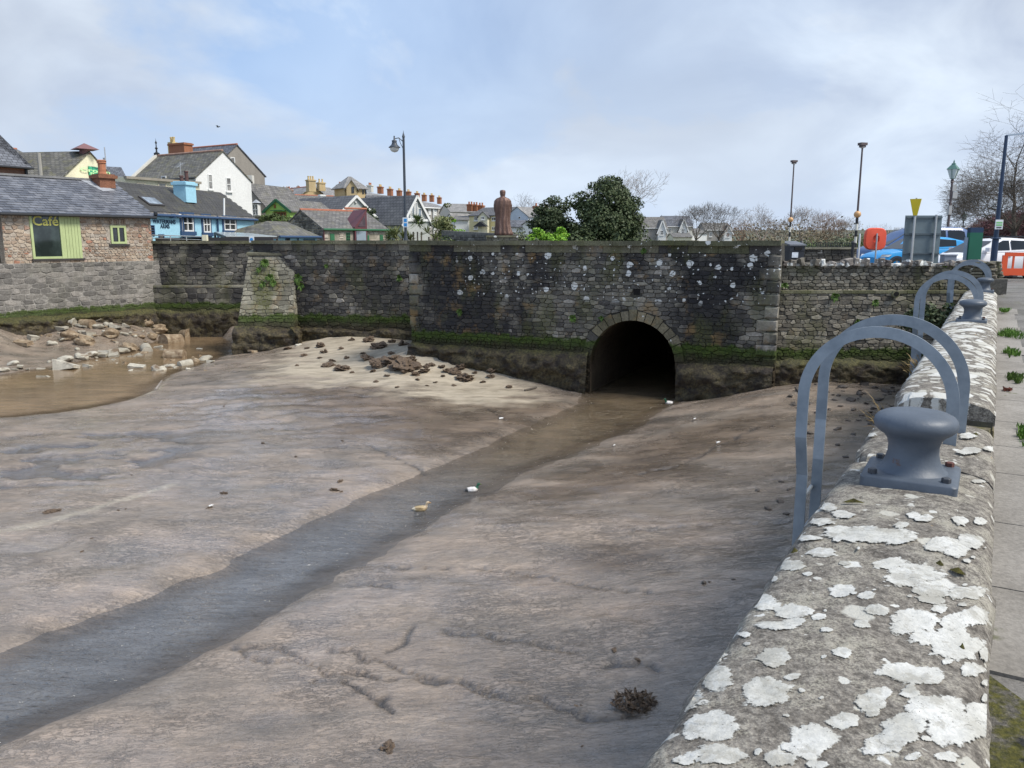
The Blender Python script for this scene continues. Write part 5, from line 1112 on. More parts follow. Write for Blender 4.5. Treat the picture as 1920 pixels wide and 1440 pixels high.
    k = MB(); k.add([base + t * (h.L - 1.45) + upv * sl * .99 + nr * .03, base + t * (h.L - .85) + upv * sl * .99 + nr * .03, base + t * (h.L - .35) + upv * sl * .70 + nr * .035, base + t * (h.L - 1.0) + upv * sl * .66 + nr * .035], [(0, 3, 2, 1)]); part('lead_flashing', k, LEAD, h.o)
    # dark recessed bay at the left edge of the picture, under the same roof
    l = MB(); A0 = CA - t * 7; l.obox((A0 + CA) / 2 + h.n * 3.2 + z * ((zg + ze) / 2), t, h.n, z, 7 - .02, 5.6, ze - zg); part('side_bay', l, M_FW, h.o)
    r2 = MB(); tl = [A0 + O * .22 + z * (base.z), CA + O * .22 + z * base.z, CA + h.n * h.W / 2 + z * (zr + .03), A0 + h.n * h.W / 2 + z * (zr + .03)]; r2.add(tl + [p - z * .1 for p in tl], [(0, 1, 2, 3), (0, 4, 5, 1)]); me = r2.mesh('roof', wloc(h.o)); me.materials.append(SL_BLUE); uvset(me, 0, 0, 0); part('roof', me, None, h.o)
    k = MB(); d = CA - t * .04 + O * .05; k.bar(d - t * .3 + z * (zz(395, 31.5)), d - t * .3 + z * zg, .08, .08, (0, 1, 0)); part('downpipe', k, NAVY, h.o)
    k = MB(); e = CB + O * .26 + z * (ze - .06); k.lathe([(.05, 0), (.09, .05), (.09, .16), (.05, .2)], 8, e + t * .12); part('floodlight', k, GUT, h.o)
build_cafe()
def build_watermans():
    h = house('pub', 'pale blue pub with navy window trim, a blue chimney and slate roof', (278, 40), (478, 50), 4.4, zz(398.5, 40.6), zz(344, 42.4), R_BLUE, SL_GREY, cat='pub', gut=NAVY, ov=.15)
    z = Vector((0, 0, 1)); O = -h.n
    text(h.o, 'WATERMANS', facept(h, 'front', 308, 416) + O * .015, h.t, z, .30, LETTER_NAVY, sx=.98, bold=.004, sp=1.05); text(h.o, 'ARMS', facept(h, 'front', 309, 424.5) + O * .015, h.t, z, .30, LETTER_NAVY, sx=.98, bold=.004, sp=1.05)
    for r in ((340, 403, 361, 434, 2, 2), (380, 406, 393, 436, 2, 2), (419, 409, 441, 432, 2, 2)): window(h, 'front', *r[:4], WFR, GLASS, r[4], r[5], None, .07, .07, surround=NAVY)
    window(h, 'front', 281, 422, 289, 442, NAVY, GLASS, 1, 4); window(h, 'front', 297, 439, 307, 452, NAVY, GLASSB); window(h, 'front', 360, 443, 394, 455, NAVY, GLASS, 4, 1)
    for px in (340, 405): 
        p0 = facept(h, 'front', px, 405); k = MB(); k.tube([Vector((p0.x, p0.y, h.ze)) + O * .08, Vector((p0.x, p0.y, -1.4)) + O * .08], .05, 6); part('downpipe', k, NAVY, h.o)
    c = chimney(h, 353, 341, 366, 45.2, .95, R_BLUE, 0, .75); p = P2(353, 45.2).to_3d() + z * zz(341, 45.2)
    for s in (-.22, .25): k = MB(); k.lathe([(.11, -.02), (.10, .35 + s * .6), (.13, .38 + s * .6), (.12, .45 + s * .6)], 8, p + h.t * s); part('chimney_pot', k, paint('dark_pot', (.10, .05, .045), .8), c)
    k = MB(); a = p - h.t * .25 + z * .3; k.tube([a, a + z * .75], .018, 5)
    for j in range(5): k.tube([a + z * (.45 + .06 * j) + h.t * (-.25 + .1 * j) - h.n * .2, a + z * (.45 + .06 * j) + h.t * (-.25 + .1 * j) + h.n * .2], .012, 4)
    k.tube([a + z * .42 - h.t * .3, a + z * .7 + h.t * .25], .012, 4); part('aerial', k, paint('aerial_metal', (.5, .5, .5), .4, metal=.5), c)
    # skylight on the slope
    nr = (O * (h.zr - h.ze) + z * (h.W / 2)).normalized(); up = (h.n * h.W / 2 + z * (h.zr - h.ze)).normalized(); cpt = onplane(283, 380, h.A + z * h.ze, nr)
    k = MB(); k.obox(cpt + nr * .07, h.t, up, nr, 1.25, .75, .10); o = part('skylight', k, DKFR, h.o); k = MB(); k.obox(cpt + nr * .125, h.t, up, nr, 1.05, .56, .02); part('pane', k, GLASSL, o)
    sl = math.hypot(h.W / 2, h.zr - h.ze); V = MB(); rows = int(sl / .2)
    for j in range(rows):      # slate courses, too fine to pick apart
        x = -.1
        while x < h.L + .1:
            wdt = .30; V.obox(h.A + z * (h.ze + .035) + h.t * (x + (.15 if j % 2 else 0)) + up * (j + .5) * .2 + nr * (.012 + .004 * (int(x * 10 + j) % 3)), h.t, up, nr, .288, .205, .016); x += wdt
    o = part('slate_courses', V, slate_mat('slate_course', (.12, .115, .11), (.21, .20, .19), 1, .2), h.o); o['kind'] = 'stuff'
    k = MB(); k.add([], []); k.tube([facept(h, 'front', 402, 404) + O * .6, facept(h, 'front', 402, 372) + O * .6], .05, 8); lone('flagpole', k, WFR, 'thin white pole standing against the blue pub front', 'pole')
    k = MB(); b0 = facept(h, 'front', 320, 405) + O * .05; k.lathe([(.12, -.1), (.16, 0), (.12, .1)], 8, b0 + O * .1); part('alarm_box', k, NAVY, h.o)
    k = MB(); k.obox(facept(h, 'front', 333, 405) + O * .08, h.t, O, z, .2, .12, .2); part('alarm_box', k, WFR, h.o)
    # glazed pergola on the terrace
    g = thing('pergola', 'white topped glazed pergola on the terrace before the blue pub', 'pergola', P2(440, 41).to_3d() + z * -1.4)
    a, b, c_, d = [Vector((*P2(px, D), zz(py, D))) for px, D, py in ((404, 43, 435.5), (470, 46, 438), (520, 43.5, 444), (424, 40.5, 443.5))]
    k = MB(); k.prism([a, b, c_, d], (0, 0, .03)); part('canopy', k, paint('canopy_white', (.46, .52, .54), .15), g)
    k = MB(); 
    for p_, q_ in ((a, b), (b, c_), (c_, d), (d, a)): k.bar(p_ - z * .06, q_ - z * .06, .08, .12)
    part('beam', k, DKFR, g)
    for p_ in (a, b, c_, d, (c_ + d) / 2): k = MB(); k.bar(p_, Vector((p_.x, p_.y, -1.4)), .09, .09, (0, 1, 0)); part('post', k, DKFR, g)
build_watermans()
def build_upper_left():
    Z = lambda py, D: zz(py, D)
    h = house('hall', 'dark slate roofed brick hall rising behind the café at the picture edge', (-190, 45), (60, 51), 13, Z(303, 50.6), Z(303, 50.6) + 6.4, R_BRICK, SL_BLUE, hipa=5, hipb=6.2, cat='building', gut=GUT, ov=.35)
    k = MB(); r = random.Random(1); u = h.L - 4.0
    while u < h.L - .05: k.obox(h.A + h.t * u - h.n * .05 + Vector((0, 0, h.ze - .30)), h.t, h.n, (0, 0, 1), .10, .10, .18); u += .2
    k.obox(h.A + h.t * (h.L - 2) - h.n * .03 + Vector((0, 0, h.ze - .45)), h.t, h.n, (0, 0, 1), 4.0, .07, .10); part('dentil_course', k, BRICK, h.o)
    k = MB(); p = facept(h, 'front', 46, 305) - h.n * .1; k.tube([p, p - Vector((0, 0, 3.5))], .09, 6); part('downpipe', k, GUT, h.o)
    house('house', 'small slate roof with a red ridge between the dark hall and the cream gable', (28, 63), (101, 66), 7, Z(306, 64), Z(276, 66), R_GREY, SL_GREY, rt=REDT)
    h = house('public_house', 'cream gabled pub with a green sign high on its gable', (103, 52), (250, 60), 13, Z(354, 52.5), Z(284, 56), R_CREAM, SL_OLD, 'across', cat='pub', ov=.12)
    sg = thing('wall_sign', 'green pub sign board on the cream gable above the café chimney', 'sign', facept(h, 'front', 177, 330) - h.n * .05)
    c = facept(h, 'front', 177, 322); c2 = facept(h, 'front', 188.5, 322); c1 = facept(h, 'front', 165, 322); wd = (c2 - c1).length; k = MB(); k.obox(c - h.n * .06, h.t, h.n, (0, 0, 1), wd, .06, .62); part('board', k, paint('sign_green', (.05, .36, .20), .5), sg)
    text(sg, 'The', c - h.n * .1 + Vector((0, 0, .24)), h.t, (0, 0, 1), .2, LETTER_NAVY, sx=2.6); text(sg, 'Crown', c - h.n * .1 + Vector((0, 0, .04)), h.t, (0, 0, 1), .34, LETTER_GRN, sx=3.2, bold=.004); text(sg, 'Pub', c - h.n * .1 - Vector((0, 0, .18)), h.t, (0, 0, 1), .26, LETTER_GRN, sx=3.0)
    ap = h.q(.3, h.Lf / 2, h.zr); k = MB(); k.lathe([(1.0, 0), (.02, .42)], 4, ap + Vector((0, 0, .12))); k.lathe([(.35, -.2), (.35, .14)], 8, ap); part('vent_cowl', k, paint('cowl_red', (.20, .10, .10), .6), h.o)
    house('house', 'low slate roof tucked behind the cream gable, a thin mast above it', (206, 66), (248, 67), 5, Z(340, 66), Z(314, 69), R_GREY, SL_BLUE)
    k = MB(); p = Vector((*P2(211, 63), Z(320, 63))); q = Vector((*P2(211, 63), Z(276, 63))); k.tube([p - Vector((0, 0, 1)), q], .04, 5); k.obox(p + (q - p) * .45 - Vector((.12, 0, 0)), (1, 0, 0), (0, 1, 0), (0, 0, 1), .1, .1, .35); lone('mast', k, paint('aerial_metal', (.5, .5, .5), .4), 'thin grey radio mast against the sky beside the café chimney', 'mast')
    k = MB(); k.tube([Vector((*P2(89, 50), Z(340, 50))), Vector((*P2(89, 50), Z(287, 50)))], .11, 8); lone('vent_pipe', k, paint('pipe_grey', (.35, .33, .29), .7, grime=.3), 'rust streaked grey vent pipe before the mossy roof of the cream pub', 'pipe')
    h = house('low_building', 'long cream flat topped building behind the blue pub roof', (243, 52), (381, 57), 5, Z(331, 52), 0, R_CREAM, SL_GREY, flat=True, cat='building')
    k = MB(); k.obox(h.A + h.t * h.L / 2 - h.n * .08 + Vector((0, 0, h.ze - .05)), h.t, h.n, (0, 0, 1), h.L, .3, .16); part('cornice', k, paint('cornice', (.30, .27, .22), .8), h.o)
    for x in (257, 296, 336): window(h, 'front', x, 342, x + 16, 362, paint('buff_joinery', (.55, .5, .38), .6), GLASSB, 1, 1)
    h = house('white_house', 'tall house with a bright white gable and bluish shade painted on its side wall', (254, 66), (375, 62), 5.3, Z(331, 62), Z(284, 64.6), R_WHITE, SL_OLD, ov=.12, gut=GUT)
    k = MB(); k.obox((h.A + h.B) / 2 - h.n * .012 + Vector((0, 0, h.ze - 1.5)), h.t, h.n, (0, 0, 1), h.L - .02, .02, 2.9); part('shade_tinted_wall', k, R_PBLUE_SHADE, h.o)  # white side wall tinted bluish: its shade is put into the colour
    window(h, 'right', 390, 327, 398, 355, WFR, GLASSB, 1, 2, True); window(h, 'right', 424, 333, 433, 359, WFR, GLASSB, 1, 2, True); window(h, 'front', 303, 330, 312, 337, WFR, GLASS)
    z = Vector((0, 0, 1)); k = MB(); k.bar(h.q(-.1, -.15, h.ze - .1), h.q(-.1, h.Lf / 2, h.zr + .1), .3, .25); k.bar(h.q(-.1, h.Lf + .1, h.ze), h.q(-.1, h.Lf / 2, h.zr + .1), .3, .25); part('coped_verge', k, R_PALE, h.o)
    p = h.q(-.1, h.Lf / 2, h.zr + .2); k = MB(); k.lathe([(.22, -.1), (.25, .05), (.08, .15), (.06, .35), (.13, .45), (.05, .55), (.04, .8), (.10, .88), (.02, 1.05), (.005, 1.25)], 8, p); part('finial', k, GUT, h.o)
    k = MB(); k.tube([h.q(-.1, h.Lf / 2, h.zr + .05), h.q(h.Le, h.Lf / 2, h.zr + .05)], .1, 6); part('ridge_tiles', k, paint('worn_ridge', (.32, .2, .15), .8, .3, 3), h.o)
    h = house('grey_house', 'tall grey brown rendered house with a broad brick chimney, behind the white gable', (322, 77), (402, 74), 6.4, Z(322, 75.5), Z(271.5, 77), R_GREY, SL_BLUE, rt=REDT, ov=.15)
    window(h, 'right', 432, 295, 440, 308, WFR, GLASSB); window(h, 'right', 452, 324, 460, 350, paint('stone_surround', (.36, .33, .28), .9), GLASSB, 1, 2)
    chimney(h, 351, 269, 285, 74.5, 2.1, BRICK, 0, .9); c = chimney(h, 337, 267, 283, 78, .7, POTY, 2, .6, POTY, False, .5)
    h = house('bay_house', 'grey rendered end house with a small white oriel window', (432, 72), (501, 71), 7, Z(387, 71.5), Z(343, 71.5), R_GREY, SL_GREY, 'across', ov=.1)
    o = window(h, 'front', 478, 383, 489, 404, WFR, GLASS, 2, 2, True, .45, .07); k = MB(); c = facept(h, 'front', 483.5, 381) - h.n * .25; k.lathe([(.45, 0), (.02, .3)], 6, c); part('oriel_roof', k, LEAD, o)
    k = MB(); p = Vector((*P2(474.5, 73), Z(343, 73) - .5)); q = Vector((*P2(474.5, 73), Z(329, 73))); k.obox((p + q) / 2, (1, 0, 0), (0, 1, 0), (0, 0, 1), .62, .62, (q - p).length); part('chimney', k, R_PALE, h.o)
    h2 = house('house', 'slate roofed house with a black flue pipe, behind the grey end house', (466, 86), (528, 90), 8, Z(372, 87), Z(344, 89), R_GREY, SL_GREY)
    k = MB(); k.tube([Vector((*P2(491, 86), Z(353, 86) - .5)), Vector((*P2(491, 86), Z(331, 86)))], .13, 8); part('flue', k, GUT, h2.o)
    h = house('green_shop', 'lime green gabled shop front with brown window', (501, 70.5), (546, 69.5), 6, Z(393, 70), Z(373.5, 70), R_GREEN, SL_GREY, 'across', board=GRN, ov=.25, cat='shop')
    window(h, 'front', 513, 398, 537, 409, BROWNJ, GLASS, 5, 2, None, .08); k = MB(); k.obox(facept(h, 'front', 525, 395) - h.n * .25, h.t, h.n, (0, 0, 1), 1.3, .5, .06); part('canopy', k, GRN, h.o)
    k = MB(); k.obox(facept(h, 'front', 516, 387) - h.n * .05, h.t, h.n, (0, 0, 1), .18, .06, .3); part('wall_badge', k, BROWNJ, h.o)
    house('warehouse', 'broad low building under one big mossy slate roof behind the green shop', (486, 84), (592, 88), 11, Z(409, 85), Z(362, 90), R_GREY, SL_GREY, cat='building')
    h = house('red_ridged_row', 'row of slate roofs edged with red ridge tiles above the stone cottage', (556, 98), (652, 102), 8, Z(394, 100), Z(366.5, 103), R_PALE, SL_GREY, rt=REDT, cat='houses')
    for px in (590, 604, 618, 632):
        k = MB(); p = Vector((*P2(px, 98), Z(384, 98))); k.obox(p, h.t, h.n, (0, 0, 1), .12, 2.5, .1); part('roof_valley', k, LEAD, h.o)
    chimney(h, 607, 365, 376, 101, .6, R_WHITE, 0); h3 = house('house', 'narrow lime green gable peeping above the red ridge', (628, 96), (640, 96), 4, Z(398, 96), Z(391, 96), R_GREEN, SL_GREY, 'across', board=GRN)
    h4 = house('brick_chimneyed_house', 'distant roof with a squat dark brick chimney, left of the ochre house', (515, 118), (566, 120), 8, Z(372, 119), Z(360, 120), R_GREY, SL_PALE)
    chimney(h4, 547, 355, 368, 117, .95, R_BRICK, 1); chimney(h4, 565, 354, 366, 121, .4, R_BRICK, 1)
build_upper_left()
def build_middle():
    Z = lambda py, D: zz(py, D)
    h = house('low_annexe', 'low pale blue annexe with a mossy slate roof beside the blue pub', (522, 46), (594, 49.5), 4.4, Z(441, 46.8), Z(415.5, 49), R_BLUE, SL_OLD, cat='building', gut=NAVY, hipa=2.0)
    k = MB(); p = facept(h, 'front', 557, 442); k.tube([p - h.n * .07, p - h.n * .07 - Vector((0, 0, 1.2))], .05, 6); part('downpipe', k, NAVY, h.o); window(h, 'front', 569, 449, 590, 455, NAVY, GLASS, 5, 1); window(h, 'front', 535, 446, 543, 456, NAVY, GLASS)
    for x in (486, 500): window(h, 'front', x, 446, x + 9, 453, NAVY, WFR, 2, 1)
    h = house('stone_cottage', 'stone cottage with a red ridge and a burgundy framed dormer, green doors', (607, 56), (727, 60), 5.4, Z(428, 56), Z(393.5, 57.8), MO_COT, SL_GREY, rt=REDT, ov=.12, gut=GRN, cat='cottage', zg=-1.5)
    t, O = h.t, -h.n; op = [(619, 438, 627, 456, 'door', GRN), (649, 436, 656, 453, 'window', GRN), (686, 441, 692, 455, 'door', GRN), (712, 440, 718, 456, 'door', GRN), (663, 425, 686, 456, 'dormer', BURG)]
    U = []
    for x0, y0, x1, y1, k_, m_ in op: a, b = [(facept(h, 'front', x, 445) - h.A).dot(t) for x in (x0, x1)]; U.append((a, b, facept(h, 'front', x0, y0).z))
    keep = lambda u, z, w, hh: not any(a - w * .45 < u < b + w * .45 and z < c + .05 for a, b, c in U)
    place_stones(h.o, rubble(h.A, t, O, h.L, -1.4, h.ze - .05, .24, (1.2, 2.4), (.02, .04), keep, 201, gap=.03), M_COT, cap=150)
    gab = rubble(h.A.copy(), h.n, -t, h.W, -1.4, h.zr - .1, .17, (1.2, 2.6), (.02, .05), lambda u, z, w, hh: z + hh * .5 < h.ze + (h.zr - h.ze) * (1 - abs(u - h.W / 2) / (h.W / 2)) - .05 , 202, gap=.01); place_stones(h.o, gab, M_COTD, name='gable_stone', cap=150)
    for x0, y0, x1, y1, k_, m_ in op[:4]:
        if k_ == 'door':
            c = facept(h, 'front', (x0 + x1) / 2, (y0 + y1) / 2); wd = abs((facept(h, 'front', x1, 445) - facept(h, 'front', x0, 445)).dot(t)); zt_ = facept(h, 'front', x0, y0).z; d = MB(); d.obox(Vector((c.x, c.y, (zt_ - 1.4) / 2)) + O * .02, t, O, (0, 0, 1), wd, .04, zt_ + 1.4); part('door', d, GRN, h.o)
        else: window(h, 'front', x0, y0, x1, y1, GRN, GLASS, 2, 3)
    # glazed dormer: box front with a raked top
    a, b, _ = U[4]; P = lambda u, z, d: h.A + t * u + O * d + Vector((0, 0, z)); z0, z1, z2 = -1.4, h.ze + .1, h.ze + 1.35
    d = MB(); d.prism([P(a, z0, .18), P(a, z1, .18), P(b, z2, .18), P(b, z0, .18)], h.n * 1.6); dm = part('dormer', d, BURG, h.o)
    g = MB(); g.obox(P((a + b) / 2, h.ze - .75, .19), t, O, (0, 0, 1), (b - a) * .78, .02, 1.15); part('pane', g, GLASSL, dm); g = MB(); g.obox(P((a + b) / 2, -1.1, .19), t, O, (0, 0, 1), (b - a) * .78, .02, .5); part('pane', g, GLASSL, dm)
    g = MB(); g.prism([P(a + .25, z1 + .05, .19), P(b - .15, z1 + .05, .19), P(b - .15, z2 - .35, .19)], O * .015); part('pane', g, glass_mat('tinted_glass', (.13, .07, .08)), dm)
    k = MB(); k.tube([P(a - .75, z2 + .05, .1), P(b + .05, z2 + .05, .1)], .07, 6); part('dormer_ridge', k, REDT, dm)
    k = MB(); k.tube([h.A + O * .06 + Vector((0, 0, h.ze)), h.A + O * .06 + Vector((0, 0, -1.4))], .05, 6); part('downpipe', k, BURG, h.o)
    # grey modern house with three roofs
    h = house('modern_house', 'grey rendered modern house with skylights and a tall triangular glazed gable', (704, 79), (762, 80), 9, Z(405.5, 79), Z(366.5, 83), R_SAGE, SL_NEW, ov=.2, gut=WFR)
    for r in ((712, 415, 719, 430), (730, 415, 736, 430)): window(h, 'front', *r, DKFR, GLASS)
    nr = (-h.n * (h.zr - h.ze) + Vector((0, 0, h.W / 2))).normalized(); up = nr.cross(-h.t)
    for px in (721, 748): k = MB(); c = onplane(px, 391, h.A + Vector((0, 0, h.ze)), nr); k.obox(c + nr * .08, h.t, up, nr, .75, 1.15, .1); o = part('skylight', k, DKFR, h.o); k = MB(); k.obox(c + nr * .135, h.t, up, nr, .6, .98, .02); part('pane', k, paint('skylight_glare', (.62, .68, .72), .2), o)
    h1 = house('x', '', (636, 75), (702, 78), 9, Z(401, 76), Z(366.5, 76.5), R_SAGE, SL_NEW, 'across', parent=h.o, board=WFR, ov=.25)
    k = MB(); c = facept(h1, 'front', 666, 379); k.lathe([(.12, -.05), (.12, .05)], 8, c - h1.n * .05); part('wall_lamp', k, WFR, h.o); window(h1, 'front', 659, 397, 663, 402, DKFR, GLASS)
    h2 = house('x', '', (757, 76), (806, 78.5), 8, Z(414, 77), Z(366, 77), R_SAGE, SL_NEW, 'across', parent=h.o, board=WFR, ov=.3); h2.o = h.o
    for x0, x1, yt, yb in ((764, 770, 395, 411), (771, 777, 384, 411), (778, 782, 379, 411), (783, 790, 390, 411)): window(h2, 'front', x0, yt, x1, yb, WFR, GLASSL, 1, 1, None, .06, .08)
    k = MB(); a, b = facept(h2, 'front', 760, 413), facept(h2, 'front', 803, 413); k.bar(a - h2.n * .1, b - h2.n * .1, .1, .22); part('transom', k, WFR, h.o)
    # ochre house with its tower
    h = house('ochre_house', 'ochre brick house with two tall chimneys and a steep roofed tower', (562, 116), (617, 119), 10, Z(368, 117), Z(349.5, 117.5), R_OCHRE, SL_PALE, 'across', ov=.5, rt=REDT)
    chimney(h, 587.5, 337, 354, 114, 1.05, R_OCHRE, 3, .9, POTY, True, .5); chimney(h, 606, 342, 353, 118, .95, R_OCHRE, 2, .9, POTY, True, .5)
    house('x', '', (614, 120), (652, 123), 8, Z(371, 121), Z(351.5, 125), R_OCHRE, SL_PALE, parent=h.o, ov=.3); chimney(h, 641, 346, 356, 121, .7, R_OCHRE, 1, .7, POT)
    tw = house('x', '', (650, 116), (689, 118), 3.4, Z(349, 116.5), Z(331, 118), R_OCHRE, SL_PALE, parent=h.o, hipa=1.4, hipb=1.4, ov=.35)
    tg = house('x', '', (653, 115.6), (672, 115.9), 3, Z(351, 116), Z(337, 116), R_OCHRE, SL_PALE, 'across', parent=h.o, ov=.3)
    window(tg, 'front', 659, 350, 664, 362, DKFR, GLASS); window(tw, 'front', 679, 351, 682, 364, DKFR, GLASS); window(tw, 'front', 684, 351, 687, 364, DKFR, GLASS)
    # long terrace stepping away
    h = house('terrace', 'long grey roofed terrace with a row of red brick chimneys', (692, 140), (845, 196), 8, Z(369, 140), Z(355.5, 143), R_STONE, SL_PALE, cat='terrace')
    for px, D, yt, m_ in ((697, 142, 347, R_PALE), (716, 148, 350, BRICK), (734, 153, 354, BRICK), (751, 158, 357, BRICK), (768, 164, 359, BRICK), (784, 169, 362, BRICK), (797, 174, 365, BRICK), (811, 179, 366, BRICK), (825, 186, 370, BRICK)): chimney(h, px, yt, yt + 9, D, 1.15, m_, 3, .8, POTY if m_ is BRICK else POT, True, .4)
    h = house('stone_house', 'grey stone house with two white sash windows up and down, beside the ivy', (792, 96), (822, 98), 9, Z(388.5, 96.5), Z(371, 101), R_STONE, SL_PALE, gut=WFR)
    for x, y in ((803, 392), (813.5, 393), (803, 416), (813, 420)): window(h, 'front', x, y, x + 4.5, y + 11, WFR, GLASS, 1, 2, None, .06, .16)
    k = MB(); p = facept(h, 'front', 811.5, 390); k.tube([p - h.n * .08, p - h.n * .08 - Vector((0, 0, 3))], .09, 6); part('downpipe', k, WFR, h.o)
    h = house('cream_terrace', 'row of pale cottages with faded roofs behind the yellow pair', (845, 150), (903, 152), 8, Z(396.5, 150), Z(382, 154), R_PALE, SL_PALE)
    for x in (849, 858, 878): window(h, 'front', x, 400, x + 4, 405, DKFR, GLASS)
    house('gabled_cottage', 'small white gabled cottage in front of the faded roofs', (836, 124), (852, 123), 7, Z(412, 124), Z(400, 124), R_WHITE, SL_PALE, 'across'); house('lean_to', 'low white lean-to with a grey roof beside the ivy shrub', (853, 121), (879, 121), 6, Z(412, 121), Z(405, 123), R_WHITE, SL_GREY, cat='building')
    h = house('yellow_house', 'pair of pale yellow houses with a shared slate roof and small front gable', (880, 118), (955, 115), 9, Z(403.5, 117), Z(389, 121), R_YEL, SL_NEW, ov=.2)
    for r in ((889, 406, 896, 414), (922, 407, 930, 414), (889, 424, 896, 430), (922, 425, 930, 432)): window(h, 'front', *r, WFR, GLASS, 2, 1, True)
    h1 = house('x', '', (897, 115.5), (914, 115.2), 3, Z(405, 115), Z(396.5, 115), R_CREAM, SL_NEW, 'across', parent=h.o); window(h1, 'front', 902, 406, 908.5, 412, WFR, GLASS, 2, 1, True)
    k = MB(); c = facept(h1, 'front', 904, 425); k.add([c + h.t * -1.1 - h.n * .7, c + h.t * 1.1 - h.n * .7, c - h.n * .7 + Vector((0, 0, .7)), c + h.t * -1.1, c + h.t * 1.1, c + Vector((0, 0, .7))], [(0, 1, 2), (0, 2, 5, 3), (1, 4, 5, 2)]); part('porch_roof', k, GUT, h.o)
    for px in (882.5, 892, 902.5): chimney(h, px, 383 + (px - 882) * .1, 391, 123, .85, BRICK, 2, .7, POT)
    h = house('pale_blue_house', 'pale blue rendered house with a wide gable behind the statue', (949, 111), (990, 109), 9, Z(405.5, 110), Z(387.5, 110), R_PBLUE_SHADE, SL_PALE, 'across', ov=.15)
    window(h, 'front', 972, 406, 976, 410, WFR, GLASS); h1 = house('x', '', (986, 111), (1012, 110), 7, Z(403, 110.5), Z(391, 114), R_WHITE, SL_GREY, parent=h.o); house('x', '', (955, 106), (987, 106), 3, Z(424, 106), Z(413, 107.5), R_WHITE, SL_BLUE, parent=h.o); house('x', '', (980, 105), (1001, 104.5), 4, Z(420, 105), Z(413.5, 105), R_WHITE, SL_GREY, 'across', parent=h.o)
    chimney(h, 1005, 386, 394, 113, .7, BRICK, 1); chimney(h, 1022, 388, 400, 118, .6, BRICK, 1)
    # estate houses right of the evergreen
    for lab, x0, x1, D, yr, ye, gx, c_ in (('grey roofed estate house right of the big evergreen, white framed gable', 1200, 1250, 168, 407, 427, 1241, R_STONE), ('estate house with a slate roof and white gable, left of the bare trees', 1245, 1298, 170, 405, 424, 1281, R_PALE), ('estate house half hidden behind bare branches, white trimmed gable', 1322, 1372, 176, 418, 431, 1365, R_STONE)):
        h = house('estate_house', lab, (x0, D), (x1, D), 9, Z(ye, D), Z(yr, D + 4.5), c_, SL_GREY if gx != 1281 else SL_BLUE, group='estate houses beyond the bridge', gut=WFR)
        g = house('x', '', (gx - 7, D - 1.5), (gx + 7, D - 1.5), 6, Z(ye + 4, D - 1.5), Z(yr + 5, D - 1.5), R_WHITE, SL_GREY, 'across', parent=h.o, board=WFR, ov=.3); window(g, 'front', gx - 3, ye + 5, gx + 3, ye + 14, WFR, GLASS, 2, 2, True)
        window(h, 'front', x0 + 8, ye + 5, x0 + 13, ye + 13, WFR, GLASS, 2, 1, True)
    h = house('white_cottage', 'low white cottage among the bare trees at the far bank', (1290, 172), (1325, 173), 8, Z(437, 172), Z(428, 175), R_WHITE, SL_GREY)
    house('cottage', 'long low cream cottage at the foot of the estate', (1262, 158), (1297, 158), 6, Z(444, 158), Z(437, 160), R_CREAM, SL_GREY)
build_middle()
# ================================================================== trees and plants
BARK = paint('bark', (.16, .13, .105), .9, .35, 2); BARKD = paint('bark_dark', (.10, .085, .07), .9, .3, 2); BARKG = paint('bark_grey', (.27, .24, .215), .9, .3, 2); TWIG = paint('twigs', (.29, .24, .20), .95, .3, .5); TWIGR = paint('twigs_russet', (.26, .16, .11), .95, .3, .5); TWIGD = paint('twigs_dark', (.13, .11, .09), .95, .3, .5); TWIGP = paint('twigs_plum', (.20, .095, .10), .95, .3, .5)
def leaf_mat(name, lo, hi, rough=.6):
    n = NT(name); c = n.ramp(n.rnd(), [(0, lo), (1, hi)]); c = n.mix(.5, c, n.ramp(n.noise(.6, 4, .6), [(.3, .6), (.7, 1.4)]), 'MULTIPLY'); m = n.done(c, rough, None, 0, .3); return m
LF_DARK = leaf_mat('leaf_evergreen', (.035, .055, .022), (.09, .115, .05)); LF_BRIGHT = leaf_mat('leaf_bright', (.10, .26, .02), (.28, .46, .05)); LF_MID = leaf_mat('leaf_mid', (.06, .10, .03), (.15, .19, .07)); LF_IVY = leaf_mat('leaf_ivy', (.08, .11, .035), (.26, .27, .12)); LF_GREYG = leaf_mat('leaf_greygreen', (.11, .14, .085), (.22, .24, .15)); LF_DRY = leaf_mat('leaf_dry', (.22, .15, .06), (.40, .29, .13)); LF_GRASS = leaf_mat('grass_blade', (.06, .15, .02), (.17, .30, .06)); LF_SCRUB = leaf_mat('leaf_scrub', (.13, .115, .07), (.25, .20, .13)); LF_MOSSY = leaf_mat('leaf_fern', (.04, .085, .015), (.11, .18, .035))
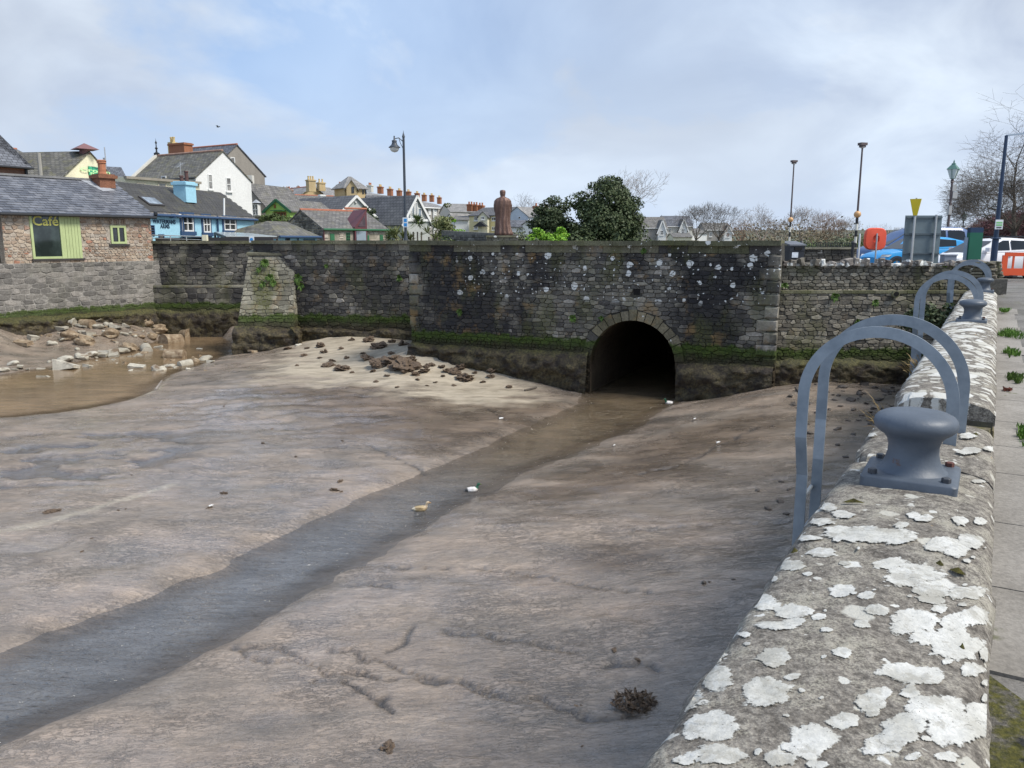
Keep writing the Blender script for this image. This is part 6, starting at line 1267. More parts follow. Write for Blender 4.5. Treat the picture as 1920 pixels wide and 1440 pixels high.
def bare_tree(label, base, h, spread, seed, depth=6, tw=TWIG, bk=BARK, trunk_h=.18, kids=(3, 3, 3, 3, 3, 2), group=None, r0=None, up=.35, name='bare_tree', twr=1.0, stems=1, leader=False):
    r = random.Random(seed); t = thing(name, label, 'tree', base, group); tr = MB(); cr = MB(); base = Vector(base); r0 = r0 or h * .022
    def grow(p, d, l, rad, lev, mb, straight=False):
        n = 3; pts = [p]; rads = [rad]
        for i in range(n):
            d = (d + Vector((r.uniform(-1, 1), r.uniform(-1, 1), r.uniform(-.5, .9) * .7)) * .17 + Vector((0, 0, up * .10))).normalized(); p = p + d * l / n; pts.append(p); rads.append(rad * (1 - .42 * (i + 1) / n))
        mb.tube(pts, rads, 7 if lev == 0 else 5 if lev < 2 else 3, caps=False)
        if lev >= depth: return
        nk = kids[min(lev, len(kids) - 1)] + (1 if lev == 0 else 0)
        for k in range(nk):
            f = 1 - .75 * (k / max(1, nk)) * r.uniform(.5, 1.0) if lev else r.uniform(.75, 1); i = min(n - 1, int(f * n)); q = pts[i].lerp(pts[i + 1], f * n - i) if f < 1 else pts[-1]
            ax = d.orthogonal().normalized(); ax.rotate(Matrix.Rotation(2 * math.pi * (k / nk) + r.uniform(-.6, .6), 3, d)); dd = (d * r.uniform(.55, 1.0) + ax * r.uniform(.45, .95) * spread + Vector((0, 0, up * .3))).normalized()
            if leader and lev < 4 and k == 0 and straight: grow(pts[-1], (d + Vector((0, 0, .5))).normalized(), l * .92, rads[-1] * .95, lev + 1, tr if lev < 2 else cr, True); continue
            if leader: dd = (dd + Vector((dd.x, dd.y, -.1 * dd.z)) * .6).normalized()
            grow(q, dd, l * r.uniform(.62, .82) * (1.25 if leader and straight else 1), max(rads[i] * r.uniform(.4, .6), h * .0011 * twr), lev + 1, cr)
    for s_ in range(stems): grow(base + Vector((r.uniform(-1, 1), r.uniform(-1, 1), 0)) * .05 * h * (stems > 1), Vector((r.uniform(-.1, .1) * stems, r.uniform(-.1, .1) * stems, 1)).normalized(), h * trunk_h * 1.15, r0 / math.sqrt(stems), 0, tr, leader)
    k_ = h / max(v[2] - base.z for v in cr.v)
    for m_ in (tr, cr): m_.v = [(base.x + (v[0] - base.x) * k_, base.y + (v[1] - base.y) * k_, base.z + (v[2] - base.z) * k_) for v in m_.v]
    part('trunk', tr, bk, t, smooth=True); part('crown', cr, tw, t); return t
def leaf_cloud(name, V0, n, size, fn, mat, parent, seed, upb=.3, asp=1.0):
    """n leaf-sized faces through a volume; fn(rng, n) -> positions and outward directions"""
    g = np.random.default_rng(seed); P, N = fn(g, n); R = g.normal(size=(n, 3)); N = N * .9 + R * .75; N[:, 2] += upb; N /= np.linalg.norm(N, axis=1, keepdims=True) + 1e-9
    A = np.cross(N, g.normal(size=(n, 3))); A /= np.linalg.norm(A, axis=1, keepdims=True) + 1e-9; B = np.cross(N, A); s = (size * g.uniform(.6, 1.3, n))[:, None]
    q = np.stack([P - A * s * .5 * asp, P - B * s * .32, P + A * s * .5 * asp, P + B * s * .32], 1).reshape(-1, 3) - np.array(wloc(parent)) if parent else None
    me = np_mesh(name, q, np.arange(4 * n).reshape(-1, 4), False); me.materials.append(mat); o = bpy.data.objects.new(name, me); link(o, parent); return o
def clumpy(c, rad, nc, cl, seed, bottom=-.6, shell=.8):
    """leaves gathered in clumps over an uneven ellipsoid"""
    g = np.random.default_rng(seed); d = g.normal(size=(nc, 3)); d /= np.linalg.norm(d, axis=1, keepdims=True); d[:, 2] = np.where(d[:, 2] < bottom, -d[:, 2] * .5, d[:, 2])
    k = g.uniform(shell, 1.08, (nc, 1)); k[: nc // 4] *= g.uniform(.35, .8, (nc // 4, 1)); az = np.arctan2(d[:, 1], d[:, 0]); k = k * (1 + .06 * np.sin(3 * az + seed) + .05 * np.sin(5 * d[:, 2] * 2 + 2 * az + seed * 2) + g.uniform(-.09, .09, nc))[:, None]; C = np.array(c) + d * np.array(rad) * k; R = cl * g.uniform(.6, 1.35, nc)
    def fn(g2, n):
        i = g2.integers(0, nc, n); v = g2.normal(size=(n, 3)); v /= np.linalg.norm(v, axis=1, keepdims=True); return C[i] + v * np.array([1, 1, .62]) * (R[i] * g2.uniform(.45, 1, n) ** .5)[:, None], v * .7 + d[i] * .6
    return fn
def leafy(name, label, cat, base, c, rad, n, size, mat, seed, nc=60, cl=.8, trunk=None, group=None, bottom=-.6, crown='crown', bk=BARKD):
    t = thing(name, label, cat, base, group); leaf_cloud(crown, None, n, size, clumpy(c, rad, nc, cl, seed, bottom), mat, t, seed + 1)
    k = MB(); r = random.Random(seed); b = Vector(base); cc = Vector(c); k.tube([b, b.lerp(cc, .5) + Vector((r.uniform(-.1, .1), 0, 0)), cc], [trunk or rad[0] * .08, (trunk or rad[0] * .08) * .7, .02], 7)
    for i in range(7):
        a = r.uniform(0, 6.28); s = b.lerp(cc, r.uniform(.35, .9)); k.tube([s, s + Vector((math.cos(a) * rad[0] * .6, math.sin(a) * rad[1] * .6, rad[2] * r.uniform(.1, .5)))], [(trunk or rad[0] * .08) * .4, .02], 5)
    part('trunk', k, bk, t); return t
def build_vegetation():
    Z = zz
    def at(px, D, py=None): p = P2(px, D); return Vector((p.x, p.y, -1.4 if py is None else Z(py, D)))
    # evergreens behind the bridge
    b = at(1136, 62); leafy('evergreen_tree', 'big dark spreading evergreen tree, the tallest rounded crown behind the bridge', 'tree', b, (b.x, b.y, .6), (2.45, 2.4, 3.75), 46000, .20, LF_DARK, 11, 270, .78, .3)
    b = at(1035, 64); leafy('evergreen_tree', 'smaller dark evergreen tree left of the tallest one', 'tree', b, (b.x, b.y, .3), (1.42, 1.35, 2.75), 20000, .19, LF_DARK, 13, 140, .58, .25)
    b = at(1082, 60); leafy('evergreen_shrub', 'dark evergreen shrub filling the gap between the two evergreens', 'shrub', b, (b.x, b.y, -.6), (1.4, 1.1, 1.5), 4500, .24, LF_DARK, 17, 50, .4, .1)
    b = at(1178, 58); leafy('evergreen_shrub', 'low dark evergreen at the right foot of the biggest tree', 'shrub', b, (b.x, b.y, -.6), (1.1, 1.0, 1.4), 3500, .24, LF_DARK, 19, 40, .4, .1)
    b = at(1031, 54); leafy('shrub', 'bright lime green shrub just above the bridge parapet', 'shrub', b, (b.x, b.y, -.35), (1.25, 1.0, 1.35), 5200, .17, LF_BRIGHT, 23, 70, .32, .08)
    b = at(1012, 52); leafy('shrub', 'soft grey green shrub left of the lime green one', 'shrub', b, (b.x, b.y, -.75), (.7, .6, .85), 1800, .13, LF_GREYG, 29, 30, .25, .06)
    b = at(973, 60); leafy('conical_shrub', 'narrow grey green shrub right of the statue', 'shrub', b, (b.x, b.y, -.4), (.62, .6, 1.6), 2200, .15, LF_GREYG, 31, 36, .3, .06)
    b = at(832, 70); leafy('ivy_shrub', 'tall ivy clad shrub beside the grey stone house', 'shrub', b, (b.x, b.y, .2), (.95, .9, 3.1), 5200, .17, LF_IVY, 37, 60, .4, .1)
    b = at(850, 78); leafy('shrub', 'bright green bush right of the ivy shrub', 'shrub', b, (b.x, b.y, .2), (.85, .7, 1.6), 1900, .18, LF_BRIGHT, 41, 26, .35, .06)
    b = at(690, 66); leafy('conifer', 'dark conifer before the modern house gable', 'tree', b, (b.x, b.y, .0), (.95, .9, 2.6), 4200, .2, LF_DARK, 43, 60, .32, .1)
    b = at(708, 64); leafy('conifer', 'lower dark conifer above the right end of the stone cottage', 'tree', b, (b.x, b.y, -.6), (.7, .7, 1.6), 2200, .2, LF_DARK, 44, 36, .3, .1)
    b = at(510, 66, 425); leafy('hedge', 'small clipped dark hedge under the green shop', 'hedge', b, (b.x, b.y, Z(412, 66)), (1.0, .6, .45), 1800, .14, LF_MID, 47, 30, .25, .04, crown='foliage'); b = at(535, 66, 425); leafy('hedge', 'right hand dark hedge under the brown shop window', 'hedge', b, (b.x, b.y, Z(414, 66)), (.6, .5, .35), 1000, .14, LF_MID, 48, 20, .22, .04, crown='foliage')
    for i, (px, D, w, h, lab) in enumerate(((744, 48, .55, .9, 'spiky yellow green shrub behind the lamp post foot'), (783, 50, .75, 1.9, 'tall cordyline like palm shrub between lamp post and ivy'), (812, 48, .7, 1.1, 'spiky mid green shrub under the grey stone house'), (733, 50, .4, .7, 'low spiky shrub left of the lamp post'), (762, 49, .5, .8, 'olive shrub right beside the lamp post'))):
        b = at(px, D); t = thing('palm_shrub', lab, 'shrub', b); r = random.Random(60 + i); m = MB(); 
        for q in range(3):
            s = b + Vector((r.uniform(-w, w) * .5, r.uniform(-.3, .3), 1.1 + h * r.uniform(.3, .9)))
            for j in range(46):
                a = r.uniform(0, 6.28); el = r.uniform(-.3, 1.3); l = r.uniform(.45, .85); d = Vector((math.cos(a) * math.cos(el), math.sin(a) * math.cos(el), math.sin(el))); sd = d.cross(Vector((0, 0, 1))).normalized() * .035; e = s + d * l - Vector((0, 0, .25 * l * l)); mid = s + d * l * .5
                m.add([s, mid + sd, e, mid - sd], [(0, 1, 2, 3)])
        part('crown', m, LF_IVY if i % 2 == 0 else LF_MID, t); k = MB(); 
        for q in range(3): k.tube([b + Vector((.2 * q - .2, 0, 0)), b + Vector((.25 * q - .25, 0, 1.2 + h * .4))], .05, 6)
        part('trunk', k, BARK, t)
    for px, D, lab, c, w in ((890, 62, 'russet dry bush before the yellow houses', LF_DRY, .9), (912, 56, 'dark green bush between garden wall and statue', LF_MID, .9), (868, 60, 'olive bush at the end of the garden wall', LF_MID, .7), (955, 70, 'pale green bush behind the statue plinth', LF_GREYG, .7), (845, 56, 'dull green bush above the bridge parapet end', LF_MID, .8)):
        b = at(px, D); leafy('bush', lab, 'bush', b, (b.x, b.y, -.65), (w, .6, .8), 1500, .16, c, int(px), 24, .3, .05)
    # bare trees along the far bank
    specs = [(1180, 110, 10.2, 1.0, 71, 6, 'tall pale bare tree rising behind the big evergreen', TWIG, BARKG, .20), (986, 150, 9.5, 1.1, 72, 5, 'bare tree on the skyline above the pale blue house', TWIGD, BARKD, .22), (1304, 105, 5.9, 1.05, 73, 6, 'dark stemmed bare tree, leftmost of the line right of the estate', TWIGD, BARKD, .15), (1352, 107, 6.0, 1.1, 74, 6, 'bare tree with a rounded crown beside the half hidden estate house', TWIGD, BARKD, .15),
             (1428, 100, 5.7, 1.15, 75, 6, 'wide bare tree with dark limbs left of the tall lamp column', TWIG, BARKD, .15), (1500, 104, 5.5, 1.1, 76, 6, 'bare grey tree just right of the farther belisha beacon', TWIG, BARK, .14), (1553, 108, 5.2, 1.1, 77, 6, 'russet bare tree above the black railings', TWIGR, BARK, .13), (1585, 112, 4.6, 1.0, 78, 6, 'pale budding tree left of the nearer belisha beacon', TWIG, BARK, .13), (1460, 125, 4.8, 1.1, 79, 5, 'faint bare tree in the back row between two wide ones', TWIG, BARKG, .15), (1388, 118, 4.4, 1.2, 80, 5, 'low russet bare tree in the gap of the tree line', TWIGR, BARK, .12),
             (1672, 115, 3.8, 1.1, 81, 5, 'small bare tree above the orange lifebuoy housing', TWIG, BARKG, .14), (1650, 120, 3.9, 1.1, 82, 5, 'bare tree top beyond the dark blue van bonnet', TWIG, BARKG, .14)]
    for px, D, h, sp, sd, dp, lab, tw, bk, th in specs: bare_tree(lab, at(px, D) + Vector((0, 0, -.6)) if px > 1250 else at(px, D), h * 1.2 if px > 1250 else h + 1, sp, sd, dp, tw, bk, th, r0=h * .017, twr=.8, kids=(4, 3, 3, 3, 3, 2))
    bare_tree('huge bare tree with dark limbs filling the right edge of the picture', at(1905, 62), 13.4, 1.0, 97, 7, TWIGD, BARKD, .15, (5, 5, 5, 4, 3, 3, 2), r0=.26, up=.12, twr=.5, leader=True)
    for px, D, w, h, lab, tw in ((1880, 70, 3.2, 3.4, 'plum red leafless thicket under the huge bare tree', TWIGP), (1915, 66, 3.2, 3.6, 'plum red leafless thicket at the right picture edge', TWIGP), (1840, 78, 3.0, 2.6, 'brown leafless thicket on the slope behind the green board', TWIGR), (1800, 95, 3.4, 2.2, 'distant brown thicket right of the heritage lantern', TWIG)):
        t = bare_tree(lab, at(px, D), h * 1.25, 1.3, int(px), 5, tw, BARK, .12, (5, 4, 4, 3, 2), r0=.05, name='thicket', stems=6, twr=1.6); t['category'] = 'shrub'
    # scrub along the far bank, each mass a bush of its own
    for i, (px, D, w, h, m_) in enumerate(((1375, 100, 3.2, 2.0, LF_SCRUB), (1420, 96, 2.6, 1.6, LF_SCRUB), (1470, 95, 3.0, 2.4, LF_SCRUB), (1500, 90, 2.2, 2.3, LF_MID), (1535, 94, 3.0, 3.1, LF_SCRUB), (1572, 92, 2.6, 2.7, LF_GREYG), (1600, 92, 2.2, 2.4, LF_MID), (1640, 98, 3.0, 2.2, LF_SCRUB), (1690, 100, 2.6, 2.0, LF_SCRUB), (1335, 110, 2.4, 1.6, LF_SCRUB), (1240, 118, 1.8, 1.5, LF_SCRUB), (1222, 112, 1.2, 1.6, LF_DARK), (1820, 88, 4.5, 2.8, LF_SCRUB), (1860, 84, 4.5, 3.2, LF_SCRUB), (1915, 80, 5, 3.9, LF_SCRUB))):
        b = at(px, D); lab = ('brown scrub below the bare trees, between the estate and the wide bare tree', 'low olive scrub at the foot of the wide bare tree', 'olive scrub behind the litter bin', 'greener scrub right of the litter bin', 'tall russet scrub above the railings', 'grey green scrub above the railing end', 'green scrub beside the nearer beacon', 'scrub behind the orange lifebuoy housing', 'scrub behind the back of the road sign', 'brown scrub by the half hidden estate house', 'brown scrub before the first estate house', 'dark evergreen spires before the estate', 'hazy brown scrub on the slope behind the white car', 'hillside scrub behind the green board', 'hillside scrub at the right picture edge')[i]
        h *= (.5, .35, .45, .65, .8, .6, .8, .6, .6, .5, .6, 1, .9, 1, 1)[i]; w *= .8
        leafy('scrub', lab, 'bush', b, (b.x, b.y, -1.3 + h * .36), (w, 1.4, h * .56), 2300, .17, m_, 300 + i, 46, .62, .06, bottom=-.9, crown='foliage')
    # far wooded skyline, one soft mass
    g = np.random.default_rng(5); X = g.uniform(-60, 330, 26000); Y = 240 + g.uniform(-8, 60, 26000); top = .3 + 13 * np.clip(fbm(X / 9, X * 0, 4, 4) - .33, 0, 1); P = np.stack([X, Y, g.uniform(-2, .5, 26000) + top * g.uniform(0, 1, 26000) ** .8], -1)
    t = thing('woodland', 'distant hazy woodland along the horizon beyond the river', 'woodland', (130, 260, -2)); o = leaf_cloud('foliage', None, 26000, .85, lambda a, n: (P, a.normal(size=(n, 3))), LF_SCRUB, t, 6); o['kind'] = 'stuff'; t['kind'] = 'stuff'
    X = g.uniform(-75, -40, 1500); P2_ = np.stack([X, 190 + g.uniform(0, 20, 1500), 9.5 + 3.4 * g.uniform(0, 1, 1500) + (X + 75) * -.02], -1); t = thing('far_wood', 'hazy leafless wood on the hilltop behind the slate roofs', 'woodland', (-58, 200, 8)); o = leaf_cloud('foliage', None, 1500, .9, lambda a, n: (P2_, a.normal(size=(n, 3))), TWIG, t, 7); o['kind'] = 'stuff'; t['kind'] = 'stuff'
build_vegetation()
# ================================================================== street furniture
POLE_DK = paint('pole_dark', (.05, .06, .075), .5, .15); POLE_BR = paint('pole_brown', (.11, .085, .085), .6, .2); POLE_BL = paint('pole_blue', (.02, .042, .09), .45, .15); STEEL = paint('sign_post_steel', (.45, .47, .48), .4, .1, metal=.4)
def V3(px, D, py): p = P2(px, D); return Vector((p.x, p.y, zz(py, D)))
def build_furniture():
    Zv = Vector((0, 0, 1))
    # swan armed lamp left of the bridge
    D = 36; b = V3(761, D, 452); b.z = -1.36; t = thing('street_lamp', 'tall dark street lamp with a swan arm and bell shade, left of the statue', 'street lamp', b); top = zz(258, D)
    k = MB(); k.lathe([(.16, 0), (.16, .9), (.11, 1.0), (.11, 1.25), (.13, 1.3), (.10, 1.36), (.065, 1.6), (.05, top - b.z), (.07, top - b.z + .03), (.015, top - b.z + .2), (.004, top - b.z + .3)], 12, b); part('post', k, POLE_DK, t)
    a = b + Zv * (zz(270, D) - b.z); h_ = V3(744, D, 262); k = MB(); k.tube([a + Zv * .08, a.lerp(h_, .5) + Zv * .17, h_ + Zv * .04, h_ - Zv * .05], .02, 6); k.tube([a - Zv * .25, a.lerp(h_, .35) - Zv * .02, a.lerp(h_, .5) + Zv * .16], .014, 5); part('arm', k, POLE_DK, t)
    k = MB(); k.lathe([(.03, .16), (.035, .0), (.12, -.04), (.10, -.1), (.13, -.2), (.20, -.27), (.26, -.32), (.25, -.335), (.02, -.33)], 16, h_, caps=False); part('shade', k, POLE_DK, t, smooth=True)
    k = MB(); k.lathe([(.20, -.33), (.19, -.42), (.12, -.5), (.01, -.53)], 14, h_, caps=False); part('bowl', k, paint('lamp_glass', (.62, .62, .58), .15), t, smooth=True)
    # notice on it
    s = thing('notice', 'white notice with two blue squares strapped to the lamp post', 'sign', V3(761, D - .15, 430)); c = V3(761, D - .12, 417); k = MB(); k.obox(c, (1, 0, 0), (0, 1, 0), Zv, .24, .02, .42); part('plate', k, paint('sign_white', (.74, .78, .80), .4, .03), s)
    for dz in (.09, -.10): k = MB(); k.obox(c + Zv * dz - Vector((0, .013, 0)), (1, 0, 0), (0, 1, 0), Zv, .13, .008, .14); part('symbol', k, paint('sign_blue', (.02, .25, .62), .4, .03), s)
    s = V3(472, 36.0, 449); k = MB(); k.obox(s, (1, 0, 0), (0, 1, 0), Zv, .22, .03, .26); t2 = lone('notice', k, paint('sign_white', (.8, .8, .8), .4), 'small white notice with a blue disc on the wall top by the pub terrace', 'sign'); k = MB(); k.lathe([(.07, 0), (.07, .01), (.001, .01)], 14); o = bpy.data.objects.new('symbol', k.mesh('symbol')); o.data.materials.append(paint('sign_blue', (.02, .25, .62), .4, .03)); link(o, t2); o.location = (0, -.02, .13); o.rotation_euler = (math.radians(90), 0, 0)
    k = MB(); s = V3(385, 36.9, 448); k.obox(s, (1, 0, 0), (0, 1, 0), Zv, .2, .2, .36); lone('gate_pier', k, R_CREAM, 'short cream pier on the wall before the blue pub', 'pier')
    # thin rail on the far wall, by the pub
    t = thing('guard_rail', 'thin pale guard rail along the wall in front of the blue pub', 'railing', V3(330, 36.95, 452)); pts = [V3(px, 36.95, 441 + (px - 290) * .03) for px in (286, 320, 350, 379)]
    k = MB(); k.tube(pts, .025, 6); k.tube([p - Zv * .14 for p in pts], .015, 5); part('rail', k, STEEL, t)
    for p in pts: k = MB(); k.tube([p, Vector((p.x, p.y, zz(455, 36.95)))], .022, 6); part('post', k, STEEL, t)
    k = MB(); k.obox(V3(425, 38.2, 449.5), (1, 0, 0), (0, 1, 0), Zv, 4.4, .08, .22); k.obox(V3(340, 38.2, 449.5), (1, 0, 0), (0, 1, 0), Zv, 2.4, .08, .2); lone('terrace_screen', k, DKFR, 'dark low screen along the pub terrace behind the wall top', 'screen')
    # Belisha beacons with floodlight columns
    for px0, px1, ytop, D, gy, lab in ((1487.5, 1480, 306, 44, 412, 'farther belisha beacon column, thin and pale topped, right of the bridge'), (1612, 1605, 275, 33, 402, 'nearer belisha beacon column, tall, with a dark square lamp on top')):
        b = V3(px1 if D > 40 else 1604, D, 452); b.z = -1.36; t = thing('belisha_beacon', lab, 'beacon', b, 'belisha beacons at the crossing'); zt_ = zz(ytop, D); zg = zz(gy, D); H_ = zg - b.z - .12
        for i in range(9): k = MB(); k.lathe([(.055, H_ * i / 9), (.055, H_ * (i + 1) / 9)], 10, b); part('band', k, paint('beacon_white', (.7, .68, .6), .5) if i % 2 else paint('beacon_black', (.02, .02, .022), .5), t)
        k = MB(); k.lathe([(.14 * math.sin(math.pi * i / 12) + .03 * (i in (0, 12)), -.14 * math.cos(math.pi * i / 12)) for i in range(13)], 18, b + Zv * (zg - b.z)); part('globe', k, paint('beacon_amber', (.62, .36, .16), .35, .05), t, smooth=True)
        k = MB(); k.tube([b + Zv * (zg - b.z + .1), b + Zv * (zt_ - b.z)], [.045, .035], 8); part('pole', k, POLE_BR, t)
        k = MB(); c = b + Zv * (zt_ - b.z); k.box(c + Zv * .10, .30, .22, .10, .3); k.box(c + Zv * .02, .2, .16, .10, .3); part('floodlight', k, POLE_BR, t); k = MB(); k.lathe([(.07, -.06), (.09, 0), (.03, .02)], 10, c); part('lens', k, paint('lamp_glass', (.62, .62, .58), .15), t)
    # heritage lanterns
    for px, ytop, D, lab in ((1779, 303, 46, 'nearer heritage street lantern with a verdigris top, boxes strapped to its post'), (1803, 398, 92, 'far heritage street lantern, tiny, above the blue van roof')):
        b = V3(px - (4 if D < 50 else 0), D, 452); b.z = -1.36; H_ = zz(ytop, D) - b.z; t = thing('heritage_lantern', lab, 'street lamp', b, 'heritage lanterns'); k = MB(); k.lathe([(.16, 0), (.16, .5), (.10, .7), (.075, 1.6), (.06, H_ - 1.15), (.10, H_ - 1.12), (.06, H_ - 1.05), (.09, H_ - 1.0), (.03, H_ - .9)], 10, b); part('post', k, POLE_BR if D < 50 else POLE_DK, t)
        c = b + Zv * (H_ - .92); k = MB()
        for i in range(4): a0 = math.pi / 4 + i * math.pi / 2; d = Vector((math.cos(a0), math.sin(a0), 0)); k.tube([c + d * .12, c + d * .27 + Zv * .5], .018, 5); d2 = Vector((math.cos(a0 + math.pi / 2), math.sin(a0 + math.pi / 2), 0)); k.tube([c + d * .27 + Zv * .5, c + d2 * .27 + Zv * .5], .02, 5); k.tube([c + d * .12, c + d2 * .12], .02, 5)
        part('lantern_frame', k, paint('verdigris', (.10, .20, .17), .6, .2), t); k = MB(); k.lathe([(.15, 0), (.35, .5)], 4, c); part('glazing', k, paint('lantern_glass', (.58, .66, .66), .1), t)
        k = MB(); k.lathe([(.40, .5), (.24, .66), (.13, .76), (.12, .82), (.04, .86), (.05, .9), (.01, 1.02)], 4, c); part('top', k, paint('verdigris', (.10, .20, .17), .6, .2), t)
        if D < 50:
            k = MB(); k.box(b + Zv * (zz(352, D) - b.z) + Vector((.12, 0, 0)), .22, .18, .34); k.box(b + Zv * (zz(366, D) - b.z) + Vector((.18, 0, 0)), .26, .2, .34); k.box(b + Zv * (zz(394, D) - b.z), .16, .2, .5); part('junction_box', k, paint('box_grey', (.42, .42, .41), .6), t)
    # blue lamp column at the right edge
    D = 27; b = V3(1866.5, D, 490); b.z = -1.45; t = thing('lamp_column', 'leaning blue lamp column with a flat arm at the right edge', 'street lamp', b); top = V3(1889, D, 254); up_ = top - b; up_.x = 0; 
    P = lambda py: Vector((b.x + .0, D, zz(py, D)))
    k = MB(); k.lathe([(.10, 0), (.10, zz(449, D) - b.z), (.075, zz(447, D) - b.z), (.058, zz(340, D) - b.z), (.05, zz(254, D) - b.z)], 12, b); part('post', k, POLE_BL, t); k = MB(); k.lathe([(.15, 0), (.15, .03), (.11, .05)], 12, P(448)); part('collar', k, POLE_BL, t)
    k = MB(); k.bar(P(254), P(254) + Vector((.65, 0, .07)), .06, .05); part('arm', k, paint('arm_grey', (.33, .40, .48), .5), t); k = MB(); k.box(P(254) + Vector((.85, 0, .09)), .5, .22, .08); part('lamp_head', k, paint('arm_grey', (.33, .40, .48), .5), t)
    s = thing('notice', 'white and green notice on the blue lamp column', 'sign', P(430)); c = P(421) + Vector((-.01, -.12, 0)); k = MB(); k.obox(c, (1, 0, 0), (0, 1, 0), Zv, .25, .02, .31); part('plate', k, paint('sign_white', (.74, .78, .80), .4, .03), s)
    for dz in (.06, -.02): k = MB(); k.obox(c + Zv * dz + Vector((0, -.013, 0)), (1, 0, 0), (0, 1, 0), Zv, .2, .006, .05); part('print', k, paint('print_green', (.22, .55, .22), .5), s)
    k = MB(); k.obox(c - Zv * .10 + Vector((0, -.013, 0)), (1, 0, 0), (0, 1, 0), Zv, .17, .006, .04); part('print', k, POLE_DK, s)
    # litter bin
    c = P2(1487, 23.4).to_3d() + Zv * -1.36; t = thing('litter_bin', 'black litter bin with a sloping lid at the bridge end', 'bin', c); h_ = zz(470, 23.4) + 1.36; k = MB(); k.box(c + Zv * h_ / 2, .46, .46, h_, .25); part('body', k, paint('bin_black', (.022, .026, .035), .4), t)
    k = MB(); z1 = zz(464, 23.4); k.box(Vector((c.x, c.y, z1 - .02)), .48, .48, .16, .25); part('hood', k, paint('bin_black', (.022, .026, .035), .4), t); k = MB(); k.box(Vector((c.x, c.y, 0)) + Vector((.08, -.238, z1 - .03)), .24, .02, .08, .25); part('opening', k, BLACK, t)
    k = MB(); z2 = zz(461, 23.4); R_ = Matrix.Rotation(.25, 3, 'Z'); k.prism([Vector((c.x, c.y, z2 + .0)) + R_ @ Vector(v) for v in ((-.27, -.27, 0), (.27, -.27, .0), (.27, -.05, .13), (.27, .27, .0))][0:0] or [Vector((c.x, c.y, z2)) + R_ @ Vector(v) for v in ((-.27, -.27, 0), (.27, -.27, 0), (.27, .27, .1), (-.27, .27, .1))], (0, 0, .04)); part('lid', k, paint('bin_lid', (.12, .13, .15), .5), t)
    k = MB(); k.obox(Vector((c.x, c.y, zz(478, 23.2))) + R_ @ Vector((-.07, -.24, 0)), R_ @ Vector((1, 0, 0)), R_ @ Vector((0, 1, 0)), Zv, .20, .012, .15); part('sticker', k, paint('sticker', (.62, .68, .76), .4, .15, 14), t)
    # dark railing on the low wall
    D = 28; Pa, Pb = P2(1500, D).to_3d(), P2(1608, D).to_3d(); tt = (Pb - Pa).normalized(); L = (Pb - Pa).length; n = Vector((0, -1, 0)); zt_ = zz(464.5, D)
    w = plain_wall('low_wall', 'low dark rubble wall under the black railings, pale coping', Pa, Vector((1, 0, 0)), n, L, -1.45, zt_ - .05, .35, MO_RW); place_stones(w, rubble(Pa, Vector((1, 0, 0)), n, L, -1.36, zt_ - .06, .11, (1.2, 2.6), (.02, .04), None, 301), M_FW, cap=120); k = MB(); k.obox(Pa + tt * L / 2 - n * .15 + Zv * (zt_ - .02), tt, n, Zv, L, .5, .06); part('coping', k, M_BU, w)
    t = thing('railing', 'black iron railing of close upright bars above the low dark wall', 'railing', Pa + tt * L / 2 + Zv * zt_); za = zz(455.5, D); k = MB(); k.obox(Pa + tt * L / 2 - n * .15 + Zv * za, tt, n, Zv, L, .03, .02); part('rail', k, GUT, t)
    k = MB(); k.obox(Pa + tt * L / 2 - n * .15 + Zv * (zt_ + .03), tt, n, Zv, L, .03, .02); part('rail', k, GUT, t)
    nb = 24
    for i in range(nb): k = MB(); k.obox(Pa + tt * L * (i + .5) / nb - n * .15 + Zv * ((za + zt_) / 2 + .01), tt, n, Zv, .016, .016, za - zt_ - .02); part('bar', k, GUT, t)
    for px in (1503, 1600): p = P2(px, D - .6).to_3d(); k = MB(); k.tube([p + Zv * -1.36, p + Zv * zz(455, D - .6)], .055, 8); k.tube([p + Zv * zz(455, D - .6), p + Zv * (zz(455, D - .6) + .06)], [.075, .03], 8); part('post', k, GUT, t)
    p = P2(1611.5, 25).to_3d(); k = MB(); k.tube([p + Zv * -1.36, p + Zv * zz(438, 25)], .03, 8); lone('marker_post', k, paint('post_white', (.72, .74, .76), .5), 'thin white post beside the nearer belisha beacon', 'post')
    # lifebuoy housing
    D = 22.3; c = V3(1640, D, 448); t = thing('lifebuoy_housing', 'bright orange lifebuoy housing on a thin post behind the toothed wall', 'lifebuoy housing', Vector((c.x, D, -1.36))); k = MB(); ori = paint('lifebuoy_orange', (.75, .095, .045), .45, .08); pts = []
    a_, b_ = .29, .30; sup = lambda s, e=3.6: [(abs(math.cos(q)) ** (2 / e) * math.copysign(1, math.cos(q)) * a_ * s, abs(math.sin(q)) ** (2 / e) * math.copysign(1, math.sin(q)) * b_ * s) for q in [2 * math.pi * i / 32 for i in range(32)]]
    rings = [(.80, -.09), (.95, -.075), (1, -.03), (1, .05), (.93, .08), (.30, .095), (.26, .05), (.02, .05)]; vs = []
    for s_, y in rings: vs += [Vector((c.x + x - y * .0, D - y, c.z + z - x * .02)) for x, z in sup(s_)]
    k.add(vs, [(j * 32 + i, j * 32 + (i + 1) % 32, (j + 1) * 32 + (i + 1) % 32, (j + 1) * 32 + i) for j in range(len(rings) - 1) for i in range(32)]); part('case', k, ori, t, auto=40)
    k = MB(); k.tube([Vector((c.x, D - .12, -1.36)), Vector((c.x, D - .12, c.z + .15))], .022, 8); part('post', k, STEEL, t)
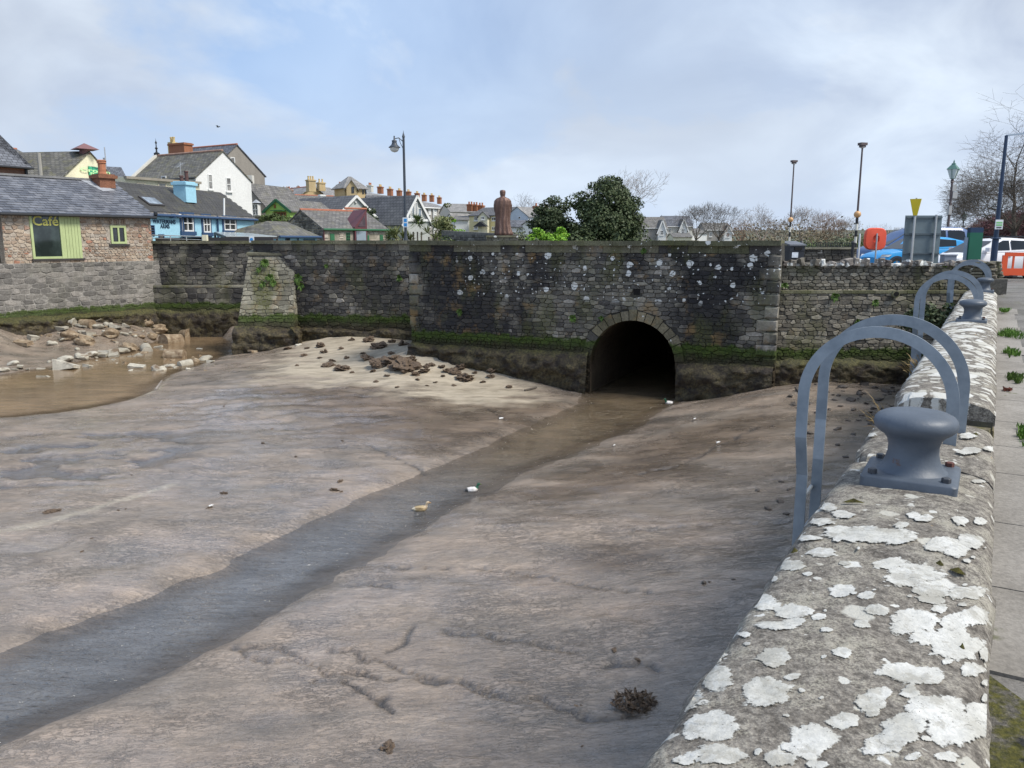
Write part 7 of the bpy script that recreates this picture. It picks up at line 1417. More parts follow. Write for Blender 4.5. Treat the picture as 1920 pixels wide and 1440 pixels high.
    # back of a big road sign
    D = 24; a, b2 = V3(1694, D, 494), V3(1762, D, 404); t = thing('road_sign', 'grey back of a large road sign on two steel posts', 'sign', Vector(((a.x + b2.x) / 2, D, -1.36))); k = MB(); zc0 = zz(500, D); cx = (a.x + b2.x) / 2; k.obox((cx, D, (zc0 + b2.z) / 2), (1, 0, 0), (0, 1, 0), Zv, b2.x - a.x, .03, b2.z - zc0); part('panel', k, paint('sign_back', (.145, .19, .215), .5, .12, 2), t)
    for f in (.02, .34, .72): k = MB(); k.obox((cx, D - .035, b2.z + (zc0 - b2.z) * f - .03), (1, 0, 0), (0, 1, 0), Zv, b2.x - a.x - .01, .04, .05); part('rail', k, paint('sign_rail', (.09, .12, .14), .5, .1), t)
    for f in (.22, .80): k = MB(); k.tube([Vector((a.x + (b2.x - a.x) * f, D - .09, -1.36)), Vector((a.x + (b2.x - a.x) * f, D - .09, b2.z + .02))], .032, 10); part('post', k, STEEL, t)
    D = 23.4; c = V3(1713, D, 388); t = thing('warning_sign', 'yellow three sided sign widening upward, above the grey sign back', 'sign', Vector((c.x, D, -1.36))); k = MB(); zt_, zb_ = zz(373, D), zz(404, D); w1, w0 = .19, .065
    tri = lambda w, z: [Vector((c.x - w, D + .02, z)), Vector((c.x + w * .25, D - w * .8, z)), Vector((c.x + w, D + .12, z))]; lo, hi = tri(w0, zb_), tri(w1, zt_); ym = paint('sign_yellow', (.80, .62, .03), .45, .05)
    for i, j in ((0, 1), (1, 2), (2, 0)): k = MB(); k.prism([lo[i], lo[j], hi[j], hi[i]], Vector((0, .012, 0))); part('plate', k, ym, t)
    for i in range(5): k = MB(); f = .15 + i * .16; p_ = lo[1].lerp(hi[1], f).lerp(lo[2].lerp(hi[2], f), .5) - Vector((.004, .012, 0)); k.obox(p_, (hi[2] - hi[1]).normalized(), Vector((0, 1, 0)), Zv, .05 + .05 * f, .006, .035); part('letter_mark', k, DKFR, t)
    k = MB(); k.tube([Vector((c.x - .02, D + .05, -1.36)), Vector((c.x + .0, D + .05, zt_ + .03))], .025, 8); part('post', k, STEEL, t)
    # green board
    D = 22.6; a, b2 = V3(1813, D, 500), V3(1841, D, 428); t = thing('information_board', 'tall dark green board with a navy top, behind the farthest ladder hoop', 'sign', Vector(((a.x + b2.x) / 2, D, -1.36))); cx = (a.x + b2.x) / 2; wd = .36; k = MB(); zt_ = b2.z - .12; k.box(((a.x + b2.x) / 2, D, (zt_ - 1.36) / 2), wd, .16, zt_ + 1.36); part('panel', k, paint('board_green', (.008, .11, .065), .4, .06), t); k = MB(); k.box((cx, D, b2.z - .05), wd, .16, .14); part('header', k, paint('board_navy', (.01, .035, .085), .4, .06), t)
    k = MB(); k.box((cx - wd / 2 - .03, D + .03, (b2.z - .25 - 1.36) / 2), .05, .1, b2.z - .25 + 1.36); part('side_frame', k, paint('arm_grey', (.33, .40, .48), .5), t)
    c = V3(1781, 22.5, 489); k = MB(); k.box((c.x, c.y, (zz(478, 22.5) - 1.36) / 2), .33, .25, zz(478, 22.5) + 1.36); k.box((c.x, c.y, zz(478, 22.5)), .37, .29, .03); lone('cabinet', k, paint('cabinet_grey', (.25, .28, .34), .5), 'small plain grey cabinet between the sign back and green board', 'cabinet')
    # orange plastic barrier
    D = 27.5; x0 = V3(1883, D, 500).x; zb_ = zz(519, D); H_ = zz(474, D) - zb_; t = thing('barrier', 'orange plastic roadworks barrier at the right edge, on dark feet', 'barrier', Vector((x0 + .7, D, zb_))); om = paint('barrier_orange', (.72, .10, .03), .5, .08); P = lambda x, z: Vector((x0 + x, D, zb_ + .04 + z * (H_ - .04))); k = MB(); W_ = 1.9
    k.obox(P(W_ / 2, .16), (1, 0, 0), (0, 1, 0), Zv, W_, .05, H_ * .30); k.obox(P(W_ / 2, .93), (1, 0, 0), (0, 1, 0), Zv, W_ - .16, .05, H_ * .16); k.obox(P(.09, .58), (1, 0, 0), (0, 1, 0), Zv, .18, .048, H_ * .6); k.obox(P(W_ - .09, .58), (1, 0, 0), (0, 1, 0), Zv, .18, .048, H_ * .6)
    for i in range(1, 5): k.obox(P(W_ * i / 5, .57), (1, 0, 0), (0, 1, 0), Zv, .06, .04, H_ * .58)
    part('panel', k, om, t)
    for x in (.35, W_ - .3): k = MB(); k.obox(P(x, -.02), (1, 0, 0), (0, 1, 0), Zv, .14, .5, .06); part('foot', k, DKFR, t)
    k = MB(); k.obox(P(-.08, .42), (1, 0, 0), (0, 1, 0), Zv, .14, .08, .14); part('hook', k, paint('reflector', (.6, .6, .55), .3), t)
    # stone pillar where the quay ends
    c = V3(1861, 20.4, 520); t = thing('stone_pillar', 'squat pillar of stacked flat stones where the quay meets the wall', 'pillar', quv(22.1, -.22, -1.7)); r = random.Random(8); ms = M_RW
    k = MB(); k.obox(quv(22.2, -.2, -1.3), QU, QV, Zv, 1.0, .62, .9); k.obox(quv(21.6, .02, -1.02), QU, QV, Zv, .5, .5, .34); part('core', k, ms, t); st = []
    for j in range(5):
        z = -.80 + j * .075
        for i in range(2): st.append((frame_mat(quv(21.72, -.35 + i * .28 + r.uniform(-.03, .03), z), QV, -QU, r.uniform(.22, .34) * (1 - j * .08), .2 + r.uniform(-.05, .05), .07), r.randrange(16), 1)); st.append((frame_mat(quv(22.0 + .3 * i, V1F - .05 - .02 * j, z), QU, QV, .3, .14, .07), r.randrange(16), 1))
    k = MB(); k.obox(quv(22.1, -.2, -.66), QU, QV, Zv, .7, .44, .34); part('core', k, ms, t); place_stones(t, st, ms, name='flat_stone')
    # statue on its plinth
    D = 40; t = thing('statue', 'bronze statue of a robed standing figure seen from behind on a low stone plinth', 'statue', V3(944, D, 455)); zb_ = zz(441.5, D); zt_ = zz(356, D); H_ = zt_ - zb_; cx = P2(943, D).x; n = 48; prof = []
    def sil(f):   # half width, half depth, x shift by height fraction
        pr = [(0, .53, .42, .06), (.04, .60, .45, .08), (.12, .54, .40, .04), (.25, .50, .37, .0), (.40, .50, .36, -.01), (.55, .54, .37, -.02), (.68, .59, .37, -.02), (.76, .56, .34, -.01), (.815, .42, .28, -.01), (.838, .23, .21, -.01), (.85, .16, .18, -.01), (.875, .17, .19, -.01), (.91, .195, .215, -.01), (.935, .20, .22, -.01), (.945, .21, .23, -.01), (.975, .195, .21, -.01), (.995, .15, .17, -.01), (1.0, .02, .02, -.01)]
        for a, b in zip(pr, pr[1:]):
            if a[0] <= f <= b[0]: q = (f - a[0]) / (b[0] - a[0] + 1e-9); return [a[i] + (b[i] - a[i]) * q for i in (1, 2, 3)]
        return pr[-1][1:]
    fs_ = list(np.linspace(0, .8, 40)) + list(np.linspace(.815, 1, 24)); vs = []
    for f in fs_:
        w, d, sx = [q_ * .70 for q_ in sil(f)]
        for i in range(n):
            a = 2 * math.pi * i / n; k_ = 1.0
            if f < .81: k_ = 1 + .11 * math.sin(a * 11 + f * 5 * math.sin(a)) * (1 - .5 * f) + .06 * math.sin(a * 5 - f * 9) * (1 - f); k_ -= .16 * math.exp(-((math.cos(a) - .18) / .07) ** 2) * (math.sin(a) < 0) * (1 if f > .3 else f / .3) * .5
            vs.append(Vector((cx + sx + w * k_ * math.cos(a), D + d * k_ * math.sin(a), zb_ + H_ * f)))
    k = MB(); m_ = len(fs_); k.add(vs, [(j * n + i, j * n + (i + 1) % n, (j + 1) * n + (i + 1) % n, (j + 1) * n + i) for j in range(m_ - 1) for i in range(n)] + [tuple(range(n))[::-1]]); bn = NT('bronze'); c = bn.ramp(bn.noise(3, 5, .65, bn.map(bn.P(), (1.5, 1.5, .5))), [(.3, (.085, .048, .036)), (.55, (.17, .10, .078)), (.75, (.30, .22, .19))]); part('figure', k, bn.done(c, .5, bn.bump(bn.noise(14, 4), .5, .03), .35), t, smooth=True)
    for s_ in (-1, 1):   # sleeves folded to the front
        k = MB(); k.tube([Vector((cx + s_ * .26, D, zb_ + H_ * .765)), Vector((cx + s_ * .335, D + .02, zb_ + H_ * .66)), Vector((cx + s_ * .33, D + .16, zb_ + H_ * .55)), Vector((cx + s_ * .2, D + .32, zb_ + H_ * .57))], [.11, .125, .11, .06], 12); part('sleeve', k, bn.mat, t, smooth=True)
    k = MB(); pw = 60 / F * D; k.box((P2(942, D).x, D, (zb_ + zz(455, D)) / 2 - .3), 60 / F * D * .92, 1.5, zb_ - zz(455, D) + .6); part('plinth', k, M_COTD, t); k = MB(); k.box((P2(942, D).x, D, zb_ - .05), 62 / F * D * .95, 1.7, .09); part('plinth_cap', k, M_BRC, t)
    place_stones(t, rubble(Vector((P2(913, D).x, D - .75, 0)), Vector((1, 0, 0)), Vector((0, -1, 0)), 60 / F * D * .92, zz(455, D) - .2, zb_ - .1, .16, (1.2, 2.4), (.02, .05), None, 401), M_BU)
    # rough garden wall and parked car roof behind the parapet, left of the statue
    a, b2 = P2(828, 60).to_3d(), P2(962, 52).to_3d(); tt = (b2 - a).normalized(); L = (b2 - a).length; nn = Vector((tt.y, -tt.x, 0)); w = plain_wall('garden_wall', 'rough sloping garden wall behind the bridge, left of the statue', a, tt, nn, L, -1.4, zz(440, 56), .4, M_COTD); k = MB(); k.prism([a + Zv * zz(440, 56), b2 + Zv * zz(440, 56), a + Zv * zz(432, 60)], -nn * .4); part('raking_top', k, M_COTD, w)
    place_stones(w, rubble(a, tt, nn, L, -1.0, zz(440, 56), .22, (1.2, 2.6), (.02, .05), None, 402), M_COTD, cap=100)
build_furniture()
# ================================================================== parked cars
def car(name, label, cat, nose, yaw, paintm, L, Hh, prof, glassp, W=1.76, wheel=.32, group='cars parked behind the wall', wx=(.19, .79), light=.0, scale=1.0):
    """prof: roofline (x along from nose, z) lower/upper; body is swept across the width with tumblehome. Local: x back from the nose, y across, z up"""
    t = thing(name, label, cat, nose, group); t.rotation_euler = (0, 0, yaw); t.scale = (scale,) * 3
    def P(mb, nm, m, par=t, auto=35):
        me = mb.mesh(nm); ms = m if isinstance(m, list) else [m]; [me.materials.append(q) for q in ms]
        if len(ms) > 1: me.polygons.foreach_set('material_index', mb.m)
        o = bpy.data.objects.new(nm, me); link(o, par)
        if auto: me.polygons.foreach_set('use_smooth', [True] * len(me.polygons)); me.set_sharp_from_angle(angle=math.radians(auto))
        return o
    belt = prof['belt']; sill = .22; xs = np.linspace(0, L, 46); hw = W / 2
    def ip(tab, x): return float(np.interp(x, [a for a, b in tab], [b for a, b in tab]))
    def wid(x): return hw * (1 - .16 * max(0, 1 - x / .55) ** 2 - .10 * max(0, 1 - (L - x) / .5) ** 2)
    vs = []; rings = []
    for x in xs:
        zt = max(sill + .2, ip(belt, x)); w = wid(x); z0 = sill + .14 * max(0, 1 - min(x, L - x) / .3)
        sec = [(-w * .90, z0), (-w * .985, z0 + .12), (-w, z0 + (zt - z0) * .55), (-w * .975, zt - .07), (-w * .93, zt - .015), (-w * .5, zt + .03), (0, zt + .04)]
        sec = sec + [(-y, z) for y, z in sec[-2::-1]]; rings.append(sec)
    n = len(rings[0]); b = MB(); b.add([(x, y, z) for x, s in zip(xs, rings) for y, z in s], [(i * n + j, (i + 1) * n + j, (i + 1) * n + j + 1, i * n + j + 1) for i in range(len(xs) - 1) for j in range(n - 1)] + [tuple(range(n)), tuple(range((len(xs) - 1) * n, len(xs) * n))[::-1], ] + [(i * n, i * n + n - 1, (i + 1) * n + n - 1, (i + 1) * n) for i in range(len(xs) - 1)])
    P(b, 'body', paintm)
    top = prof['top']; x0, x1 = top[0][0], top[-1][0]; xs2 = np.linspace(x0, x1, 40); vs = []; k = MB()
    for x in xs2:
        zt = ip(top, x); zb = ip(belt, x) - .02; w = wid(x) * .955; f = max(0, min(1, (zt - zb) / .5)); wr = w * (1 - .20 * f); sec = [(-w, zb), (-(w * .3 + wr * .7), zb + (zt - zb) * .75), (-wr * .93, zt - .045 * f), (-wr * .55, zt - .004), (0, zt + .012)]; vs += [(x, y, z) for y, z in sec + [(-y, z) for y, z in sec[-2::-1]]]
    n2 = 9; k.add(vs, [(i * n2 + j, (i + 1) * n2 + j, (i + 1) * n2 + j + 1, i * n2 + j + 1) for i in range(len(xs2) - 1) for j in range(n2 - 1)]); P(k, 'cabin', paintm)
    GL = MC.setdefault('car_glass', paint('car_glass', (.018, .026, .036), .08, .2, 1, spec=.35))
    for poly in glassp:          # side glass, both sides
        for s in (-1, 1):
            g = MB(); pts = []
            for x, z in poly:
                zb = ip(belt, x) - .02; zt = max(ip(top, x), zb + .05); w = wid(x) * .955; f = max(0, min(1, (zt - zb) / .5)); wr = w * (1 - .2 * f); q = (z - zb) / max(.05, (zt - zb)) / .75; y = w + ((w * .3 + wr * .7) - w) * min(1, q); pts.append((x, s * (y + .012), z))
            g.add(pts, [tuple(range(len(pts)))] if s > 0 else [tuple(range(len(pts)))[::-1]]); P(g, 'side_window', GL, auto=None)
    # windscreen
    tx = [q for q in top if q[0] <= prof['ws'] + 1e-6]; g = MB(); xa, xb = x0 + .06, prof['ws'] - .04; ya, yb = wid(xa) * .84, wid(xb) * .955 * .76; g.add([(xa, -ya, ip(top, xa) + .014), (xb, -yb, ip(top, xb) + .014), (xb, yb, ip(top, xb) + .014), (xa, ya, ip(top, xa) + .014)], [(0, 3, 2, 1)]); P(g, 'windscreen', GL, auto=None)
    tyre = paint('tyre', (.02, .02, .021), .8); rim = paint('rim', (.42, .43, .45), .3, .05, metal=.6)
    for fx in wx:
        for s in (-1, 1):
            w_ = MB(); c = Vector((L * fx, s * (hw - .09), wheel)); pr = [(wheel * .62, -.10), (wheel * .97, -.10), (wheel, -.06), (wheel, .06), (wheel * .97, .10), (wheel * .62, .10)]; vs = []; N = 28
            for r_, y in pr: vs += [c + Vector((r_ * math.cos(2 * math.pi * i / N), y * s, r_ * math.sin(2 * math.pi * i / N))) for i in range(N)]
            w_.add(vs, [(j * N + i, j * N + (i + 1) % N, (j + 1) * N + (i + 1) % N, (j + 1) * N + i) for j in range(5) for i in range(N)]); o = P(w_, 'wheel', tyre)
            q = MB(); q.tube([c + Vector((0, s * .04, 0)), c + Vector((0, s * .05, 0))], wheel * .60, 20, mi=1)
            for i in range(5): a = 2 * math.pi * i / 5 + .3; d = Vector((math.cos(a), 0, math.sin(a))); q.bar(c + Vector((0, s * .075, 0)), c + d * wheel * .6 + Vector((0, s * .075, 0)), .07, .03, (0, 1, 0))
            q.tube([c + Vector((0, s * .06, 0)), c + Vector((0, s * .1, 0))], .06, 12); P(q, 'rim', [rim, BLACK], o)
            a_ = MB(); N2 = 20; vs = []     # dark wheel arch lip
            for r_, y in ((wheel * 1.02, .012), (wheel * 1.22, .014), (wheel * 1.22, -.05)): vs += [Vector((L * fx + r_ * math.cos(math.pi * i / N2), s * (wid(L * fx) + y), wheel + r_ * math.sin(math.pi * i / N2))) for i in range(N2 + 1)]
            a_.add(vs, [(j * (N2 + 1) + i, j * (N2 + 1) + i + 1, (j + 1) * (N2 + 1) + i + 1, (j + 1) * (N2 + 1) + i) for j in range(2) for i in range(N2)]); P(a_, 'wheel_arch', DKFR, auto=None)
    for s in (-1, 1):
        hl = MB(); zz_ = ip(belt, .35) - .09; pts = [(.10, s * wid(.10) * .96, zz_ - .06), (.42, s * (wid(.42) + .006), zz_ - .04), (.55, s * (wid(.55) + .006), zz_ + .05), (.16, s * (wid(.16) * .985), zz_ + .05)]; hl.prism(pts, (-.012, s * .012, .0)); P(hl, 'headlight', paint('headlight_glass', (.6, .63, .65), .1), auto=None)
        mr = MB(); xm = x0 + .55; zm = ip(belt, xm) + .10; mr.obox((xm, s * (hw + .07), zm), (1, 0, 0), (0, 1, 0), (0, 0, 1), .12, .2, .14); P(mr, 'wing_mirror', paintm)
        hd = MB(); hd.obox((L * .56, s * (hw + .004), ip(belt, L * .56) - .16), (1, 0, 0), (0, 1, 0), (0, 0, 1), .2, .03, .03); P(hd, 'door_handle', paintm, auto=None)
        tl = MB(); zz_ = ip(belt, L - .2) - .05; tl.obox((L - .07, s * (wid(L - .07) - .07), zz_), (1, 0, 0), (0, 1, 0), (0, 0, 1), .12, .16, .2); P(tl, 'tail_light', paint('tail_red', (.4, .02, .02), .3), auto=None)
    return t
def build_cars():
    def base(px, D, z=-1.345): p = P2(px, D); return Vector((p.x, p.y, z))
    def cpaint(n, c): 
        m = paint(n, c, .42, .03, 2, spec=.3); b = m.node_tree.nodes['Principled BSDF']; b.inputs['Coat Weight'].default_value = .25; b.inputs['Coat Roughness'].default_value = .08; return m
    hatch = dict(belt=[(0, .62), (.15, .74), (.5, .86), (1.1, .95), (1.5, .99), (3.2, 1.04), (3.9, 1.06), (4.05, .9), (4.1, .6)], top=[(1.0, .95), (1.35, 1.14), (1.75, 1.37), (2.15, 1.49), (2.7, 1.52), (3.3, 1.47), (3.75, 1.36), (4.0, 1.05)], ws=1.85)
    car('hatchback', 'bright sky blue hatchback parked nose left behind the road sign back', 'car', base(1630, 34.5, -1.32), .10, cpaint('car_skyblue', (.02, .30, .66)), 4.1, 1.5, hatch, [[(1.62, 1.06), (2.45, 1.08), (2.45, 1.42), (2.15, 1.42), (1.9, 1.32)], [(2.52, 1.08), (3.4, 1.12), (3.4, 1.36), (2.52, 1.42)]], scale=1.0)
    mpv = dict(belt=[(0, .7), (.12, .88), (.4, 1.0), (.9, 1.08), (1.3, 1.14), (3.5, 1.2), (4.3, 1.22), (4.38, .9), (4.4, .6)], top=[(.75, 1.04), (1.1, 1.28), (1.6, 1.62), (2.0, 1.78), (2.6, 1.84), (4.0, 1.82), (4.25, 1.72), (4.38, 1.2)], ws=1.85)
    car('people_carrier', 'tall dark navy people carrier behind the sky blue hatchback', 'van', base(1612, 36.6, -1.345), .06, cpaint('car_navy', (.05, .11, .26)), 4.4, 1.8, mpv, [[(1.3, 1.2), (2.2, 1.22), (2.2, 1.66), (1.95, 1.66), (1.7, 1.52)], [(2.3, 1.24), (3.2, 1.26), (3.2, 1.68), (2.3, 1.68)], [(3.3, 1.26), (4.05, 1.3), (4.0, 1.62), (3.8, 1.68), (3.3, 1.68)]], W=1.83, scale=1.08)
    est = dict(belt=[(0, .62), (.15, .74), (.5, .84), (1.1, .93), (1.5, .97), (3.4, 1.05), (4.3, 1.08), (4.42, .9), (4.46, .6)], top=[(1.05, .92), (1.45, 1.12), (1.95, 1.37), (2.35, 1.47), (2.9, 1.50), (3.7, 1.45), (4.1, 1.34), (4.4, 1.05)], ws=2.0)
    t = car('estate_car', 'white estate car with roof bars behind the green board', 'car', base(1746, 29.6, -1.38), .16, cpaint('car_white', (.74, .75, .78)), 4.46, 1.5, est, [[(1.72, 1.04), (2.55, 1.06), (2.55, 1.40), (2.3, 1.40), (2.05, 1.28)], [(2.62, 1.07), (3.35, 1.10), (3.35, 1.38), (2.62, 1.41)], [(3.42, 1.11), (3.95, 1.14), (4.08, 1.2), (3.95, 1.33), (3.42, 1.38)]], scale=1.0)
    for s in (-1, 1): pass
    for x in (2.45, 3.5):
        k = MB(); k.obox((x, 0, 1.545), (0, 1, 0), (1, 0, 0), (0, 0, 1), 1.15, .06, .05); me = k.mesh('roof_bar'); me.materials.append(GUT); o = bpy.data.objects.new('roof_bar', me); link(o, t)
build_cars()
# ================================================================== small things on the mud, birds, weeds
def lump_mesh(name, kind, seed, mat, sub=2):
    r = random.Random(seed); bm = bmesh.new()
    if kind == 'barrel':
        bmesh.ops.create_cone(bm, cap_ends=True, segments=18, radius1=.5, radius2=.47, depth=1.25); bmesh.ops.subdivide_edges(bm, edges=[e for e in bm.edges if abs(e.verts[0].co.z - e.verts[1].co.z) > .5], cuts=4)
        bmesh.ops.rotate(bm, verts=bm.verts, matrix=Matrix.Rotation(math.pi / 2, 3, 'Y')); amp = .05
    elif kind == 'wedge':
        bmesh.ops.create_cube(bm, size=1); bmesh.ops.subdivide_edges(bm, edges=bm.edges, cuts=3)
        for v in bm.verts: v.co.z *= .55 - .42 * (v.co.x + .5); v.co.y *= .7
        amp = .07
    elif kind == 'slab':
        bmesh.ops.create_cube(bm, size=1); bmesh.ops.subdivide_edges(bm, edges=bm.edges, cuts=3)
        for v in bm.verts: v.co.z *= .22; v.co.y *= .62
        amp = .06
    else:
        bmesh.ops.create_icosphere(bm, subdivisions=sub + 1, radius=.5); amp = .22 if kind == 'lump' else .42
        for v in bm.verts: v.co.z *= .72 if kind == 'lump' else .42
    f1 = 2.2 if kind != 'weed' else 4.5
    for v in bm.verts:
        x, y, z = v.co; q = float(fbm(np.array(x * f1 + seed), np.array(y * f1 + z * 2.7 * f1), seed, 4)) - .5; d = v.co.normalized(); v.co += d * q * amp * 2
    me = bpy.data.meshes.new(name); bm.to_mesh(me); bm.free(); me.materials.append(mat); 
    if kind in ('lump', 'barrel'): me.polygons.foreach_set('use_smooth', [True] * len(me.polygons)); me.set_sharp_from_angle(angle=math.radians(45))
    return me
cm = NT('pale_concrete'); _f = cm.noise(7, 5, .65); _c = cm.ramp(cm.rnd(), [(0, (.36, .33, .265)), (1, (.58, .545, .46))]); _c = cm.mix(.65, _c, cm.ramp(_f, [(.3, .5), (.65, 1.15)]), 'MULTIPLY'); _c = cm.mix(cm.sm(cm.noise(1.9, 5, .6), .52, .66), _c, (.16, .115, .075)); M_CON = cm.done(_c, .9, cm.bump(cm.noise(25, 5), .7, .02))
cb = NT('browned_concrete'); _f = cb.noise(6, 5, .65); _c = cb.ramp(_f, [(.3, (.13, .085, .05)), (.5, (.27, .20, .13)), (.7, (.42, .35, .25))]); M_CONB = cb.done(_c, .9, cb.bump(cb.noise(20, 5), .9, .03))
sw = NT('wrack'); _f = sw.noise(22, 4, .7); M_WRACK = sw.done(sw.ramp(_f, [(.3, (.055, .038, .026)), (.6, (.15, .105, .07)), (.8, (.25, .185, .125))]), .75, sw.bump(_f, 1, .03)); dk = NT('dark_stone'); _f = dk.noise(20, 4, .7); M_DK = dk.done(dk.ramp(_f, [(.3, (.04, .033, .027)), (.7, (.12, .10, .085))]), .7, dk.bump(_f, .8, .02))
def ground_at(px, py, z0=0):
    r = ray(px, py); t = np.arange(3.0, 46, .08); X, Y, Z = r.x * t, r.y * t, r.z * t; M = np.maximum(mud_z(X[None], Y[None])[0][0], ZW - .03); k = np.nonzero(Z <= M)[0]; i = k[0] if len(k) else len(t) - 1
    return Vector((X[i], Y[i], M[i]))
def put(name, me, p, s, rot, label, cat, group, sink=.25):
    o = bpy.data.objects.new(name, me); sx = s if isinstance(s, tuple) else (s, s, s); o.scale = sx; o.rotation_euler = rot; o.location = p + Vector((0, 0, sx[2] * (.36 - sink))); link(o); return tag(o, label, cat, group)
def build_rubble():
    K = {}
    for k in ('barrel', 'wedge', 'slab', 'lump'):
        for i in range(3): K[k, i, 0] = lump_mesh('concrete_block', k, 10 + i, M_CON); K[k, i, 1] = lump_mesh('concrete_block', k, 20 + i, M_CONB)
    r = random.Random(21)
    Sp = {'barrel': 'barrel shaped', 'wedge': 'wedge shaped', 'slab': 'flat', 'lump': 'rounded'}
    # x, y in the photograph (the object's foot), width in its pixels, kind, browned
    L = [(62,628,16,'lump',0),(64,637,16,'wedge',0),(85,614,24,'wedge',0),(104,612,18,'lump',0),(128,610,27,'barrel',0),(116,620,18,'wedge',0),(142,612,14,'slab',0),(155,614,14,'slab',0),(164,612,23,'barrel',1),(183,616,18,'lump',0),(182,603,14,'wedge',0),(204,613,16,'lump',0),(218,617,18,'wedge',0),(222,604,18,'slab',0),(238,614,13,'wedge',0),(262,602,30,'slab',0),(275,610,24,'lump',1),(247,604,16,'lump',1),(167,630,18,'wedge',0),(177,631,8,'lump',1),(132,636,30,'lump',1),(160,645,34,'lump',1),(208,632,30,'lump',1),(208,626,14,'lump',0),(233,629,14,'slab',0),(266,634,12,'lump',1),(99,647,16,'lump',0),(120,640,14,'lump',0),(145,656,10,'lump',0),(43,648,28,'slab',1),(298,622,30,'lump',1),(285,635,22,'lump',1),(322,611,30,'lump',1),(318,625,20,'lump',1),(345,632,36,'barrel',1),(322,644,34,'barrel',1),(345,616,24,'slab',0),(305,643,14,'lump',1),(242,658,34,'lump',1),(275,660,26,'barrel',0),(297,653,14,'slab',0),(226,664,26,'lump',0),(200,664,24,'slab',0),(188,669,24,'slab',0),(214,670,24,'wedge',0),(170,668,20,'lump',0),(154,674,22,'lump',0),(180,673,8,'lump',0),(123,677,22,'lump',0),(125,694,34,'wedge',0),(105,681,10,'lump',0),(92,680,8,'lump',0),(25,684,18,'lump',0),(38,692,14,'wedge',0),(5,697,18,'lump',0),(28,695,10,'slab',0),(50,694,8,'slab',0),(78,709,14,'slab',0),(91,709,7,'wedge',0),(77,694,12,'slab',0),(165,690,14,'wedge',0),(257,692,26,'slab',0),(299,696,24,'lump',0),(328,672,32,'barrel',1),(320,689,16,'lump',0),(348,686,22,'barrel',0),(366,680,18,'lump',1),(384,677,24,'lump',0),(330,691,10,'lump',0),(353,693,8,'lump',0),(395,680,12,'wedge',0),(374,656,10,'slab',0),(247,670,12,'slab',0),(262,668,14,'slab',0),(305,657,10,'slab',0),(385,615,14,'lump',1),(412,612,12,'slab',1)]
    zones = lambda x, y: 'below the café wall' if y < 640 and x < 240 else 'at the mouth of the rapid' if x > 290 and y < 650 else 'on the pool edge' if y < 680 and x > 150 else 'standing in the brown pool' if y >= 680 else 'on the grey mud between pool and café wall'
    for x, y, w, k, br in L:
        p = ground_at(x, y, -4.0); s = w / F * p.length; sc = {'barrel': (s * .82, s * .72, s * .72), 'wedge': (s, s * .9, s * 1.1), 'slab': (s, s * .8, s * .9), 'lump': (s, s * .85, s * .80)}[k]
        put('concrete_block', K[k, r.randrange(3), br], p, sc, (r.uniform(-.25, .25), r.uniform(-.2, .2), r.uniform(-1.2, 1.2) if k != 'slab' else r.uniform(-.3, .3)), f"{'mud browned' if br else 'pale buff'} {Sp[k]} block of broken concrete {zones(x, y)}", 'rubble block', f"{'browned' if br else 'pale'} {Sp[k]} concrete blocks {zones(x, y)}", .2)
    for i in range(110):
        x, y = (r.uniform(60, 365), r.gauss(622, 14)) if i < 70 else (r.uniform(150, 400), 700 - .09 * r.uniform(150, 400) + r.gauss(4, 6)); w = r.uniform(4, 12); br = r.random() < .55; k = r.choice(('slab', 'wedge', 'lump')); p = ground_at(x, y); s = w / F * p.length
        put('concrete_chunk', K[k, r.randrange(3), br], p, (s, s * .8, s * .7), (r.uniform(-.3, .3), r.uniform(-.3, .3), r.uniform(0, 6)), f"small {'brown' if br else 'pale'} chunk among the {'heap below the café wall' if i < 70 else 'blocks on the pool edge'}", 'rubble chunk', f"small {'brown' if br else 'pale'} chunks {'below the café wall' if i < 70 else 'on the pool edge'}")
    for i, (x, y, w) in enumerate(((533, 640, 26), (520, 625, 14), (560, 648, 12), (480, 660, 26), (487, 652, 14), (545, 630, 12), (510, 648, 12), (505, 630, 12), (575, 628, 18), (590, 632, 14))):
        p = ground_at(x, y, -3.7); s = w / F * p.length; put('concrete_block', K['slab' if i % 2 else 'lump', i % 3, 1 if i in (1, 3, 5, 8) else 0], p, (s, s * .8, s * .6), (r.uniform(-.2, .2), r.uniform(-.2, .2), r.uniform(-1, 1)), 'broken concrete lump at the foot of the buttress', 'rubble block', 'concrete lumps at the buttress foot')
    # wrack-covered stones on the sand bank
    W = [lump_mesh('seaweed_clump', 'weed', 40 + i, M_WRACK, 3) for i in range(5)]
    fix = [(715,685,42),(737,680,30),(766,690,44),(745,692,30),(795,697,18),(770,680,24),(800,690,14),(862,692,20),(850,700,24),(872,712,32),(838,697,16),(810,686,12),(828,690,12),(922,697,20),(615,687,22),(640,694,26),(623,678,12),(540,655,14),(576,654,10),(600,650,18),(609,662,14),(690,640,22),(710,652,26),(755,648,20),(735,643,14),(660,638,12),(557,686,6),(705,717,8),(783,713,8),(816,718,8),(801,724,6),(745,727,8),(955,728,14),(920,708,14),(690,674,20),(650,672,10),(780,704,16),(680,664,9),(600,672,9),(570,668,10),(735,664,12),(775,662,14),(640,655,9),(890,700,8),(905,718,9),(700,698,9),(726,706,10),(830,706,9),(852,724,8),(660,700,7)]
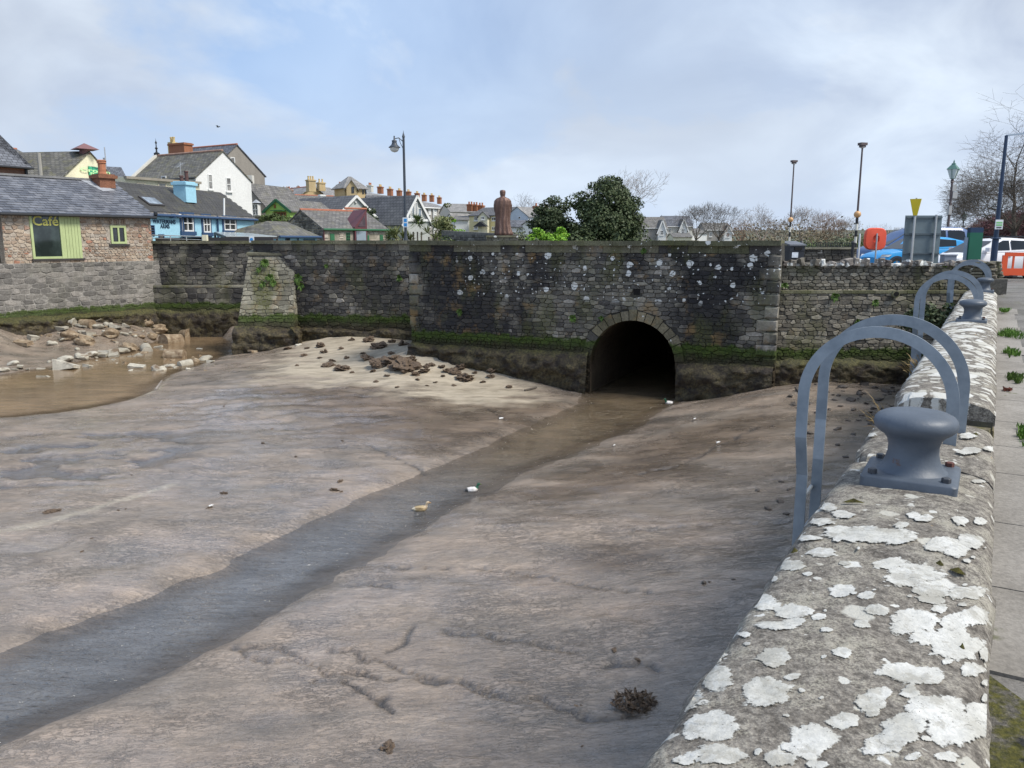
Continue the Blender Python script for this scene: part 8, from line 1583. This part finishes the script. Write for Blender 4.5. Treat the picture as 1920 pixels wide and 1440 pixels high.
    for x, y, w in fix:
        p = ground_at(x, y, -3.95); s = w / F * p.length; put('seaweed_clump', W[r.randrange(5)], p, (s, s * r.uniform(.7, 1.1), s * r.uniform(.7, 1.15)), (r.uniform(-.15, .15), r.uniform(-.15, .15), r.uniform(0, 6)), f"{'large' if w >= 20 else 'middling' if w >= 12 else 'small'} brown weed covered stone {'near the foot of the wing wall' if y < 668 else 'on the left part of the pale sand bank' if x < 690 else 'in the middle heap of the pale sand bank' if x < 790 else 'on the right part of the pale sand bank'}", 'seaweed clump', 'weedy stones on the sand bank')
    Dk = [lump_mesh('dark_stone', 'lump', 60 + i, M_DK, 1) for i in range(4)] + [lump_mesh('dark_stone', 'wedge', 64, M_DK)]
    fx = [(1482,745,14),(1487,760,16),(1500,735,20),(1510,790,12),(1517,815,14),(1570,806,16),(1640,795,20),(1600,770,14),(1595,752,16),(1612,740,18),(1625,757,12),(1580,728,16),(1620,722,20),(1550,736,12),(1555,770,10),(1648,752,16),(1660,768,14),(1532,830,12),(1540,845,10),(1465,905,10),(1478,920,9),(1463,944,16),(1440,957,14),(1420,922,12),(1475,965,12),(1505,970,10),(1494,935,8),(1320,1093,13),(1375,1088,8),(1330,1092,6),(1545,800,8),(1530,775,8),(1590,790,9),(1660,735,16),(1640,728,14),(1505,755,8),(1690,745,12),(1530,722,10),(1495,728,9),(1565,752,10),(1610,790,10),(1630,775,9),(1600,815,10),(1570,835,12),(1585,860,10),(1300,790,5),(1352,788,5),(1450,800,6)]
    for x, y, w in fx + [(r.uniform(1490, 1690), r.uniform(722, 800), r.uniform(5, 12)) for _ in range(34)]:
        p = ground_at(x, y, -3.9); s = w / F * p.length; put('dark_stone', Dk[r.randrange(5)], p, (s, s * r.uniform(.6, .9), s * r.uniform(.45, .8)), (r.uniform(-.3, .3), r.uniform(-.3, .3), r.uniform(0, 6)), f"{'larger' if w >= 15 else 'fist sized' if w >= 9 else 'tiny'} dark wet stone {'at the foot of the ledge wall' if y < 745 else 'beyond the nearest ladder hoops' if x > 1490 and y < 800 else 'beside the nearest ladder legs' if x > 1450 else 'on the open mud right of the stream'}", 'stone', 'dark stones on the mud by the quay')
    fx = [(555,857,8),(642,828,7),(638,905,14),(626,920,20),(640,924,10),(1152,1222,14),(1196,1242,12),(393,953,10),(222,960,6),(236,958,4),(154,1035,6),(172,1012,5),(100,962,22),(247,893,5),(420,762,5),(493,832,9),(510,805,8),(1038,1240,5),(1080,1330,8),(1090,1328,6),(1092,1400,6),(730,1405,30),(722,1412,18),(420,925,14)]
    for x, y, w in fx:
        p = ground_at(x, y, -4.15); s = w / F * p.length; put('weed_scrap', W[r.randrange(5)], p, (s, s * .5, s * .5), (0, 0, r.uniform(0, 6)), 'small dark scrap of weed stranded on the open mud', 'weed scrap', 'weed scraps on the open mud')
    big = thing('seaweed_tuft', 'largest brown tuft of wrack on the mud, beside the coping in the foreground', 'seaweed', ground_at(1190, 1322, -4.0)); m = MB(); q = ground_at(1190, 1322, -4.0)
    for i in range(420):
        a = r.uniform(0, 6.28); d = r.uniform(0, 1) ** .6; s = q + Vector((math.cos(a) * .19 * d, math.sin(a) * .17 * d, .02 + .07 * (1 - d) * r.random())); e = s + Vector((r.uniform(-.05, .05), r.uniform(-.05, .05), r.uniform(-.01, .04))); sd = Vector((r.uniform(-1, 1), r.uniform(-1, 1), .2)).normalized() * .009; m.add([s - sd, s + sd, e + sd, e - sd], [(0, 1, 2, 3)])
    part('fronds', m, M_WRACK, big)
    k = MB(); a, b = ground_at(292, 733, -4.2), ground_at(304, 723, -4.2); k.tube([a + Vector((0, 0, .03)), b + Vector((0, 0, .14))], [.035, .02], 6); lone('driftwood', k, BARKG, 'pale stick of driftwood at the tip of the brown pool', 'stick'); 
    k = MB(); a, b = ground_at(984, 735, -4.1), ground_at(1006, 729, -4.1); k.tube([a + Vector((0, 0, .03)), b + Vector((0, 0, .04))], [.03, .03], 6); lone('driftwood', k, BARKD, 'dark stick lying on the sand bank before the arch', 'stick')
    for px, py, w, lab in ((940, 788, 8, 'small white bottle on the mud left of the stream'), (1303, 788, 5, 'white scrap of litter on the mud right of the arch'), (1347, 834, 7, 'pale paper scrap in the runnel right of the stream'), (1152, 838, 4, 'tiny white scrap on the right bank of the stream'), (396, 955, 7, 'white speckled scrap of litter on the left mud')):
        p = ground_at(px, py, -4.15); s = w / F * p.length; k = MB(); k.tube([p + Vector((-s * .5, 0, .03)), p + Vector((s * .2, .02, .04)), p + Vector((s * .35, .02, .04)), p + Vector((s * .5, .02, .05))], [s * .22, s * .22, s * .1, s * .09], 8); lone('litter', k, WFR, lab, 'litter')
build_rubble()
def duck(label, px, py, heading, sc, mats):
    """one continuous body: tail, back, breast, neck, head and bill"""
    p = onz(px, py, ZW); t = thing('duck', label, 'duck', p); t.rotation_euler = (0, 0, heading); t.scale = (sc,) * 3
    spine = [(-.27, .07, .006, 0), (-.23, .065, .035, 0), (-.17, .05, .075, 1), (-.08, .05, .10, 1), (.02, .055, .108, 1), (.10, .065, .095, 2), (.145, .10, .066, 2), (.165, .15, .042, 3), (.175, .19, .037, 3), (.195, .225, .045, 3), (.225, .238, .043, 3), (.25, .235, .030, 3), (.265, .228, .016, 4), (.30, .220, .014, 4), (.315, .217, .004, 4)]
    n = 12; vs = []; fs = []; mi = []
    for i, (x, z, r_, m_) in enumerate(spine):
        a = spine[max(0, i - 1)]; b = spine[min(len(spine) - 1, i + 1)]; d = Vector((b[0] - a[0], 0, b[1] - a[1])).normalized(); up = Vector((-d.z, 0, d.x)); wid = 1.15 if m_ in (0, 1, 2) else (1.5 if m_ == 4 and x > .27 else 1)
        for k in range(n): q = 2 * math.pi * k / n; vs.append(Vector((x, 0, z)) + up * math.sin(q) * r_ * (.85 if m_ == 1 else 1) + Vector((0, 1, 0)) * math.cos(q) * r_ * wid)
    for i in range(len(spine) - 1):
        for k in range(n): fs.append((i * n + k, (i + 1) * n + k, (i + 1) * n + (k + 1) % n, i * n + (k + 1) % n)); mi.append(max(spine[i][3], spine[i + 1][3]) if spine[i + 1][3] > 2 else spine[i][3])
    m = MB(); m.add(vs, fs); m.m = mi; me = m.mesh('body', smooth=True); [me.materials.append(q) for q in mats]; me.polygons.foreach_set('material_index', mi); o = bpy.data.objects.new('body', me); link(o, t)
    for s in (-1, 1):
        w = MB(); w.add([(-.20, s * .05, .115), (-.02, s * .118, .125), (.08, s * .10, .10), (.04, s * .122, .05), (-.10, s * .115, .055)], [(0, 1, 2, 3, 4) if s < 0 else (4, 3, 2, 1, 0)]); me = w.mesh('wing'); me.materials.append(mats[5]); link(bpy.data.objects.new('wing', me), t)
        e = MB(); e.lathe([(.001, -.006), (.006, 0), (.001, .006)], 6, (.235, s * .040, .248)); me = e.mesh('eye'); me.materials.append(BLACK); link(bpy.data.objects.new('eye', me), t)
D_ = lambda n, c: paint(n, c, .6, .15, 30)
duck('mallard drake with pale sides and dark green head swimming in mid stream', 886, 921, 0.25, .52, [D_('drake_tail', (.05, .05, .05)), D_('drake_side', (.68, .66, .64)), D_('drake_breast', (.60, .56, .53)), D_('drake_head', (.01, .09, .05)), D_('drake_bill', (.10, .12, .03)), D_('drake_wing', (.74, .73, .72))])
duck('brown mallard hen swimming in the stream, nearest of the ducks', 789, 957, 0.18, .54, [D_('hen_tail', (.62, .55, .42)), D_('hen_side', (.42, .32, .18)), D_('hen_breast', (.40, .30, .18)), D_('hen_head', (.48, .38, .26)), D_('hen_bill', (.35, .20, .08)), D_('hen_wing', (.30, .22, .12))])
duck('mallard drake at the right jamb of the arch mouth', 1254, 757, math.pi + .2, .55, [D_('drake_tail', (.05, .05, .05)), D_('drake_side', (.68, .66, .64)), D_('drake_breast', (.60, .56, .53)), D_('drake_head', (.01, .09, .05)), D_('drake_bill', (.10, .12, .03)), D_('drake_wing', (.40, .45, .48))])
def build_weeds():
    r = random.Random(31)
    def tuft(name, label, cat, p, n, h, spread, mat, nrm=Vector((0, 0, 1)), w=.012, lean=.5, group=None):
        m = MB(); p = Vector(p); t1 = nrm.cross(Vector((0, 0, 1))).normalized() if abs(nrm.z) < .9 else QU; t2 = t1.cross(nrm).normalized()
        for i in range(n):
            a = r.uniform(0, 6.28); d = t1 * math.cos(a) + t2 * math.sin(a) if name == 'fern' else Vector((math.cos(a), math.sin(a), 0)) - nrm * (Vector((math.cos(a), math.sin(a), 0)).dot(nrm)); 
            if name == 'fern':
                s = p + nrm * .01 + d * spread * .35 * r.random(); l = h * r.uniform(.35, .95); e = s + d * l * .85 + nrm * l * r.uniform(.25, .7) - Vector((0, 0, .35 * l)); mid = s.lerp(e, .5) + nrm * .18 * l + Vector((0, 0, .12 * l)); sd = (e - s).cross(nrm + Vector((r.uniform(-.6, .6), 0, r.uniform(-.6, .6)))).normalized() * w; m.add([s - sd * .5, s + sd * .5, mid + sd, mid - sd], [(0, 1, 2, 3)]); m.add([mid - sd, mid + sd, e], [(0, 1, 2)]); continue
            if name == 'grass_tuft' and i % 14 == 0: ctr = p + QU * r.gauss(0, spread * .9) + QV * r.gauss(0, spread * .22); cs = r.uniform(.25, 1.0)
            s = (ctr + d * spread * .22 * cs * r.random()) if name == 'grass_tuft' else p + d * spread * r.random() ** .8 * (.45 if abs(d.dot(QV)) > .7 and nrm.z > .9 else 1); l = h * r.uniform(.5, 1.1); e = s + nrm * l * .8 + d * l * lean * r.random() + Vector((0, 0, -.2 * l if abs(nrm.z) < .5 else 0)); mid = s.lerp(e, .55) + Vector((0, 0, .1 * l)); sd = (e - s).cross(Vector((r.uniform(-1, 1), r.uniform(-1, 1), .3))).normalized() * w; m.add([s - sd * .6, s + sd * .6, mid + sd, mid - sd], [(0, 1, 2, 3)]); m.add([mid - sd, mid + sd, e], [(0, 1, 2)])
        o = lone(name, m, mat, label, cat, group); return o
    # ferns on the walls
    for px, py, P, n, sz, lab in ((497, 492, 'b', 120, .22, 'largest fern clump at the top of the buttress face'), (507, 520, 'b', 90, .2, 'fern clump in the middle of the buttress face'), (493, 532, 'b', 60, .17, 'lower left fern clump on the buttress face'), (513, 530, 'b', 60, .17, 'lower right fern clump on the buttress face'), (486, 505, 'b', 40, .14, 'small fern on the upper left of the buttress'), (560, 520, 'l', 70, .25, 'fern growing beside the right edge of the buttress'), (565, 535, 'l', 50, .2, 'moss and fern low beside the buttress'), (612, 498, 'l', 30, .12, 'tiny fern high on the wing wall'), (750, 520, 'l', 40, .16, 'fern on the wing wall near the bridge end'), (863, 584, 'r', 40, .14, 'yellow green fern low on the bridge, left of the arch'), (1075, 596, 'r', 50, .15, 'yellow green fern just left of the arch ring'), (1128, 596, 'r', 30, .1, 'small fern on the arch ring'), (1208, 470, 'r', 40, .1, 'small bright plant under the bridge coping'), (1565, 555, 'w', 50, .14, 'fern on the ledge wall right of the bridge'), (1640, 566, 'w', 40, .12, 'moss tuft below the ledge drain pipe'), (1607, 603, 'w', 30, .1, 'small moss tuft in the middle of the ledge wall'), (1470, 535, 'w', 30, .12, 'moss tuft in the corner of bridge and ledge wall')):
        if P == 'b': q = atY(px, py, 31.2 - .30 * max(0, zz(479, 31.2) - zz(py, 31.0)) - .05); n_ = Vector((0, -1, .2))
        elif P == 'l': q = onplane(px, py, LW_L + LW_N * .05, LW_N); n_ = LW_N
        elif P == 'r': q = onplane(px, py, BR_R + BR_N * .06, BR_N); n_ = BR_N
        else: q = atY(px, py, RW_Y - .25); n_ = Vector((0, -1, 0))
        tuft('fern', lab, 'fern', q, n, sz, sz * .9, LF_MOSSY, n_, .022, .8)
    # grass along the path edge
    for u, v, n, h, s, lab in ((7.9, .36, 160, .07, .10, 'bright grass tuft on the path edge below the higher coping'), (11.2, .33, 130, .08, .12, 'yellow green grass tuft on the kerb opposite the middle bollard'), (13.8, .30, 120, .10, .14, 'grass strip along the kerb beyond the middle bollard'), (16.6, .34, 220, .12, .22, 'lush grass patch spreading over the path before the farthest bollard'), (20.2, .26, 100, .1, .15, 'grass under the quay end pillar'), (2.95, .30, 70, .05, .07, 'small grass tuft on the path at the lower right corner'), (2.6, .36, 60, .03, .10, 'yellow moss cushion on the path at the lower right corner')): tuft('grass_tuft', lab, 'grass', quv(u, v, path_z(quv(u, 0, 0).y) + .02), n * 3, h * 1.0, s * 1.5, LF_GRASS if 'yellow' not in lab else LF_MOSSY, w=.005)
    for u, lab in ((10.3, 'dry red brown weed lying against the coping'),): tuft('dry_weed', lab, 'weed', quv(u, .24, path_z(quv(u, 0, 0).y) + .02), 60, .04, .07, paint('dry_red', (.20, .07, .05), .9), w=.012, lean=1.2)
    tuft('dry_grass', 'tall dead grass stalks hanging from the quay wall edge beyond the nearest ladder', 'grass', quv(6.5, -.60, ZF - .28), 20, .28, .12, LF_DRY, Vector((-.55, -.2, .6)).normalized(), .0025, .7); tuft('dry_grass', 'straw coloured weed on the quay edge beneath the middle ladder', 'grass', quv(9.6, -.58, ZF - .25), 60, .16, .2, LF_DRY, Vector((-.5, -.1, .7)).normalized(), .004, .7)
    b = quv(20.4, -1.1, -1.9); t = leafy('ivy', 'dark green ivy hanging in the corner behind the ladder hoops', 'ivy', b, (b.x, b.y, -1.78), (.55, .5, .48), 1500, .10, LF_DARK, 501, 30, .2, .03, crown='foliage')
    p = V3(1777, 21, 495); tuft('bright_plant', 'small lime green plant growing on the toothed wall top', 'plant', (p.x, RW_Y + .0, p.z - .08), 50, .16, .08, LF_BRIGHT, w=.02)
    p = V3(472 / 1, 31, 470); k = V3(422, 60, 238); m = MB(); m.tube([k + Vector((-.12, 0, 0)), k, k + Vector((.12, 0, .02))], [.01, .05, .015], 6); b = lone('gull', m, GUT, 'tiny dark bird flying high above the white gabled house', 'bird')
    for s in (-1, 1): w = MB(); w.prism([(0, 0, .05), (.08, s * .18, .12), (.0, s * .45, .08), (-.06, s * .18, .1)], (0, 0, .012)); me = w.mesh('wing'); me.materials.append(GUT); link(bpy.data.objects.new('wing', me), b)
build_weeds()
